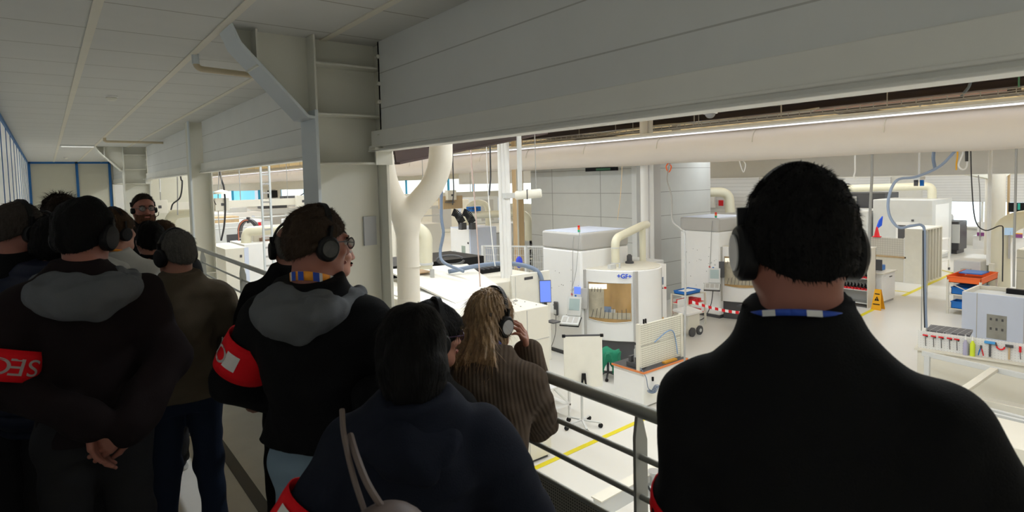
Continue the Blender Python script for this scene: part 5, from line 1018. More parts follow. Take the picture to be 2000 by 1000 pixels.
block('back_cabinet', 'grey back wall unit with slatted shutter above the second milling machine', 24.0, 13.5, 26.5, 17.5, 1.75, M_SHUT, (('white_box', (23.9, 15.6, 0.4), (24.0, 16.6, 1.0), M_MW), ('grey_door', (23.95, 16.7, -0.8), (24.0, 17.4, 1.3), M_MG), ('sign', (23.93, 15.2, 0.5), (24.0, 15.4, 0.75), M_RED)), 0.01, cat='wall unit')
o = build('ceiling_band', MB().box((26, -6, 1.68), (26.3, 40, 2.95)), M_LG, at=(26, 10, 2)); tag(o, 'broad grey bulkhead hanging across the hall behind the fabric duct', 'bulkhead')
# hanging heater
t = thing('tube_heater', 'beige cylinder hanging on a pole left of the grey cabin', 'heater', at(1032, 380, 12)); a = at(1006, 382, 12); b = at(1058, 377, 12); build('cylinder', MB().tube([a, a+(b-a)*0.04, a+(b-a)*0.96, b], 0.085, 20, True, [0.07, 0.09, 0.09, 0.07]), M_BOARD, t, 0.0)
p = at(1012, 262, 12); q_ = at(1016, 374, 12); build('pole', MB().cyl((q_.x, q_.y, q_.z), (q_.x, q_.y, 4.3), 0.05, 12), M_LG, t); build('clamp', MB().tube(arc(a+(b-a)*0.45, 0.093, 0, 2*PI, 20, (0, 0, 1), AX[2]), 0.012, 6), M_DARK, t)
build('cord', MB().tube(smooth_path([q_, q_+AX[0]*0.08+Vector((0, 0, -0.03)), q_+AX[0]*0.2+Vector((0, 0, -0.02)), a+(b-a)*0.45+Vector((0, 0, 0.09))]), 0.02, 8), M_BLACK, t); c = at(1047, 375, 12); build('hang_wire', MB().cyl(c, (c.x, c.y, 4.3), 0.008, 6), M_GREYCABLE, t)
# cables of the middle and right
cable([(920, 300, 12), (926, 380, 12), (932, 460, 12), (938, 560, 12)], 0.014, mat('pinkish_cable', (0.55, 0.42, 0.38), 0.5), 'thin pinkish cable hanging in front of the pale blue-sided machine', hang='roof')
cable([(951, 320, 13), (955, 400, 13), (961, 470, 13), (967, 520, 13)], 0.011, M_MW, 'thin white cable hanging left of the white double pipes', hang='roof')
cable([(958, 330, 18), (957, 360, 18), (955, 382, 18)], 0.025, M_CABLE, 'short black cable end left of the white double pipes', hang='roof')
cable([(885, 340, 20), (886, 372, 20), (884, 400, 20)], 0.02, M_CABLE, 'dark drop cable right of the Y-shaped duct', hang='roof')
cable([(1133, 440, 14), (1130, 475, 14), (1125, 530, 14), (1118, 560, 14)], 0.006, M_GREYCABLE, 'fine cable down the lettered milling machine flank')
cable([(1308, 320, 18.27), (1303, 350, 17), (1312, 385, 16), (1313, 430, 14.6), (1330, 448, 13.4), (1338, 470, 12.6), (1338, 640, 11.9), (1337, 705, 11.8)], 0.02, M_GREYCABLE, 'long grey hose hanging to the right end of the workbench', hang='duct')
cable([(1306, 318, 15.5), (1301, 326, 15.5), (1306, 336, 15.5), (1311, 326, 15.5), (1306, 318, 15.5)], 0.02, M_ORANGE, 'orange cable loop under the fabric duct', hang='duct')
cable([(1443, 310, 14), (1447, 325, 14), (1452, 336, 14), (1456, 322, 14), (1450, 312, 14)], 0.013, M_MW, 'white hook loop under the duct left of the big head', hang='duct')
cable([(1215, 325, 15.2), (1212, 380, 15.2), (1206, 430, 15.2)], 0.008, M_TIMBER, 'thin brown cable on the grey cabin')
cable([(1670, 315, 14), (1670, 335, 14), (1668, 345, 14), (1672, 350, 14)], 0.018, M_MW, 'white hook hanging right of the big head', hang='duct')
cable([(1703, 345, 15), (1700, 400, 15), (1697, 500, 15)], 0.03, M_GREYCABLE, 'grey cable bundle left of the air line', hang='duct')
cable([(1824, 294, 12), (1823, 310, 12), (1826, 328, 12)], 0.035, M_HOSE, 'blue hose end hanging under the duct above the cream cupboard', hang='duct')
cable([(1870, 306, 12), (1868, 320, 12), (1868, 332, 12)], 0.015, M_SIGN, 'yellow strap with hook under the duct', hang='duct')
cable([(1880, 302, 12), (1872, 322, 12), (1880, 331, 12), (1888, 325, 12), (1890, 300, 12)], 0.016, M_MW, 'white looped hose under the duct near the right edge', hang='duct')
cable([(1888, 293, 12), (1888, 315, 12)], 0.03, M_CABLE, 'black plug on a cord under the duct', hang='duct')
cable([(1896, 294, 13), (1898, 360, 13), (1905, 430, 13), (1925, 450, 13), (1955, 441, 13), (1959, 460, 13), (1958, 550, 13)], 0.012, M_CABLE, 'long dark cable sagging in front of the cream round column', hang='duct')
cable([(1911, 342, 16), (1914, 385, 16), (1914, 470, 16)], 0.014, M_GREYCABLE, 'grey drop cable left of the white service pole')
cable([(1985, 300, 13), (1983, 400, 13), (1981, 470, 13), (1980, 560, 13)], 0.022, M_GREYCABLE, 'grey conduit hanging at the right edge', hang='duct')
t = thing('hanging_socket', 'grey hanging socket unit with blue plugs above the far machines', 'socket', at(1795, 355, 20)); c = at(1795, 348, 20); build('unit', MB().obox(c, (0.25, 0.1, 0.05)), M_LG, t); build('drop_pole', MB().cyl(c, (c.x, c.y, 4.35), 0.03, 8), M_LG, t)
for s in (-0.1, 0.1): build('plug', MB().obox(c+AX[0]*s-Vector((0, 0, 0.16)), (0.05, 0.05, 0.10)), M_BLUEP if s > 0 else M_DARK, t)
# above the duct: cable tray, housings, dome camera
t = thing('cable_tray', 'long wire cable tray running above the fabric duct', 'cable tray', (16.2, 20, 3.42)); ct = MB()
for x in (15.9, 16.15, 16.4): ct.box((x-0.012, -4, 3.40), (x+0.012, 84, 3.425))
for z in (3.50,):
    for x in (15.9, 16.4): ct.box((x-0.010, -4, z), (x+0.010, 84, z+0.02))
for k in range(280): y = -3+0.3*k; ct.box((15.9, y-0.008, 3.40), (16.4, y+0.008, 3.412)); ct.box((15.892, y-0.008, 3.40), (15.908, y+0.008, 3.51))
build('tray_mesh', ct, M_MG, t)
for k in range(32): y = 0.5+2.6*k; build('hanger', MB().cyl((15.9, y, 3.4), (15.9, y, 4.35), 0.012, 6), M_MG, t)
rr = random.Random(11)
for k in range(5):
    pts = [(15.95+0.095*k+0.03*rr.random(), 2+1.8*i, 3.432+0.008*rr.random()) for i in range(18)]; o = build('tray_cable', MB().tube(smooth_path(pts, 3), 0.016, 6), (M_CABLE, M_GREYCABLE, M_CABLE, M_HOSE, M_CABLE)[k], at=pts[0]); tag(o, 'cable lying along the tray above the fabric duct', 'cable', 'cables in the overhead tray')
t = thing('dome_camera', 'white dome camera above the fabric duct left of the big head', 'camera', at(1387, 225, 14)); c = at(1387, 222, 14); build('housing', MB().lathe(c, [(0.17, 0), (0.17, 0.16), (0.10, 0.18)]), M_MW, t); build('dome', MB().ell((c.x, c.y, c.z), (0.12, 0.12, 0.11)), mat('smoked_dome', (0.22, 0.22, 0.23), 0.1), t); build('stem', MB().cyl(c+Vector((0, 0, 0.17)), (c.x, c.y, 4.35), 0.03, 8), M_GREYCABLE, t)
t = thing('ceiling_spot', 'round pale fitting on the dark beam at the upper right', 'light', at(1935, 168, 15)); c = at(1935, 168, 15.5); build('disc', MB().ell(c, (0.11, 0.11, 0.06)), M_LG, t); build('stem', MB().cyl(c, (c.x, c.y, 4.35), 0.02, 6), M_MG, t)
o = build('blue_conduit', MB().tube(smooth_path([Vector((at(1897, 150, 14.5).x, at(1897, 150, 14.5).y, 4.35)), at(1897, 150, 14.5), at(1893, 168, 14.5), at(1884, 180, 14.5), at(1875, 192, 14.5)]), 0.035, 8), M_HOSE, at=at(1884, 175, 14.5)); tag(o, 'bent blue-grey conduit at the upper right under the roof', 'cable')
o = build('green_strap', MB().bar(Vector((at(1990, 170, 14).x, at(1990, 170, 14).y, 4.35)), at(1990, 170, 14), 0.08, 0.02), mat('strap_green', lin('5a9a7a'), 0.5), at=at(1990, 150, 14)); tag(o, 'green strap hanging from the roof at the upper right corner', 'strap')
t = thing('roof_duct', 'reddish sheet metal duct under the hall roof', 'duct', (20, 8, 4.1)); build('duct_run', MB().box((19.5, 4.2, 3.86), (20.3, 11.6, 4.32)), mat('reddish_metal', (0.46, 0.24, 0.18), 0.5), t, 0.02); build('end_flange', MB().box((19.45, 4.12, 3.82), (20.35, 4.22, 4.35)), M_DARKSTEEL, t)
t = thing('conduit_run', 'pale bundle of conduits behind the dome camera', 'conduit', (17.4, 12, 3.6))
for y in (9.0, 12.0, 15.5): build('hanger', MB().cyl((17.25, y, 3.6), (17.25, y, 4.35), 0.02, 6), M_MG, t)
for k in range(4): build('conduit', MB().tube(smooth_path([(17.1+0.12*k, 8.0, 3.62+0.03*k), (17.1+0.12*k, 10.5, 3.60), (17.15+0.1*k, 13.5, 3.66+0.02*k), (17.1+0.12*k, 17.0, 3.62)]), 0.022, 6), M_LG, t)

# distant machines towards the end wall
for (px, y, w_, d_, h_, m, lb) in ((330, 50, 3.0, 4, 2.6, M_MW, 'distant white machine seen between the guide and the slim column'), (428, 55, 4.5, 4, 2.9, M_BEIGE, 'distant beige machine behind the hanging cables right of the slim column'), (470, 46, 3.0, 4, 2.7, M_MW, 'distant white machine above the drag chain arch'),
                                   (545, 48, 4.2, 4, 2.8, M_LG, 'distant grey machine right of the hanging ladder'), (585, 60, 5.0, 5, 3.2, M_MW, 'distant white machine next to the head of the man in profile'), (872, 46, 5.0, 4, 2.9, M_BEIGE, 'distant beige machine right of the Y-shaped duct'), (958, 52, 4.0, 4, 3.0, M_LG, 'distant grey machine left of the white double pipes')):
    c = ony(px, 420, y); t = thing('distant_machine', lb, 'machine', (c.x, y, FZ)); build('housing', MB().box((c.x-w_/2, y, FZ), (c.x+w_/2, y+d_, FZ+h_)), m, t, 0.05)
    build('door', MB().box((c.x-w_*0.3, y-0.03, FZ+0.3), (c.x+w_*0.1, y, FZ+h_*0.85)), M_MG, t); build('roof_unit', MB().box((c.x-w_*0.25, y+0.6, FZ+h_), (c.x+w_*0.2, y+2, FZ+h_+0.35)), M_DARK if px % 2 else M_LG, t, 0.03); build('side_stripe', MB().box((c.x+w_*0.25, y-0.02, FZ+0.3), (c.x+w_*0.32, y, FZ+h_*0.9)), M_MBLUE, t)
# ---------------------------------------------------------------- people
try: import openvdb as vdb
except ImportError: import pyopenvdb as vdb

class Field:
    """Signed distance field on a grid, filled shape by shape and turned into one smooth surface."""
    def __init__(s, lo, hi, h):
        s.lo = np.array(lo, np.float32); s.h = h
        s.n = np.maximum(4, np.ceil((np.array(hi)-np.array(lo))/h).astype(int)+1)
        s.f = np.full(s.n, 0.5, np.float32)
        s.ax = [s.lo[i]+h*np.arange(s.n[i], dtype=np.float32) for i in range(3)]
    def win(s, lo, hi):
        a = np.clip(np.floor((np.array(lo)-s.lo)/s.h).astype(int), 0, s.n-1); b = np.clip(np.ceil((np.array(hi)-s.lo)/s.h).astype(int)+1, 1, s.n)
        if np.any(b <= a): return None, None
        sl = tuple(slice(a[i], b[i]) for i in range(3))
        return sl, np.meshgrid(*[s.ax[i][sl[i]] for i in range(3)], indexing='ij', sparse=True)
    def _mix(s, sl, d, k, sub=False):
        a = s.f[sl]; d = d.astype(np.float32)
        if sub:
            d = -d; h = np.clip(0.5-0.5*(d-a)/k, 0, 1); s.f[sl] = d*(1-h)+a*h+k*h*(1-h) if False else np.maximum(a, d); return
        h = np.clip(0.5+0.5*(a-d)/k, 0, 1); s.f[sl] = a*(1-h)+d*h-k*h*(1-h)
    def cone(s, a, b, ra, rb, k=0.02, sub=False):
        a = np.array(a, np.float32); b = np.array(b, np.float32); m = max(ra, rb)+k*1.5+2*s.h
        sl, P = s.win(np.minimum(a, b)-m, np.maximum(a, b)+m)
        if sl is None: return s
        d = b-a; L = float(d@d)+1e-9
        t = np.clip(((P[0]-a[0])*d[0]+(P[1]-a[1])*d[1]+(P[2]-a[2])*d[2])/L, 0, 1)
        q = np.sqrt((P[0]-a[0]-t*d[0])**2+(P[1]-a[1]-t*d[1])**2+(P[2]-a[2]-t*d[2])**2)-(ra+(rb-ra)*t)
        s._mix(sl, q, k, sub); return s
    def chain(s, pts, rs, k=0.02):
        for i in range(len(pts)-1): s.cone(pts[i], pts[i+1], rs[i], rs[i+1], k)
        return s
    def ell(s, c, r, R=None, k=0.02, sub=False):
        c = np.array(c, np.float32); r = np.array(r, np.float32); m = float(r.max())+k*1.5+2*s.h
        sl, P = s.win(c-m, c+m)
        if sl is None: return s
        X = [P[i]-c[i] for i in range(3)]
        if R is not None: X = [R[0][i]*X[0]+R[1][i]*X[1]+R[2][i]*X[2] for i in range(3)]
        g = np.sqrt((X[0]/r[0])**2+(X[1]/r[1])**2+(X[2]/r[2])**2); g2 = np.sqrt((X[0]/r[0]**2)**2+(X[1]/r[1]**2)**2+(X[2]/r[2]**2)**2)+1e-6
        s._mix(sl, g*(g-1)/g2, k, sub); return s
    def loft(s, prof, org, R, k=0.03, grow=0.0):
        """stack of elliptic sections (z, a, b, yoff) in the frame org, R (columns are axes)"""
        prof = np.array(prof, np.float32); z = prof[:, 0]; c = np.array(org)+R@np.array([0, 0, float(z.mean())]); m = float(max(prof[:, 1].max(), (z[-1]-z[0])/2))+grow+0.08
        sl, P = s.win(c-m, c+m)
        if sl is None: return s
        X = [P[i]-org[i] for i in range(3)]; X = [R[0][i]*X[0]+R[1][i]*X[1]+R[2][i]*X[2] for i in range(3)]
        zz = np.clip(X[2], z[0], z[-1]); sm = lambda col: np.interp(zz.ravel(), z, prof[:, col]).reshape(zz.shape)
        a = sm(1)+grow; b = sm(2)+grow; yo = sm(3); e = np.sqrt((X[0]/a)**2+((X[1]-yo)/b)**2)
        d = (e-1)*np.minimum(a, b)*0.9; over = np.abs(X[2]-zz); d = np.where(over > 0, np.sqrt(np.maximum(d, 0)**2+over**2)-0.0*over, d); s._mix(sl, d, k); return s
    def noise(s, amp, freq, seed=0, stretch=(1, 1, 1)):
        rr = np.random.RandomState(seed); P = np.meshgrid(*s.ax, indexing='ij', sparse=True); n = np.zeros_like(s.f)
        for o in range(5):
            v = rr.randn(3); v = v/np.linalg.norm(v)*freq*(0.6+0.35*o)*np.array(stretch); w2 = rr.randn(3)*freq*0.4
            n += np.sin(P[0]*v[0]+P[1]*v[1]+P[2]*v[2]+rr.rand()*6+1.3*np.sin(P[0]*w2[0]+P[1]*w2[1]+P[2]*w2[2]))/(1+0.4*o)
        s.f += (amp*n).astype(np.float32); return s
    def cut(s, nrm, p):
        """removes everything on the side the normal points to"""
        P = np.meshgrid(*s.ax, indexing='ij', sparse=True); n = np.array(nrm, float); n /= np.linalg.norm(n)
        s.f = np.maximum(s.f, ((P[0]-p[0])*n[0]+(P[1]-p[1])*n[1]+(P[2]-p[2])*n[2]).astype(np.float32)); return s
    def mesh(s):
        s.f[0], s.f[-1] = 0.1, 0.1; s.f[:, 0], s.f[:, -1] = 0.1, 0.1; s.f[:, :, 0], s.f[:, :, -1] = 0.1, 0.1
        g = vdb.FloatGrid(1.0); g.copyFromArray(np.ascontiguousarray(np.minimum(s.f, 1.0))); p, q = g.convertToQuads(isovalue=0.0)
        return np.asarray(p, float)*s.h+s.lo, np.asarray(q)[:, ::-1]

def Rx(a): c, s = math.cos(a), math.sin(a); return np.array([[1, 0, 0], [0, c, -s], [0, s, c]])
def Ry(a): c, s = math.cos(a), math.sin(a); return np.array([[c, 0, s], [0, 1, 0], [-s, 0, c]])
def Rz(a): c, s = math.cos(a), math.sin(a); return np.array([[c, -s, 0], [s, c, 0], [0, 0, 1]])
RAD = math.radians
M_SKIN = mat('skin', (0.36, 0.165, 0.115), 0.5, var=0.10, scale=14, bump=0.05, bscale=90)
M_SKINP = mat('skin_ruddy', (0.30, 0.115, 0.082), 0.5, var=0.12, scale=14, bump=0.05, bscale=90)
def hairmat(nm, c, var=0.35): return mat(nm, c, 0.75, var=var, scale=55, stretch=(1, 1, 0.12), bump=0.5, bscale=160, spec=0.12)
H_BLACK = hairmat('black_hair', (0.005, 0.0045, 0.0045)); H_DARK = hairmat('dark_brown_hair', (0.020, 0.013, 0.009)); H_MID = hairmat('mid_brown_hair', (0.042, 0.027, 0.018)); H_GREY = hairmat('grey_hair', (0.10, 0.094, 0.085)); H_BROWN = hairmat('brown_hair', (0.060, 0.034, 0.018)); H_BEARD = hairmat('red_brown_beard', (0.085, 0.035, 0.018)); H_STUB = hairmat('cropped_hair', (0.045, 0.036, 0.03))
H_BLOND = mat('blond_hair', (0.27, 0.17, 0.085), 0.45, var=0.9, scale=42, stretch=(1, 1, 0.07), bump=0.5, bscale=120, spec=0.4)
def cloth(nm, c, **k): return mat(nm, c, k.pop('rough', 0.9), var=k.pop('var', 0.15), scale=9, bump=k.pop('bump', 0.15), bscale=k.pop('bscale', 260), spec=0.1, **k)
C_BLACK = cloth('black_cloth', (0.006, 0.006, 0.0065)); C_NAVY = cloth('navy_knit', (0.010, 0.012, 0.020)); C_GREYHOOD = cloth('grey_jersey', (0.105, 0.11, 0.118)); C_OLIVE = cloth('olive_brown_suede', (0.105, 0.083, 0.058), var=0.3); C_JEANS = cloth('dark_denim', (0.018, 0.027, 0.052)); C_LIGHTJ = cloth('light_denim', (0.20, 0.28, 0.36)); C_TROUS = cloth('charcoal_trousers', (0.022, 0.022, 0.024)); C_WINE = cloth('black_brown_jacket', (0.013, 0.009, 0.0095)); C_WHITEH = cloth('pale_grey_hoodie', (0.44, 0.44, 0.42)); C_PUFF = cloth('navy_quilt', (0.013, 0.016, 0.032), rough=0.5); C_SHIRT = cloth('black_shirt', (0.008, 0.008, 0.009))
C_RED = cloth('red_armband', lin('d0141e'), rough=0.6); C_PRINT = cloth('white_print', (0.62, 0.60, 0.58), rough=0.6); C_SHOE = cloth('dark_shoe', (0.02, 0.022, 0.028), rough=0.5); C_SOLE = cloth('pale_sole', (0.45, 0.44, 0.42), rough=0.6)
def knit_mat():
    m = mat('brown_rib_knit', (0.085, 0.064, 0.049), 0.95, var=0.2, scale=30, spec=0.08); nt = m.node_tree; N = nt.nodes; L = nt.links; b = N['Principled BSDF']
    tc = [n for n in N if n.type == 'TEX_COORD'][0]; dp = N.new('ShaderNodeVectorMath'); dp.operation = 'DOT_PRODUCT'; dp.inputs[1].default_value = (0.66, -0.73, 0.16); L.new(tc.outputs['Object'], dp.inputs[0])
    k = N.new('ShaderNodeMath'); k.operation = 'MULTIPLY'; k.inputs[1].default_value = 2*PI/0.013; L.new(dp.outputs['Value'], k.inputs[0])
    sn = N.new('ShaderNodeMath'); sn.operation = 'SINE'; L.new(k.outputs[0], sn.inputs[0]); bp = N.new('ShaderNodeBump'); bp.inputs['Strength'].default_value = 0.28; bp.inputs['Distance'].default_value = 0.004
    L.new(sn.outputs[0], bp.inputs['Height']); L.new(bp.outputs['Normal'], b.inputs['Normal']); return m
C_KNIT = knit_mat()
M_FRAME = mat('dark_frame', (0.02, 0.018, 0.022), 0.3); M_LENS = mat('lens', (0.5, 0.5, 0.52), 0.05, var=0, trans=0.9)
M_CUPGREY = mat('cup_grey', (0.38, 0.38, 0.39), 0.35); M_EYE = mat('eye_white', (0.32, 0.28, 0.26), 0.3, var=0); M_IRIS = mat('iris', (0.03, 0.02, 0.015), 0.2, var=0); M_LIP = mat('lips', (0.36, 0.13, 0.11), 0.5)
M_BLULAN = mat('blue_ribbon', lin('2448a8'), 0.6); M_ORALAN = mat('orange_ribbon', lin('ef9a2e'), 0.6); M_WHILAN = mat('white_ribbon', (0.6, 0.6, 0.6), 0.6)

TORSO = [(0.80, .150, .105, 0), (0.90, .172, .122, -.006), (0.98, .166, .115, -.004), (1.07, .152, .105, .004), (1.20, .164, .115, .008), (1.30, .180, .120, .004), (1.375, .184, .108, -.008), (1.43, .140, .088, -.018), (1.475, .090, .072, -.020), (1.54, .062, .060, -.016)]

class Person:
    def __init__(s, label, head, az, H=None, lean=0.0, yaw=0.0, pitch=0.0, roll=0.0, twist=0.0, side=0.0, necklen=0.0, drop=0.0, girth=1.0, arms=None, feet=None, group=None):
        """head: world place of the head centre; az: compass direction faced; yaw..roll: of the head; lean: forward bend at the hips; arms: ((elbow, wrist) right, left)"""
        s.hip = np.array([0, 0, 0.93]); s.girth = girth; s.Rh = Rz(-yaw)@Rx(pitch)@Ry(roll)
        def bend(L):
            s.lean = L; s.Rt = Rz(twist)@Ry(side)@Rx(-L); s.neck = s.T((0, -.015, 1.53))
            s.hc = s.neck+0.55*(s.Rt@np.array([0, .02, .105]))+0.45*(s.Rh@np.array([0, .02, .105]))+np.array([0, .005, necklen])
        s.drop = drop; bend(lean)
        if H is not None:       # how far a person of this height bends to bring the head to where it is
            lo, hi = 0.0, 1.2
            for _ in range(30):
                mid = (lo+hi)/2; bend(mid)
                if s.hc[2]*H/1.75 > head[2]: lo = mid
                else: hi = mid
            bend((lo+hi)/2)
        s.s = (head[2]/s.hc[2]) if H is None else H/1.75
        s.Rw = Rz(-az); off = s.Rw@(s.hc*s.s); s.base = np.array([head[0]-off[0], head[1]-off[1], 0.0])
        s.root = thing('person', label, 'person', tuple(s.base), group)
        A = arms or (None, None); s.arms = []
        for k, sd in ((0, 1), (1, -1)):
            sh = s.T((sd*.176*(0.80+.20*girth), -.012, 1.372-drop)); e, w_ = A[k] or ((sd*.245, -.035, 1.13), (sd*.255, .045, .88)); s.arms.append((sh, np.array(e, float), np.array(w_, float)))
        s.feet = feet or ((.10, 0.02), (-.10, -.02))
    def T(s, p): return s.hip+s.Rt@(np.array(p, float)-s.hip)
    def Hd(s, p): return s.hc+s.Rh@np.array(p, float)
    def W(s, p): return s.Rw@(np.array(p, float)*s.s)+s.base
    def out(s, name, parts, m, parent=None):
        vs = []; fs = []; o = 0
        for p, q in parts: vs.append(p); fs.append(q+o); o += len(p)
        V = np.concatenate(vs); Fq = np.concatenate(fs); V = (s.Rw@(V*s.s).T).T
        if parent is not None and parent is not s.root: pb = np.array(base_of(parent)); V = V+s.base-pb
        me = bpy.data.meshes.new(name); me.vertices.add(len(V)); me.vertices.foreach_set('co', V.astype(np.float32).ravel())
        n = len(Fq); me.loops.add(n*4); me.loops.foreach_set('vertex_index', Fq.astype(np.int32).ravel()); me.polygons.add(n); me.polygons.foreach_set('loop_start', np.arange(0, n*4, 4, dtype=np.int32)); me.polygons.foreach_set('loop_total', np.full(n, 4, np.int32)); me.update(calc_edges=True); me.validate()
        for p in me.polygons: p.use_smooth = True
        return put(name, me, m, parent or s.root)
    def mb(s, name, mb, m, parent=None, frame='head', bevel=0.0):
        f = s.Hd if frame == 'head' else ((lambda p: s.T(p)) if frame == 'torso' else (lambda p: np.array(p, float)))
        q = MB(); q.v = [tuple(s.W(f(p))) for p in mb.v]; q.f = mb.f; return build(name, q, m, parent or s.root, bevel)
    # -- skin: head, neck, trunk, limbs and hands
    def body(s, m, ears=True, hands=((None, 0.5), (None, 0.5)), h=0.0045, bare_arm=False):
        c = s.hc; f = Field(c-np.array([.16, .17, .24]), c+np.array([.16, .17, .16]), h); H_ = s.Hd; R = s.Rh
        f.ell(H_((0, -.018, .032)), (.075, .096, .090), R, .02).ell(H_((0, .030, -.040)), (.060, .066, .086), R, .03).ell(H_((0, .062, -.098)), (.026, .022, .020), R, .03)
        for q in (1, -1):
            f.cone(H_((q*.058, -.005, -.050)), H_((q*.018, .066, -.098)), .018, .016, .03); f.ell(H_((q*.036, .066, -.022)), (.024, .02, .018), R, .02)
            if ears: f.ell(H_((q*.078, -.012, -.010)), (.009, .021, .032), R, .006)
            f.ell(H_((q*.031, .096, .004)), (.016, .014, .011), R, .01, sub=True)
        f.ell(H_((0, .078, .028)), (.052, .018, .011), R, .015); f.cone(H_((0, .090, .012)), H_((0, .108, -.028)), .008, .012, .012); f.ell(H_((0, .100, -.033)), (.018, .012, .009), R, .008)
        f.ell(H_((0, .088, -.062)), (.024, .011, .006), R, .006); f.ell(H_((0, .087, -.073)), (.021, .010, .006), R, .006)
        f.cone(H_((0, -.026, -.05)), s.T((0, -.022, 1.50)), .060, .066, .03); f.cone(s.T((0, -.02, 1.50)), s.T((0, -.02, 1.44)), .064, .085, .03)
        parts = [f.mesh()]
        g = Field((-.55, -.5, 0), (.55, .75, 1.7), 0.012); sh = -0.012
        g.loft(TORSO, s.hip-s.Rt@s.hip, s.Rt, .03, sh)
        for k, sd in ((0, 1), (1, -1)):
            a, e, w_ = s.arms[k]; g.chain([a, e, w_], [.050, .038, .027], .02)
            ft = s.feet[k]; kn = np.array([sd*.10+ft[0]*.0, .015+ft[1]*.5, .48]); g.chain([(sd*.088, 0, .88), kn, (ft[0], ft[1]-.03, .09)], [.075, .052, .036], .03); g.cone((ft[0], ft[1]-.04, .05), (ft[0]+sd*.02, ft[1]+.13, .035), .035, .028, .02)
        parts.append(g.mesh())
        for k, sd in ((0, 1), (1, -1)):
            dirv, curl = hands[k] if hands[k] else (None, .5); a, e, w_ = s.arms[k]; parts.append(s.hand(w_, e, sd, dirv, curl))
        return s.out('body', parts, m)
    def hand(s, w_, e, sd, spec, curl):
        d = (w_-e); d /= np.linalg.norm(d); n = None
        if spec is not None: d = np.array(spec[0], float); d /= np.linalg.norm(d); n = np.array(spec[1], float)
        if n is None: n = np.array([-sd, 0.15, 0.0])
        n = n-d*(n@d); n /= np.linalg.norm(n); lat = np.cross(n, d)*1.0
        # thumb side: forwards for a hanging hand
        if spec is None and lat[1] < 0: lat = -lat
        if spec is not None and len(spec) > 2: lat = lat*spec[2]
        c = w_+d*.09; f = Field(c-.16, c+.16, 0.0034); f.cone(w_-d*.06, w_+d*.01, .027, .025, .02)
        for i in range(4):
            l_ = (1.5-i)*.0205; kn = w_+d*(.092-.004*abs(i-1))+lat*l_; f.cone(w_+d*.012+lat*l_*.55, kn, .0145, .0125, .014)
            L = (.043, .048, .045, .035)[i]; p = kn; a = curl*(0.55+0.12*i); rr_ = .0098 if i < 3 else .0085
            for q, seg in enumerate((L, L*.62, L*.5)):
                v = d*math.cos(a)+n*math.sin(a)+lat*l_*1.2; v /= np.linalg.norm(v); p2 = p+v*seg; f.cone(p, p2, rr_-.0012*q, rr_-.0012*(q+1), .004); p = p2; a += curl*(0.8+0.1*i)
        t0 = w_+d*.022+lat*.026+n*.006; t1 = t0+(d*.62+lat*.66+n*.30)*.040; t2 = t1+(d*.86+lat*.28+n*.34)*.032; t3 = t2+(d*.93+lat*.06+n*.34)*.024
        f.chain([t0, t1, t2, t3], [.0155, .0125, .0105, .0085], .006); return f.mesh()
    # -- clothes
    def top(s, name, m, th=.022, hem=.86, cuff=.04, collar=.0, folds=.006, seed=1, sleeve=1.0, h=.009, rough_hem=0.0, puff=0.0, belly=0.0, rib=False, neck_z=1.51, cr=1.0):
        f = Field((-.62, -.52, .55), (.62, .85, 1.72), h); prof = [(z-(s.drop if 1.3 < z < 1.45 else 0), (a*(1+.12*(s.girth-1)) if z > 1.3 else a*s.girth), b*s.girth+(belly if 1.0 < z < 1.3 else 0), y) for z, a, b, y in TORSO]
        if hem < .80: prof = [(hem, prof[0][1]+.02, prof[0][2]+.02, 0)]+prof
        f.loft(prof, s.hip-s.Rt@s.hip, s.Rt, .04, th)
        for k, sd in ((0, 1), (1, -1)):
            a, e, w_ = s.arms[k]; f.cone(s.T((sd*.045, -.03, 1.475)), s.T((sd*.160, -.02, 1.385-s.drop)), .042+th*.6, .052+th*.6, .04)
            end = e+(w_-e)*sleeve if sleeve > 0.05 else a+(e-a)*.62; sc = .85+.15*s.girth
            if sleeve > 0.05: f.chain([a, e, end], [(.060+th)*sc, (.047+th)*sc, (.034+th)*sc], .03); 
            else: f.cone(a, end, .060+th, .055+th, .03)
        if collar: f.cone(s.T((0, -.024, 1.46)), s.neck+s.Rt@np.array([0, -.012, collar-.015]), .080*cr, .071*cr, .02)
        if puff:
            P = np.meshgrid(*f.ax, indexing='ij', sparse=True); f.f -= (puff*np.abs(np.sin(P[2]*PI/.075))**0.6).astype(np.float32)+0*f.f
        if folds: f.noise(folds, 17, seed, (1.0, 1.0, .55)); f.noise(folds*.5, 38, seed+9)
        if rib:
            P = np.meshgrid(*f.ax, indexing='ij', sparse=True); an = np.arctan2(P[0], -P[1]-.25); f.f += (rib*np.sin(an*62+3*P[2])).astype(np.float32)
        f.cut((0, 0.02, -1), (0, 0, hem+rough_hem)); 
        P = np.meshgrid(*f.ax, indexing='ij', sparse=True); nn = s.Rt@np.array([0, -.18, .9837]); q = s.T((0, -.02, neck_z+.012+collar)); u = s.Rt[:, 2]
        pd = (P[0]-q[0])*nn[0]+(P[1]-q[1])*nn[1]+(P[2]-q[2])*nn[2]; al = (P[0]-q[0])*u[0]+(P[1]-q[1])*u[1]+(P[2]-q[2])*u[2]; rd = np.sqrt(np.maximum((P[0]-q[0])**2+(P[1]-q[1])**2+(P[2]-q[2])**2-al**2, 0))-.15
        f.f = np.maximum(f.f, np.minimum(pd, -rd)).astype(np.float32)
        for k in (0, 1):
            a, e, w_ = s.arms[k]
        o = s.out(name, [f.mesh()], m); return o
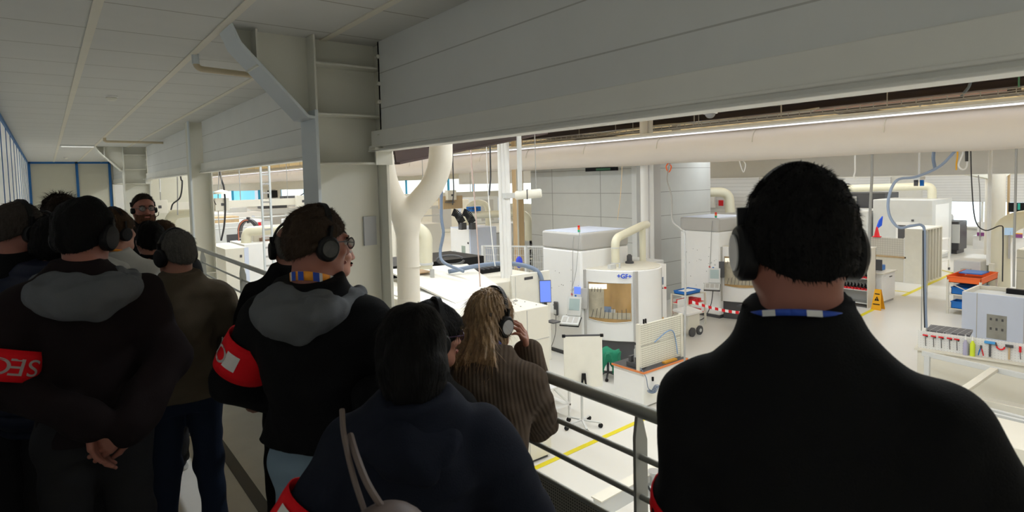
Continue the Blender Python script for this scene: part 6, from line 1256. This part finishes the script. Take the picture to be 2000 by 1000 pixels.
    def trousers(s, m, th=.016, seed=4, name='trousers'):
        f = Field((-.36, -.36, .04), (.36, .42, 1.06), .009); f.loft([t for t in TORSO if t[0] < 1.06], (0, 0, 0), np.eye(3), .03, th*.6)
        for k, sd in ((0, 1), (1, -1)):
            ft = s.feet[k]; kn = np.array([sd*.10, .015+ft[1]*.5, .48]); f.chain([(sd*.088, 0, .86), kn, (ft[0], ft[1]-.03, .10)], [.082+th, .060+th, .044+th*1.4], .03)
        f.noise(.003, 22, seed, (1, 1, 1.2)); f.cut((0, 0, -1), (0, 0, .065)); f.cut((0, 0, 1), (0, 0, 1.02)); return s.out(name, [f.mesh()], m)
    def shoes(s, m, stripes=False):
        for k, sd in ((0, 1), (1, -1)):
            ft = s.feet[k]; f = Field((ft[0]-.14, ft[1]-.20, -.02), (ft[0]+.14, ft[1]+.28, .16), .006)
            f.ell((ft[0], ft[1]-.03, .07), (.044, .062, .055), None, .03); f.cone((ft[0], ft[1], .05), (ft[0]+sd*.018, ft[1]+.15, .04), .045, .036, .03); f.cut((0, 0, -1), (0, 0, .024))
            sh = s.out('shoe', [f.mesh()], m)
            g = Field((ft[0]-.14, ft[1]-.20, -.02), (ft[0]+.14, ft[1]+.28, .08), .006); g.cone((ft[0], ft[1]-.035, .02), (ft[0]+sd*.018, ft[1]+.155, .02), .052, .044, .02); g.cut((0, 0, -1), (0, 0, .003)); g.cut((0, 0, 1), (0, 0, .026)); s.out('sole', [g.mesh()], C_SOLE, sh)
    def hood(s, m, size=1.0, out=0.0):
        f = Field(s.T((0, -.1, 1.42))-.30, s.T((0, -.1, 1.42))+.30, .008); R = s.Rt
        for q in range(15):
            a = PI*(-.16+1.32*q/14); sn = max(0, math.sin(a)); p0 = s.T((.135*size*math.cos(a), -.012-(.125*size+out)*math.sin(a), 1.455-.040*sn)); r0 = .018+.024*sn+out*.25
            if q: f.cone(pp, p0, rp, r0, .025)
            pp = p0; rp = r0
        for q in range(13):
            a = PI*(-.05+1.10*q/12); sn = max(0, math.sin(a)); p0 = s.T((.098*size*math.cos(a), -.018-(.088*size+out*.6)*math.sin(a), 1.482-.012*sn))
            if q: f.cone(pp, p0, .027, .027, .03)
            pp = p0
        f.ell(s.T((0, -.115-out, 1.425)), (.125*size, .050, .060), R@Rx(.35), .04); f.ell(s.T((0, -.140-out, 1.385)), (.085*size, .036, .050), R, .04)
        f.noise(.006, 34, 5, (1, 1, .6)); f.noise(.003, 70, 6); return s.out('hood', [f.mesh()], m)
    # -- hair and headgear
    def hair(s, m, t=.012, front=(.086, .062), nape=(-.085, -.062), noise=.0025, freq=120, top=None, seed=2, name='hair', h=.005, extra=None, strands=1500, slen=.012, lift=.55, wid=.0011):
        c = s.Hd((0, -.02, -.02)); f = Field(c-np.array([.20, .22, .36]), c+np.array([.20, .20, .20]), h); R = s.Rh
        f.ell(s.Hd((0, -.018, .032)), (.075+t, .096+t, .090+t), R, .02); f.ell(s.Hd((0, -.035, -.015)), (.068+t*.8, .070+t*.8, .075+t*.5), R, .03)
        if extra: extra(f)
        if noise: f.noise(noise, freq, seed, (1, 1, .8))
        if front is not None:
            v = np.array([0, nape[0]-front[0], nape[1]-front[1]]); n = np.array([0, v[2], -v[1]]); n = n/np.linalg.norm(n)
            if n[2] > 0: n = -n
            f.cut(s.Rh@n, s.Hd((0, front[0], front[1])))
        if top: f.cut(s.Rh@np.array(top[0], float), s.Hd(top[1]))
        f.ell(s.Hd((0, .088, .01)), (.060, .040, .055), R, .01, sub=True)
        p, q = f.mesh(); parts = [(p, q)]
        if strands:         # loose strands that roughen the outline
            rr = np.random.RandomState(seed+5); k = q[rr.randint(0, len(q), strands)]; a, b, c, d = (p[k[:, i]] for i in range(4)); n = np.cross(c-a, d-b); n /= np.linalg.norm(n, axis=1)[:, None]+1e-9
            ctr = (a+b+c+d)/4; o_ = ctr-s.hc; n = np.where((np.sum(n*o_, 1) < 0)[:, None], -n, n)
            fl = s.Rh@np.array([0, -.45, -.9]) if slen < .03 else np.array([0, 0, -1.0]); fl = fl-n*(n@fl)[:, None]; fl /= np.linalg.norm(fl, axis=1)[:, None]+1e-6
            dr = n*lift+fl*(1-lift)+rr.randn(strands, 3)*(.16 if slen < .02 else .05 if lift < .2 else .16); dr /= np.linalg.norm(dr, axis=1)[:, None]; L = slen*(.5+.9*rr.rand(strands))[:, None]; w_ = np.cross(dr, n)+1e-5; w_ /= np.linalg.norm(w_, axis=1)[:, None]; w_ *= wid
            b0 = ctr-n*.002; m0 = b0+dr*L*.55; dr2 = dr*.8+fl*.45; t0 = m0+dr2*L*.5
            V = np.stack([b0-w_, b0+w_, m0-w_*.8, m0+w_*.8, t0-w_*.2, t0+w_*.2], 1).reshape(-1, 3); i0 = np.arange(strands)*6; Q = np.concatenate([np.stack([i0, i0+1, i0+3, i0+2], 1), np.stack([i0+2, i0+3, i0+5, i0+4], 1)]); parts.append((V, Q))
        return s.out(name, parts, m)
    def beard(s, m, full=True):
        c = s.Hd((0, .05, -.08)); f = Field(c-.13, c+.13, .004); R = s.Rh
        if full:
            f.ell(s.Hd((0, .042, -.075)), (.066, .064, .062), R, .01)
            for q in (1, -1): f.cone(s.Hd((q*.066, .005, -.02)), s.Hd((q*.05, .045, -.08)), .012, .02, .02)
            f.ell(s.Hd((0, .105, -.055)), (.026, .02, .018), R, .01, sub=True); f.cut(R@np.array([0, .1, 1]), s.Hd((0, .06, -.045)))
            f.cone(s.Hd((-.026, .096, -.052)), s.Hd((.026, .096, -.052)), .008, .008, .008)
        else: f.ell(s.Hd((0, .078, -.095)), (.024, .018, .024), R, .01); f.cone(s.Hd((-.022, .093, -.055)), s.Hd((.022, .093, -.055)), .007, .007, .006)
        f.noise(.0016, 220, 3); return s.out('beard', [f.mesh()], m)
    def face(s):
        for q in (1, -1):
            e = s.mb('eye', MB().ell((q*.031, .0775, .004), (.0125, .0125, .0105), 12, 8), M_EYE); s.mb('iris', MB().ell((q*.031, .0885, .004), (.0055, .0025, .0055), 10, 6), M_IRIS, e)
            s.mb('eyebrow', MB().tube([(q*.014, .097, .022), (q*.032, .094, .028), (q*.050, .080, .022)], .0042, 6), H_DARK)
        s.mb('lips', MB().tube([(-.022, .093, -.066), (-.008, .102, -.064), (.008, .102, -.064), (.022, .093, -.066)], .006, 8), M_LIP)
    def glasses(s, m=None):
        g = MB()
        for q in (1, -1): g.tube([(q*.033+.023*math.cos(a), .106, .004+.018*math.sin(a)) for a in [2*PI*k/20 for k in range(21)]], .0018, 6); g.tube([(q*.056, .104, .008), (q*.080, .055, .010), (q*.084, -.015, .006)], .0020, 6)
        g.tube([(-.010, .107, .008), (0, .110, .010), (.010, .107, .008)], .0018, 6); o = s.mb('glasses', g, m or M_FRAME)
        for q in (1, -1): s.mb('lens', MB().cyl((q*.033, .1055, .004), (q*.033, .1065, .004), .022, 18), M_LENS, o)
    def phones(s, tilt=0.0, cup=None, face=None, r=.041, dx=.0, ztop=.0):
        ct, st = math.cos(tilt), math.sin(tilt)
        def P(x, y, z): return (x, y*ct-z*st-.006, y*st+z*ct)
        n = 26; vs = []
        for k in range(n+1):
            a = PI*(-.03+1.06*k/n); cx, cz = math.cos(a), math.sin(a)
            for (rx, rz, y) in ((.082, .127, -.012), (.082, .127, .012), (.089, .136, .010), (.089, .136, -.010)): vs.append(P((rx+dx)*cx, y, (rz+ztop)*cz+.003))
        fs = [(4*k+j, 4*k+(j+1) % 4, 4*k+4+(j+1) % 4, 4*k+4+j) for k in range(n) for j in range(4)]+[(0, 1, 2, 3), (4*n+3, 4*n+2, 4*n+1, 4*n)]
        hb = s.mb('headphones', MB().add(vs, fs), M_BLACK)
        for q in (1, -1):
            prof = [(.070, r*.80), (.072, r*.98), (.084, r), (.094, r), (.101, r*.86), (.103, r*.5), (.103, .001)]; m = MB(); vs = []
            for (x, rr_) in prof:
                for k in range(20): vs.append(P(q*(x+dx), rr_*math.cos(2*PI*k/20), -.016+rr_*1.12*math.sin(2*PI*k/20)))
            fs = [(i*20+k, i*20+(k+1) % 20, (i+1)*20+(k+1) % 20, (i+1)*20+k) for i in range(len(prof)-1) for k in range(20)]
            s.mb('ear_cup', MB().add(vs, fs), cup or M_BLACK, hb)
            if face: s.mb('cup_plate', MB().cyl(P(q*(.1025+dx), 0, -.016), P(q*(.1050+dx), 0, -.016), r*.72, 20), face, hb)
            s.mb('slider', MB().bar(P(q*(.088+dx), 0, .022), P(q*(.089+dx), 0, .062), .018, .008), M_BLACK, hb)
        return hb
    def armband(s, k, t0, t1, grow=.095, letters_=None, patch=None):
        a, e, w_ = s.arms[k]; d = e-a; L = np.linalg.norm(d); d = d/L; p0 = a+d*L*t0; p1 = a+d*L*t1; u = np.cross(d, [0, 0, 1.0]); 
        rows = [(0, grow*.99), (.25, grow*1.01), (.5, grow*.995), (.75, grow*1.01), (1, grow*.98)]
        pts = [p0+(p1-p0)*t for t, r in rows]; q = MB().tube([tuple(p) for p in pts], grow, 28, False, [r for t, r in rows]); o = s.mb('armband', q, C_RED, None, 'none')
        sd = o.modifiers.new('solid', 'SOLIDIFY'); sd.thickness = .003
        return o, p0, p1, d
    def patch_on(s, o, p0, p1, d, ang, size, m, grow, lines=0):
        """square patch wrapped on the armband; ang measured from straight back towards the arm's outside"""
        mid = (p0+p1)/2; ref = np.array([0, -1.0, 0]); ref = ref-d*(ref@d); ref /= np.linalg.norm(ref); oth = np.cross(d, ref); g = []
        for i in range(7):
            b = ang+(i/6-.5)*size[0]/grow; v = ref*math.cos(b)+oth*math.sin(b); g.append([tuple(mid+v*(grow*1.018)+d*(j/4-.5)*size[1]) for j in range(5)])
        return s.mb('print', MB().sheet(g), m, o, 'none')
    def text_on(s, o, p0, p1, d, body, ang0, step, size, m, grow, flip):
        mid = (p0+p1)/2; ref = np.array([0, -1.0, 0]); ref = ref-d*(ref@d); ref /= np.linalg.norm(ref); oth = np.cross(d, ref)
        for i, chh in enumerate(body):
            b = ang0+i*step; me = text_mesh(chh, size, 0.0005); yd = -d if not flip else d
            for v in me.vertices:
                bb = b+(v.co.x*1.25 if not flip else v.co.x*1.25)*np.sign(step)/grow; vv = ref*math.cos(bb)+oth*math.sin(bb)
                p = mid+vv*(grow*1.022)+yd*v.co.y; v.co = Vector(s.W(p))-Vector(base_of(o))
            put('letter', me, m, o)
    def lanyard(s, m, drop=.25, name='lanyard', w_=.010, extra=None, z=1.525, r=(.078, .082)):
        pts = []; nrm = []
        for k in range(49):
            a = 2*PI*k/48; y = -math.cos(a); front = max(0, y); pts.append((r[0]*math.sin(a)*(1-.25*front), -.018+r[1]*y+.05*front, z-.012-.06*(y+1)/2-drop*front**2)); nrm.append((math.sin(a), y))
        def strip(i0, i1, g):
            rows = [[], []]
            for k in range(i0, i1+1):
                q = pts[k % 48]; n = nrm[k % 48]
                for j, sg in ((0, -1), (1, 1)): rows[j].append(tuple(s.T((q[0]+n[0]*g, q[1]+n[1]*g, q[2]+sg*w_))))
            return MB().sheet(rows)
        o = s.mb(name, strip(0, 48, 0), m, None, 'none'); sd = o.modifiers.new('solid', 'SOLIDIFY'); sd.thickness = .002
        if extra:
            for (i0, i1, mm) in extra: s.mb('ribbon_print', strip(i0, i1, .0025), mm, o, 'none')
        return o
# ---- Y-shaped branch duct in front of the fabric duct: one smooth sheet-metal shell
D = 7.5; yc = at(797, 590, D); t = thing('branch_duct', 'cream Y-shaped air duct standing in front of the fabric duct, right of the big column', 'duct', (yc.x, yc.y, FZ))
tr = [Vector((at(799, 600, D).x, at(799, 600, D).y, FZ)), at(799, 600, D), at(796, 440, D)]
rb = smooth_path([at(795, 445, D), at(799, 422, D), at(819, 394, D), at(842, 366, D), at(858, 326, D), at(861, 290, D), at(862, 200, D)], 5)
lb = smooth_path([at(795, 445, D), at(790, 425, D), at(774, 400, D), at(757, 365, D), at(747, 325, D), at(743, 285, D), at(741, 200, D)], 5)
allp = np.array([tuple(p) for p in tr[1:]+rb+lb]); f = Field(allp.min(0)-.2, allp.max(0)+.2, .014)
f.chain([tuple(p) for p in tr[1:]], [.141, .141], .03); f.chain([tuple(p) for p in lb], [.139]*len(lb), .035); g_ = Field(f.lo, f.lo+np.array(f.n-1)*f.h, f.h)
g_.n = f.n; g_.f = np.full(f.n, 0.5, np.float32); g_.ax = f.ax; g_.chain([tuple(p) for p in rb], [.139]*len(rb), .03); h_ = np.clip(.5+.5*(f.f-g_.f)/.05, 0, 1); f.f = (f.f*(1-h_)+g_.f*h_-.05*h_*(1-h_)).astype(np.float32)
pv, pq = f.mesh(); me = bpy.data.meshes.new('fork'); me.from_pydata([tuple(v-np.array(t.location)) for v in pv], [], [tuple(int(i) for i in q) for q in pq]); me.update()
for p_ in me.polygons: p_.use_smooth = True
put('fork', me, M_DUCTW, t)
build('trunk', MB().cyl(tr[0], tr[1]+Vector((0, 0, .12)), .1415, 32), M_DUCTW, t)
for c in (at(797, 440, D), at(799, 520, D)): build('collar', MB().cyl(c-Vector((0, 0, 0.006)), c+Vector((0, 0, 0.006)), 0.1435, 36), M_DUCTW, t)
c = at(860, 311, D); build('collar', MB().cyl(c-Vector((0, 0, 0.006)), c+Vector((0, 0, 0.006)), 0.1425, 36), M_DUCTW, t)

# ---- the big man at the right
NOARM = None
p = Person('person seen from behind at the right, broad shoulders, black jacket, black headphones', at(1554, 474, 1.06), RAD(70), yaw=RAD(-24), pitch=RAD(-3), side=RAD(-5), girth=.95, necklen=.03, drop=.012, arms=(((.265, .03, 1.13), (.20, .27, 1.02)), ((-.245, .04, 1.13), (-.18, .28, 1.02))))
p.body(M_SKINP, h=.004); p.top('jacket', C_BLACK, .026, .80, collar=.05, cr=1.18, folds=.004, seed=3, h=.008); p.trousers(C_TROUS); p.shoes(C_SHOE)
p.hair(H_BLACK, .010, (.09, .055), (-.085, -.048), .0018, 190, strands=6000, slen=.008, wid=.0008); p.phones(RAD(4), face=M_CUPGREY, r=.044)
p.lanyard(M_BLULAN, extra=((44, 46, M_WHILAN), (2, 4, M_WHILAN)), w_=.005, z=1.580, r=(.084, .088))
ab = p.armband(1, .86, 1.06, .086)

# ---- blond woman leaning on the railing
p = Person('person with long blond hair in a ribbed brown sweater, leaning on the railing', at(960, 624, 2.25), RAD(52), H=1.50, yaw=RAD(32), pitch=RAD(-8), girth=1.1,
           arms=(((.20, .42, 1.06), (.135, .50, 1.36)), ((-.23, .38, 1.10), (-.05, .56, 1.13))))
p.body(M_SKIN, hands=((((-.12, -.25, 1), (-1, -.2, 0), 1), .55), (None, .6)), h=.0045)
p.top('sweater', C_KNIT, .032, .74, collar=.0, folds=.006, seed=8, h=.0075); p.trousers(C_TROUS); p.shoes(C_SHOE)
def longhair(f):
    R = p.Rh
    f.ell(p.Hd((0, -.050, -.045)), (.088, .070, .125), R, .03); f.cone(p.Hd((.045, -.055, -.05)), p.Hd((.062, -.075, -.205)), .055, .026, .03); f.cone(p.Hd((-.045, -.055, -.05)), p.Hd((-.062, -.085, -.185)), .055, .024, .03); f.cone(p.Hd((0, -.08, -.05)), p.Hd((0, -.135, -.22)), .060, .034, .03); f.cone(p.Hd((.04, -.08, -.05)), p.Hd((.055, -.125, -.225)), .05, .026, .03); f.cone(p.Hd((-.04, -.08, -.05)), p.Hd((-.055, -.125, -.205)), .05, .026, .03)
    for q in (-.075, -.03, .03, .075): f.cone(p.Hd((q*.8, -.085, -.04)), p.T((q, -.150, 1.385+.01*abs(q)*10)), .042, .020, .03)
    f.cone(p.Hd((.076, .0, .0)), p.Hd((.088, -.01, -.19)), .026, .016, .02); f.cone(p.Hd((-.078, .01, .0)), p.Hd((-.086, .01, -.17)), .026, .016, .02)
    P = np.meshgrid(*f.ax, indexing='ij', sparse=True); an = np.arctan2(P[0]-p.hc[0], P[1]-p.hc[1]); f.f += (.0030*np.sin(an*34+9*np.sin(P[2]*14))).astype(np.float32)+(.0018*np.sin(an*71+P[2]*8)).astype(np.float32)
hb = p.hair(H_BLOND, .016, None, None, .0015, 60, extra=longhair, h=.0045, strands=5000, slen=.055, lift=.03, wid=.0012); p.phones(RAD(-6), face=M_CUPGREY, r=.043, dx=.012, ztop=.012); p.face()
p.lanyard(M_BLULAN, w_=.008, z=1.55)
p.mb('hair_clip', MB().obox((.060, -.075, .035), (.022, .010, .008)), M_FRAME, hb); p.mb('hair_tie', MB().ell((-.088, -.035, .075), (.012, .012, .012), 10, 8), M_RED, hb)

# ---- dark-haired woman in the navy sweater
p = Person('person from behind in a navy hooded sweater with black bobbed hair, nearest in the middle', at(808, 688, 1.46), RAD(30), yaw=RAD(8), girth=1.06, arms=(((.30, .02, 1.12), (.20, .26, 1.05)), ((-.33, -.04, 1.14), (-.26, .22, 1.02))))
p.body(M_SKIN, h=.005)
p.top('sweater', C_NAVY, .036, .72, folds=.007, seed=12, h=.008, collar=.02); p.hood(C_NAVY, .9); p.trousers(C_TROUS); p.shoes(C_SHOE)
def bob(f):
    R = p.Rh; f.ell(p.Hd((0, -.030, -.055)), (.092, .092, .120), R, .03)
p.hair(H_BLACK, .022, None, None, .0028, 70, extra=bob, strands=4000, slen=.035, lift=.04, wid=.0011)
o, p0, p1, d = p.armband(1, .50, .90, .104); p.patch_on(o, p0, p1, d, .75, (.055, .06), C_PRINT, .108)
p.text_on(o, p0, p1, d, 'S', .0, .45, .07, C_PRINT, .108, True)
# shoulder bag
t = thing('shoulder_bag', 'taupe shoulder bag with two thin straps hanging at the back of the navy sweater', 'bag', at(745, 1040, 1.16)); M_TAUPE = mat('taupe_leather', (0.115, 0.085, 0.075), 0.55)
build('strap', MB().tube(smooth_path([at(668, 800, 1.22), at(672, 850, 1.18), at(690, 930, 1.13), at(716, 1010, 1.12)]), .0055, 8), M_TAUPE, t); build('strap', MB().tube(smooth_path([at(684, 850, 1.20), at(696, 890, 1.15), at(718, 945, 1.12), at(752, 1000, 1.12)]), .007, 8), M_TAUPE, t)
c = at(752, 1092, 1.12); build('bag_body', MB().ell(c, (.10, .075, .105), 24, 16), M_TAUPE, t)

# ---- woman with glasses between them
p = Person('person with black hair and glasses in profile, between the navy sweater and the blond woman', at(846, 655, 2.02), RAD(62), H=1.52, yaw=RAD(38), pitch=RAD(-6), arms=(((.22, .33, 1.13), (.10, .5, 1.18)), ((-.22, .33, 1.13), (-.08, .5, 1.16))))
p.body(M_SKIN, h=.0045); p.top('jacket', C_BLACK, .024, .82, collar=.03, h=.01); p.trousers(C_TROUS); p.shoes(C_SHOE)
def fringe(f):
    R = p.Rh; f.ell(p.Hd((0, -.030, -.045)), (.086, .085, .105), R, .03); f.ell(p.Hd((0, .045, .062)), (.068, .060, .042), R, .02)
p.hair(H_BLACK, .020, None, None, .0028, 70, extra=fringe, strands=3500, slen=.035, lift=.04, wid=.0011); p.phones(RAD(-4), dx=.012, ztop=.014); p.glasses(mat('purple_frame', (0.05, 0.02, 0.07), 0.3)); p.face()

# ---- man in profile with headphones in front of the big column
p = Person('person in profile with headphones, glasses, dark jacket with grey hood and light jeans', at(622, 474, 2.08), RAD(48), yaw=RAD(36), pitch=RAD(-7), girth=1.12, arms=(((.29, .05, 1.15), (.15, .25, 1.05)), ((-.31, -.02, 1.15), (-.25, .20, 1.02))))
p.body(M_SKINP, h=.0038); p.top('jacket', C_BLACK, .034, .965, folds=.006, seed=21, collar=.0, h=.008); p.hood(C_GREYHOOD, 1.08, .028); p.trousers(C_LIGHTJ); p.shoes(C_SHOE)
p.hair(H_MID, .010, (.088, .058), (-.085, -.052), .0022, 160, strands=5000, slen=.012, wid=.0008); p.phones(RAD(-3), face=mat('cup_gloss', (0.03, 0.033, 0.036), 0.2, var=0.6, scale=40), r=.039); p.glasses(); p.face()
p.lanyard(M_ORALAN, w_=.015, z=1.548, r=(.074, .078), extra=((4, 6, M_BLULAN), (6, 7, M_WHILAN), (44, 46, M_BLULAN), (43, 44, M_WHILAN), (47, 49, M_BLULAN), (10, 12, M_WHILAN)))
o, p0, p1, d = p.armband(1, .34, .84, .100); q = p.patch_on(o, p0, p1, d, .05, (.052, .055), C_PRINT, .100); p.text_on(o, p0, p1, d, 'OC', .62, .55, .08, C_PRINT, .100, True)

p = Person('person with a dark goatee in profile, mostly hidden behind the man in profile with headphones', at(648, 492, 2.78), RAD(75), yaw=RAD(18), pitch=RAD(-5)); p.body(M_SKIN); p.top('jacket', C_BLACK, .022, .85, collar=.02, h=.011); p.trousers(C_TROUS); p.shoes(C_SHOE); p.hair(H_DARK, .010, (.088, .058), (-.085, -.05), .002); p.beard(H_BLACK, False); p.face()
p = Person('balding person with grey sides and headphones, in black, behind the grey hood with orange ribbon', at(566, 482, 3.05), RAD(12), yaw=RAD(-6), girth=1.15, feet=((.10, .02), (-.12, -.02))); p.body(M_SKIN); p.top('jacket', C_BLACK, .028, .80, collar=.035, seed=31, h=.01); p.trousers(C_BLACK); p.shoes(C_SHOE)
p.hair(H_GREY, .006, (.090, .035), (-.085, -.075), .0015, 180, top=((0, -.15, 1), (0, -.06, .062))); p.phones(RAD(8), r=.043, dx=.006, ztop=.004)

# ---- grey-haired man in the brown jacket
p = Person('person with grey hair and headphones in an olive-brown jacket and dark jeans, seen from behind', at(342, 495, 2.95), RAD(8), yaw=RAD(-34), pitch=RAD(-6), girth=1.14, arms=(((.28, -.03, 1.13), (.24, .12, .92)), ((-.28, -.03, 1.13), (-.24, .14, .92))), feet=((.12, .0), (-.13, .10)))
p.body(M_SKIN, h=.0042); p.top('jacket', C_OLIVE, .030, .88, collar=.03, folds=.008, seed=41, h=.008); p.trousers(C_JEANS, .012); p.shoes(C_SHOE)
p.hair(H_GREY, .007, (.088, .058), (-.085, -.058), .0016, 180, strands=4000, slen=.009); p.phones(RAD(4), r=.043)

# ---- man with hands behind his back
p = Person('person with hands clasped behind the back, black jacket with grey hood, headphones and red armband', at(168, 458, 2.35), RAD(2), yaw=RAD(34), pitch=RAD(-12), girth=1.0, arms=(((.265, -.10, 1.14), (.10, -.245, .945)), ((-.255, -.06, 1.12), (-.01, -.235, .98))))
p.body(M_SKINP, h=.0045, hands=(((( -.75, -.12, -.45), (-.1, 1, -.2), -1), .75), ((.05, -.1, -1), (.3, -1, .1), 1))[0:1]+((((.10, -.10, -1), (.9, -.45, .0), 1), .35),))
p.top('jacket', C_WINE, .030, .87, folds=.007, seed=51, collar=.03, h=.008); p.hood(C_GREYHOOD, 1.15, .034); p.trousers(C_TROUS, .022); p.shoes(C_SHOE)
p.hair(H_BLACK, .020, (.092, .055), (-.09, -.085), .002, 90, strands=3000, slen=.007); p.phones(RAD(-2), r=.046, dx=.006, ztop=.012)
o, p0, p1, d = p.armband(1, .52, .92, .100); p.text_on(o, p0, p1, d, 'SEC', -.74, .50, .082, C_PRINT, .100, True)

# ---- people at the left edge and further along the gallery
p = Person('person with glasses and shaved grey hair in black at the left edge, seen in profile', at(42, 450, 2.72), RAD(22), yaw=RAD(38), pitch=RAD(-6), girth=1.0); p.body(M_SKINP, h=.0045); p.top('jacket', C_BLACK, .028, .80, collar=.03, seed=61); p.trousers(C_TROUS); p.shoes(C_SHOE); p.hair(H_STUB, .005, (.088, .055), (-.085, -.045), .0012, 200); p.phones(RAD(2), r=.036); p.glasses(M_STEEL); p.face()
p = Person('person in a navy quilted jacket behind the man with clasped hands', at(112, 474, 2.72), RAD(12), yaw=RAD(10), girth=1.2); p.body(M_SKIN, h=.006); p.top('jacket', C_PUFF, .050, .80, folds=.003, puff=.022, collar=.05, seed=71); p.trousers(C_TROUS); p.shoes(C_SHOE); p.hair(H_BLACK, .012, (.09, .055), (-.085, -.08), .002); p.phones(RAD(0))
p = Person('person with cropped hair and headband in black, between the left-edge man and the spiky hair', at(84, 459, 3.25), RAD(15), yaw=RAD(22)); p.body(M_SKIN, h=.006); p.top('jacket', C_BLACK, .022, .82, collar=.03, h=.011); p.trousers(C_TROUS); p.shoes(C_SHOE); p.hair(H_STUB, .004, (.088, .05), (-.085, -.03), .001); p.phones(RAD(-8), r=.036)
p = Person('person with short spiky dark hair behind the man with clasped hands', at(120, 424, 3.65), RAD(5)); p.body(M_SKIN, h=.006); p.top('jacket', C_BLACK, .022, .82, h=.011); p.trousers(C_TROUS); p.shoes(C_SHOE); p.hair(H_DARK, .016, (.09, .055), (-.085, -.06), .0065, 95, strands=1500, slen=.035, lift=.8); p.phones(RAD(-10))
p = Person('person with brown hair in a pale grey hoodie, in profile', at(226, 452, 3.45), RAD(28), yaw=RAD(32)); p.body(M_SKIN, h=.005); p.top('hoodie', C_WHITEH, .024, .80, collar=.015, h=.01); p.hood(C_WHITEH, .85); p.trousers(C_JEANS); p.shoes(C_SHOE); p.hair(H_BROWN, .018, (.092, .045), (-.088, -.06), .004, 75, strands=3000, slen=.03, lift=.25); p.phones(RAD(2), r=.036, dx=.008, ztop=.01); p.lanyard(M_ORALAN, w_=.007, z=1.55)
p = Person('person from behind with black hair and black shirt in front of the bearded guide', at(293, 468, 3.8), RAD(-4)); p.body(M_SKIN, h=.005); p.top('shirt', C_SHIRT, .020, .84, collar=.03, h=.01); p.trousers(C_TROUS); p.shoes(C_SHOE); p.hair(H_BLACK, .010, (.09, .055), (-.085, -.06), .002)
p = Person('person with brown hair, mostly hidden between the guide and the grey-haired man', at(318, 462, 4.35), RAD(-10)); p.body(M_SKIN, h=.006); p.top('shirt', C_SHIRT, .020, .84, h=.011); p.trousers(C_JEANS); p.shoes(C_SHOE); p.hair(H_BROWN, .014, (.09, .05), (-.088, -.065), .003)
p = Person('bearded guide facing the group in a black polo shirt with blue ribbon and headset', at(281, 408, 5.0), RAD(178), yaw=RAD(-4), girth=1.15, arms=(((.30, .06, 1.14), (.10, .28, 1.16)), ((-.30, .04, 1.12), (-.12, .28, 1.08))))
p.body(M_SKINP, h=.0042); p.top('polo_shirt', C_SHIRT, .022, .82, sleeve=0, collar=.025, h=.009); p.trousers(C_TROUS); p.shoes(C_SHOE); p.hair(H_DARK, .004, (.070, .088), (-.085, -.05), .0012); p.beard(H_BEARD, True); p.face(); p.glasses(); p.phones(RAD(30), r=.022, dx=-.008); p.lanyard(M_BLULAN, .20, w_=.010)
p.mb('microphone_boom', MB().tube([(-.10, .02, -.03), (-.085, .07, -.055), (-.05, .10, -.07)], .003, 6), M_BLACK)
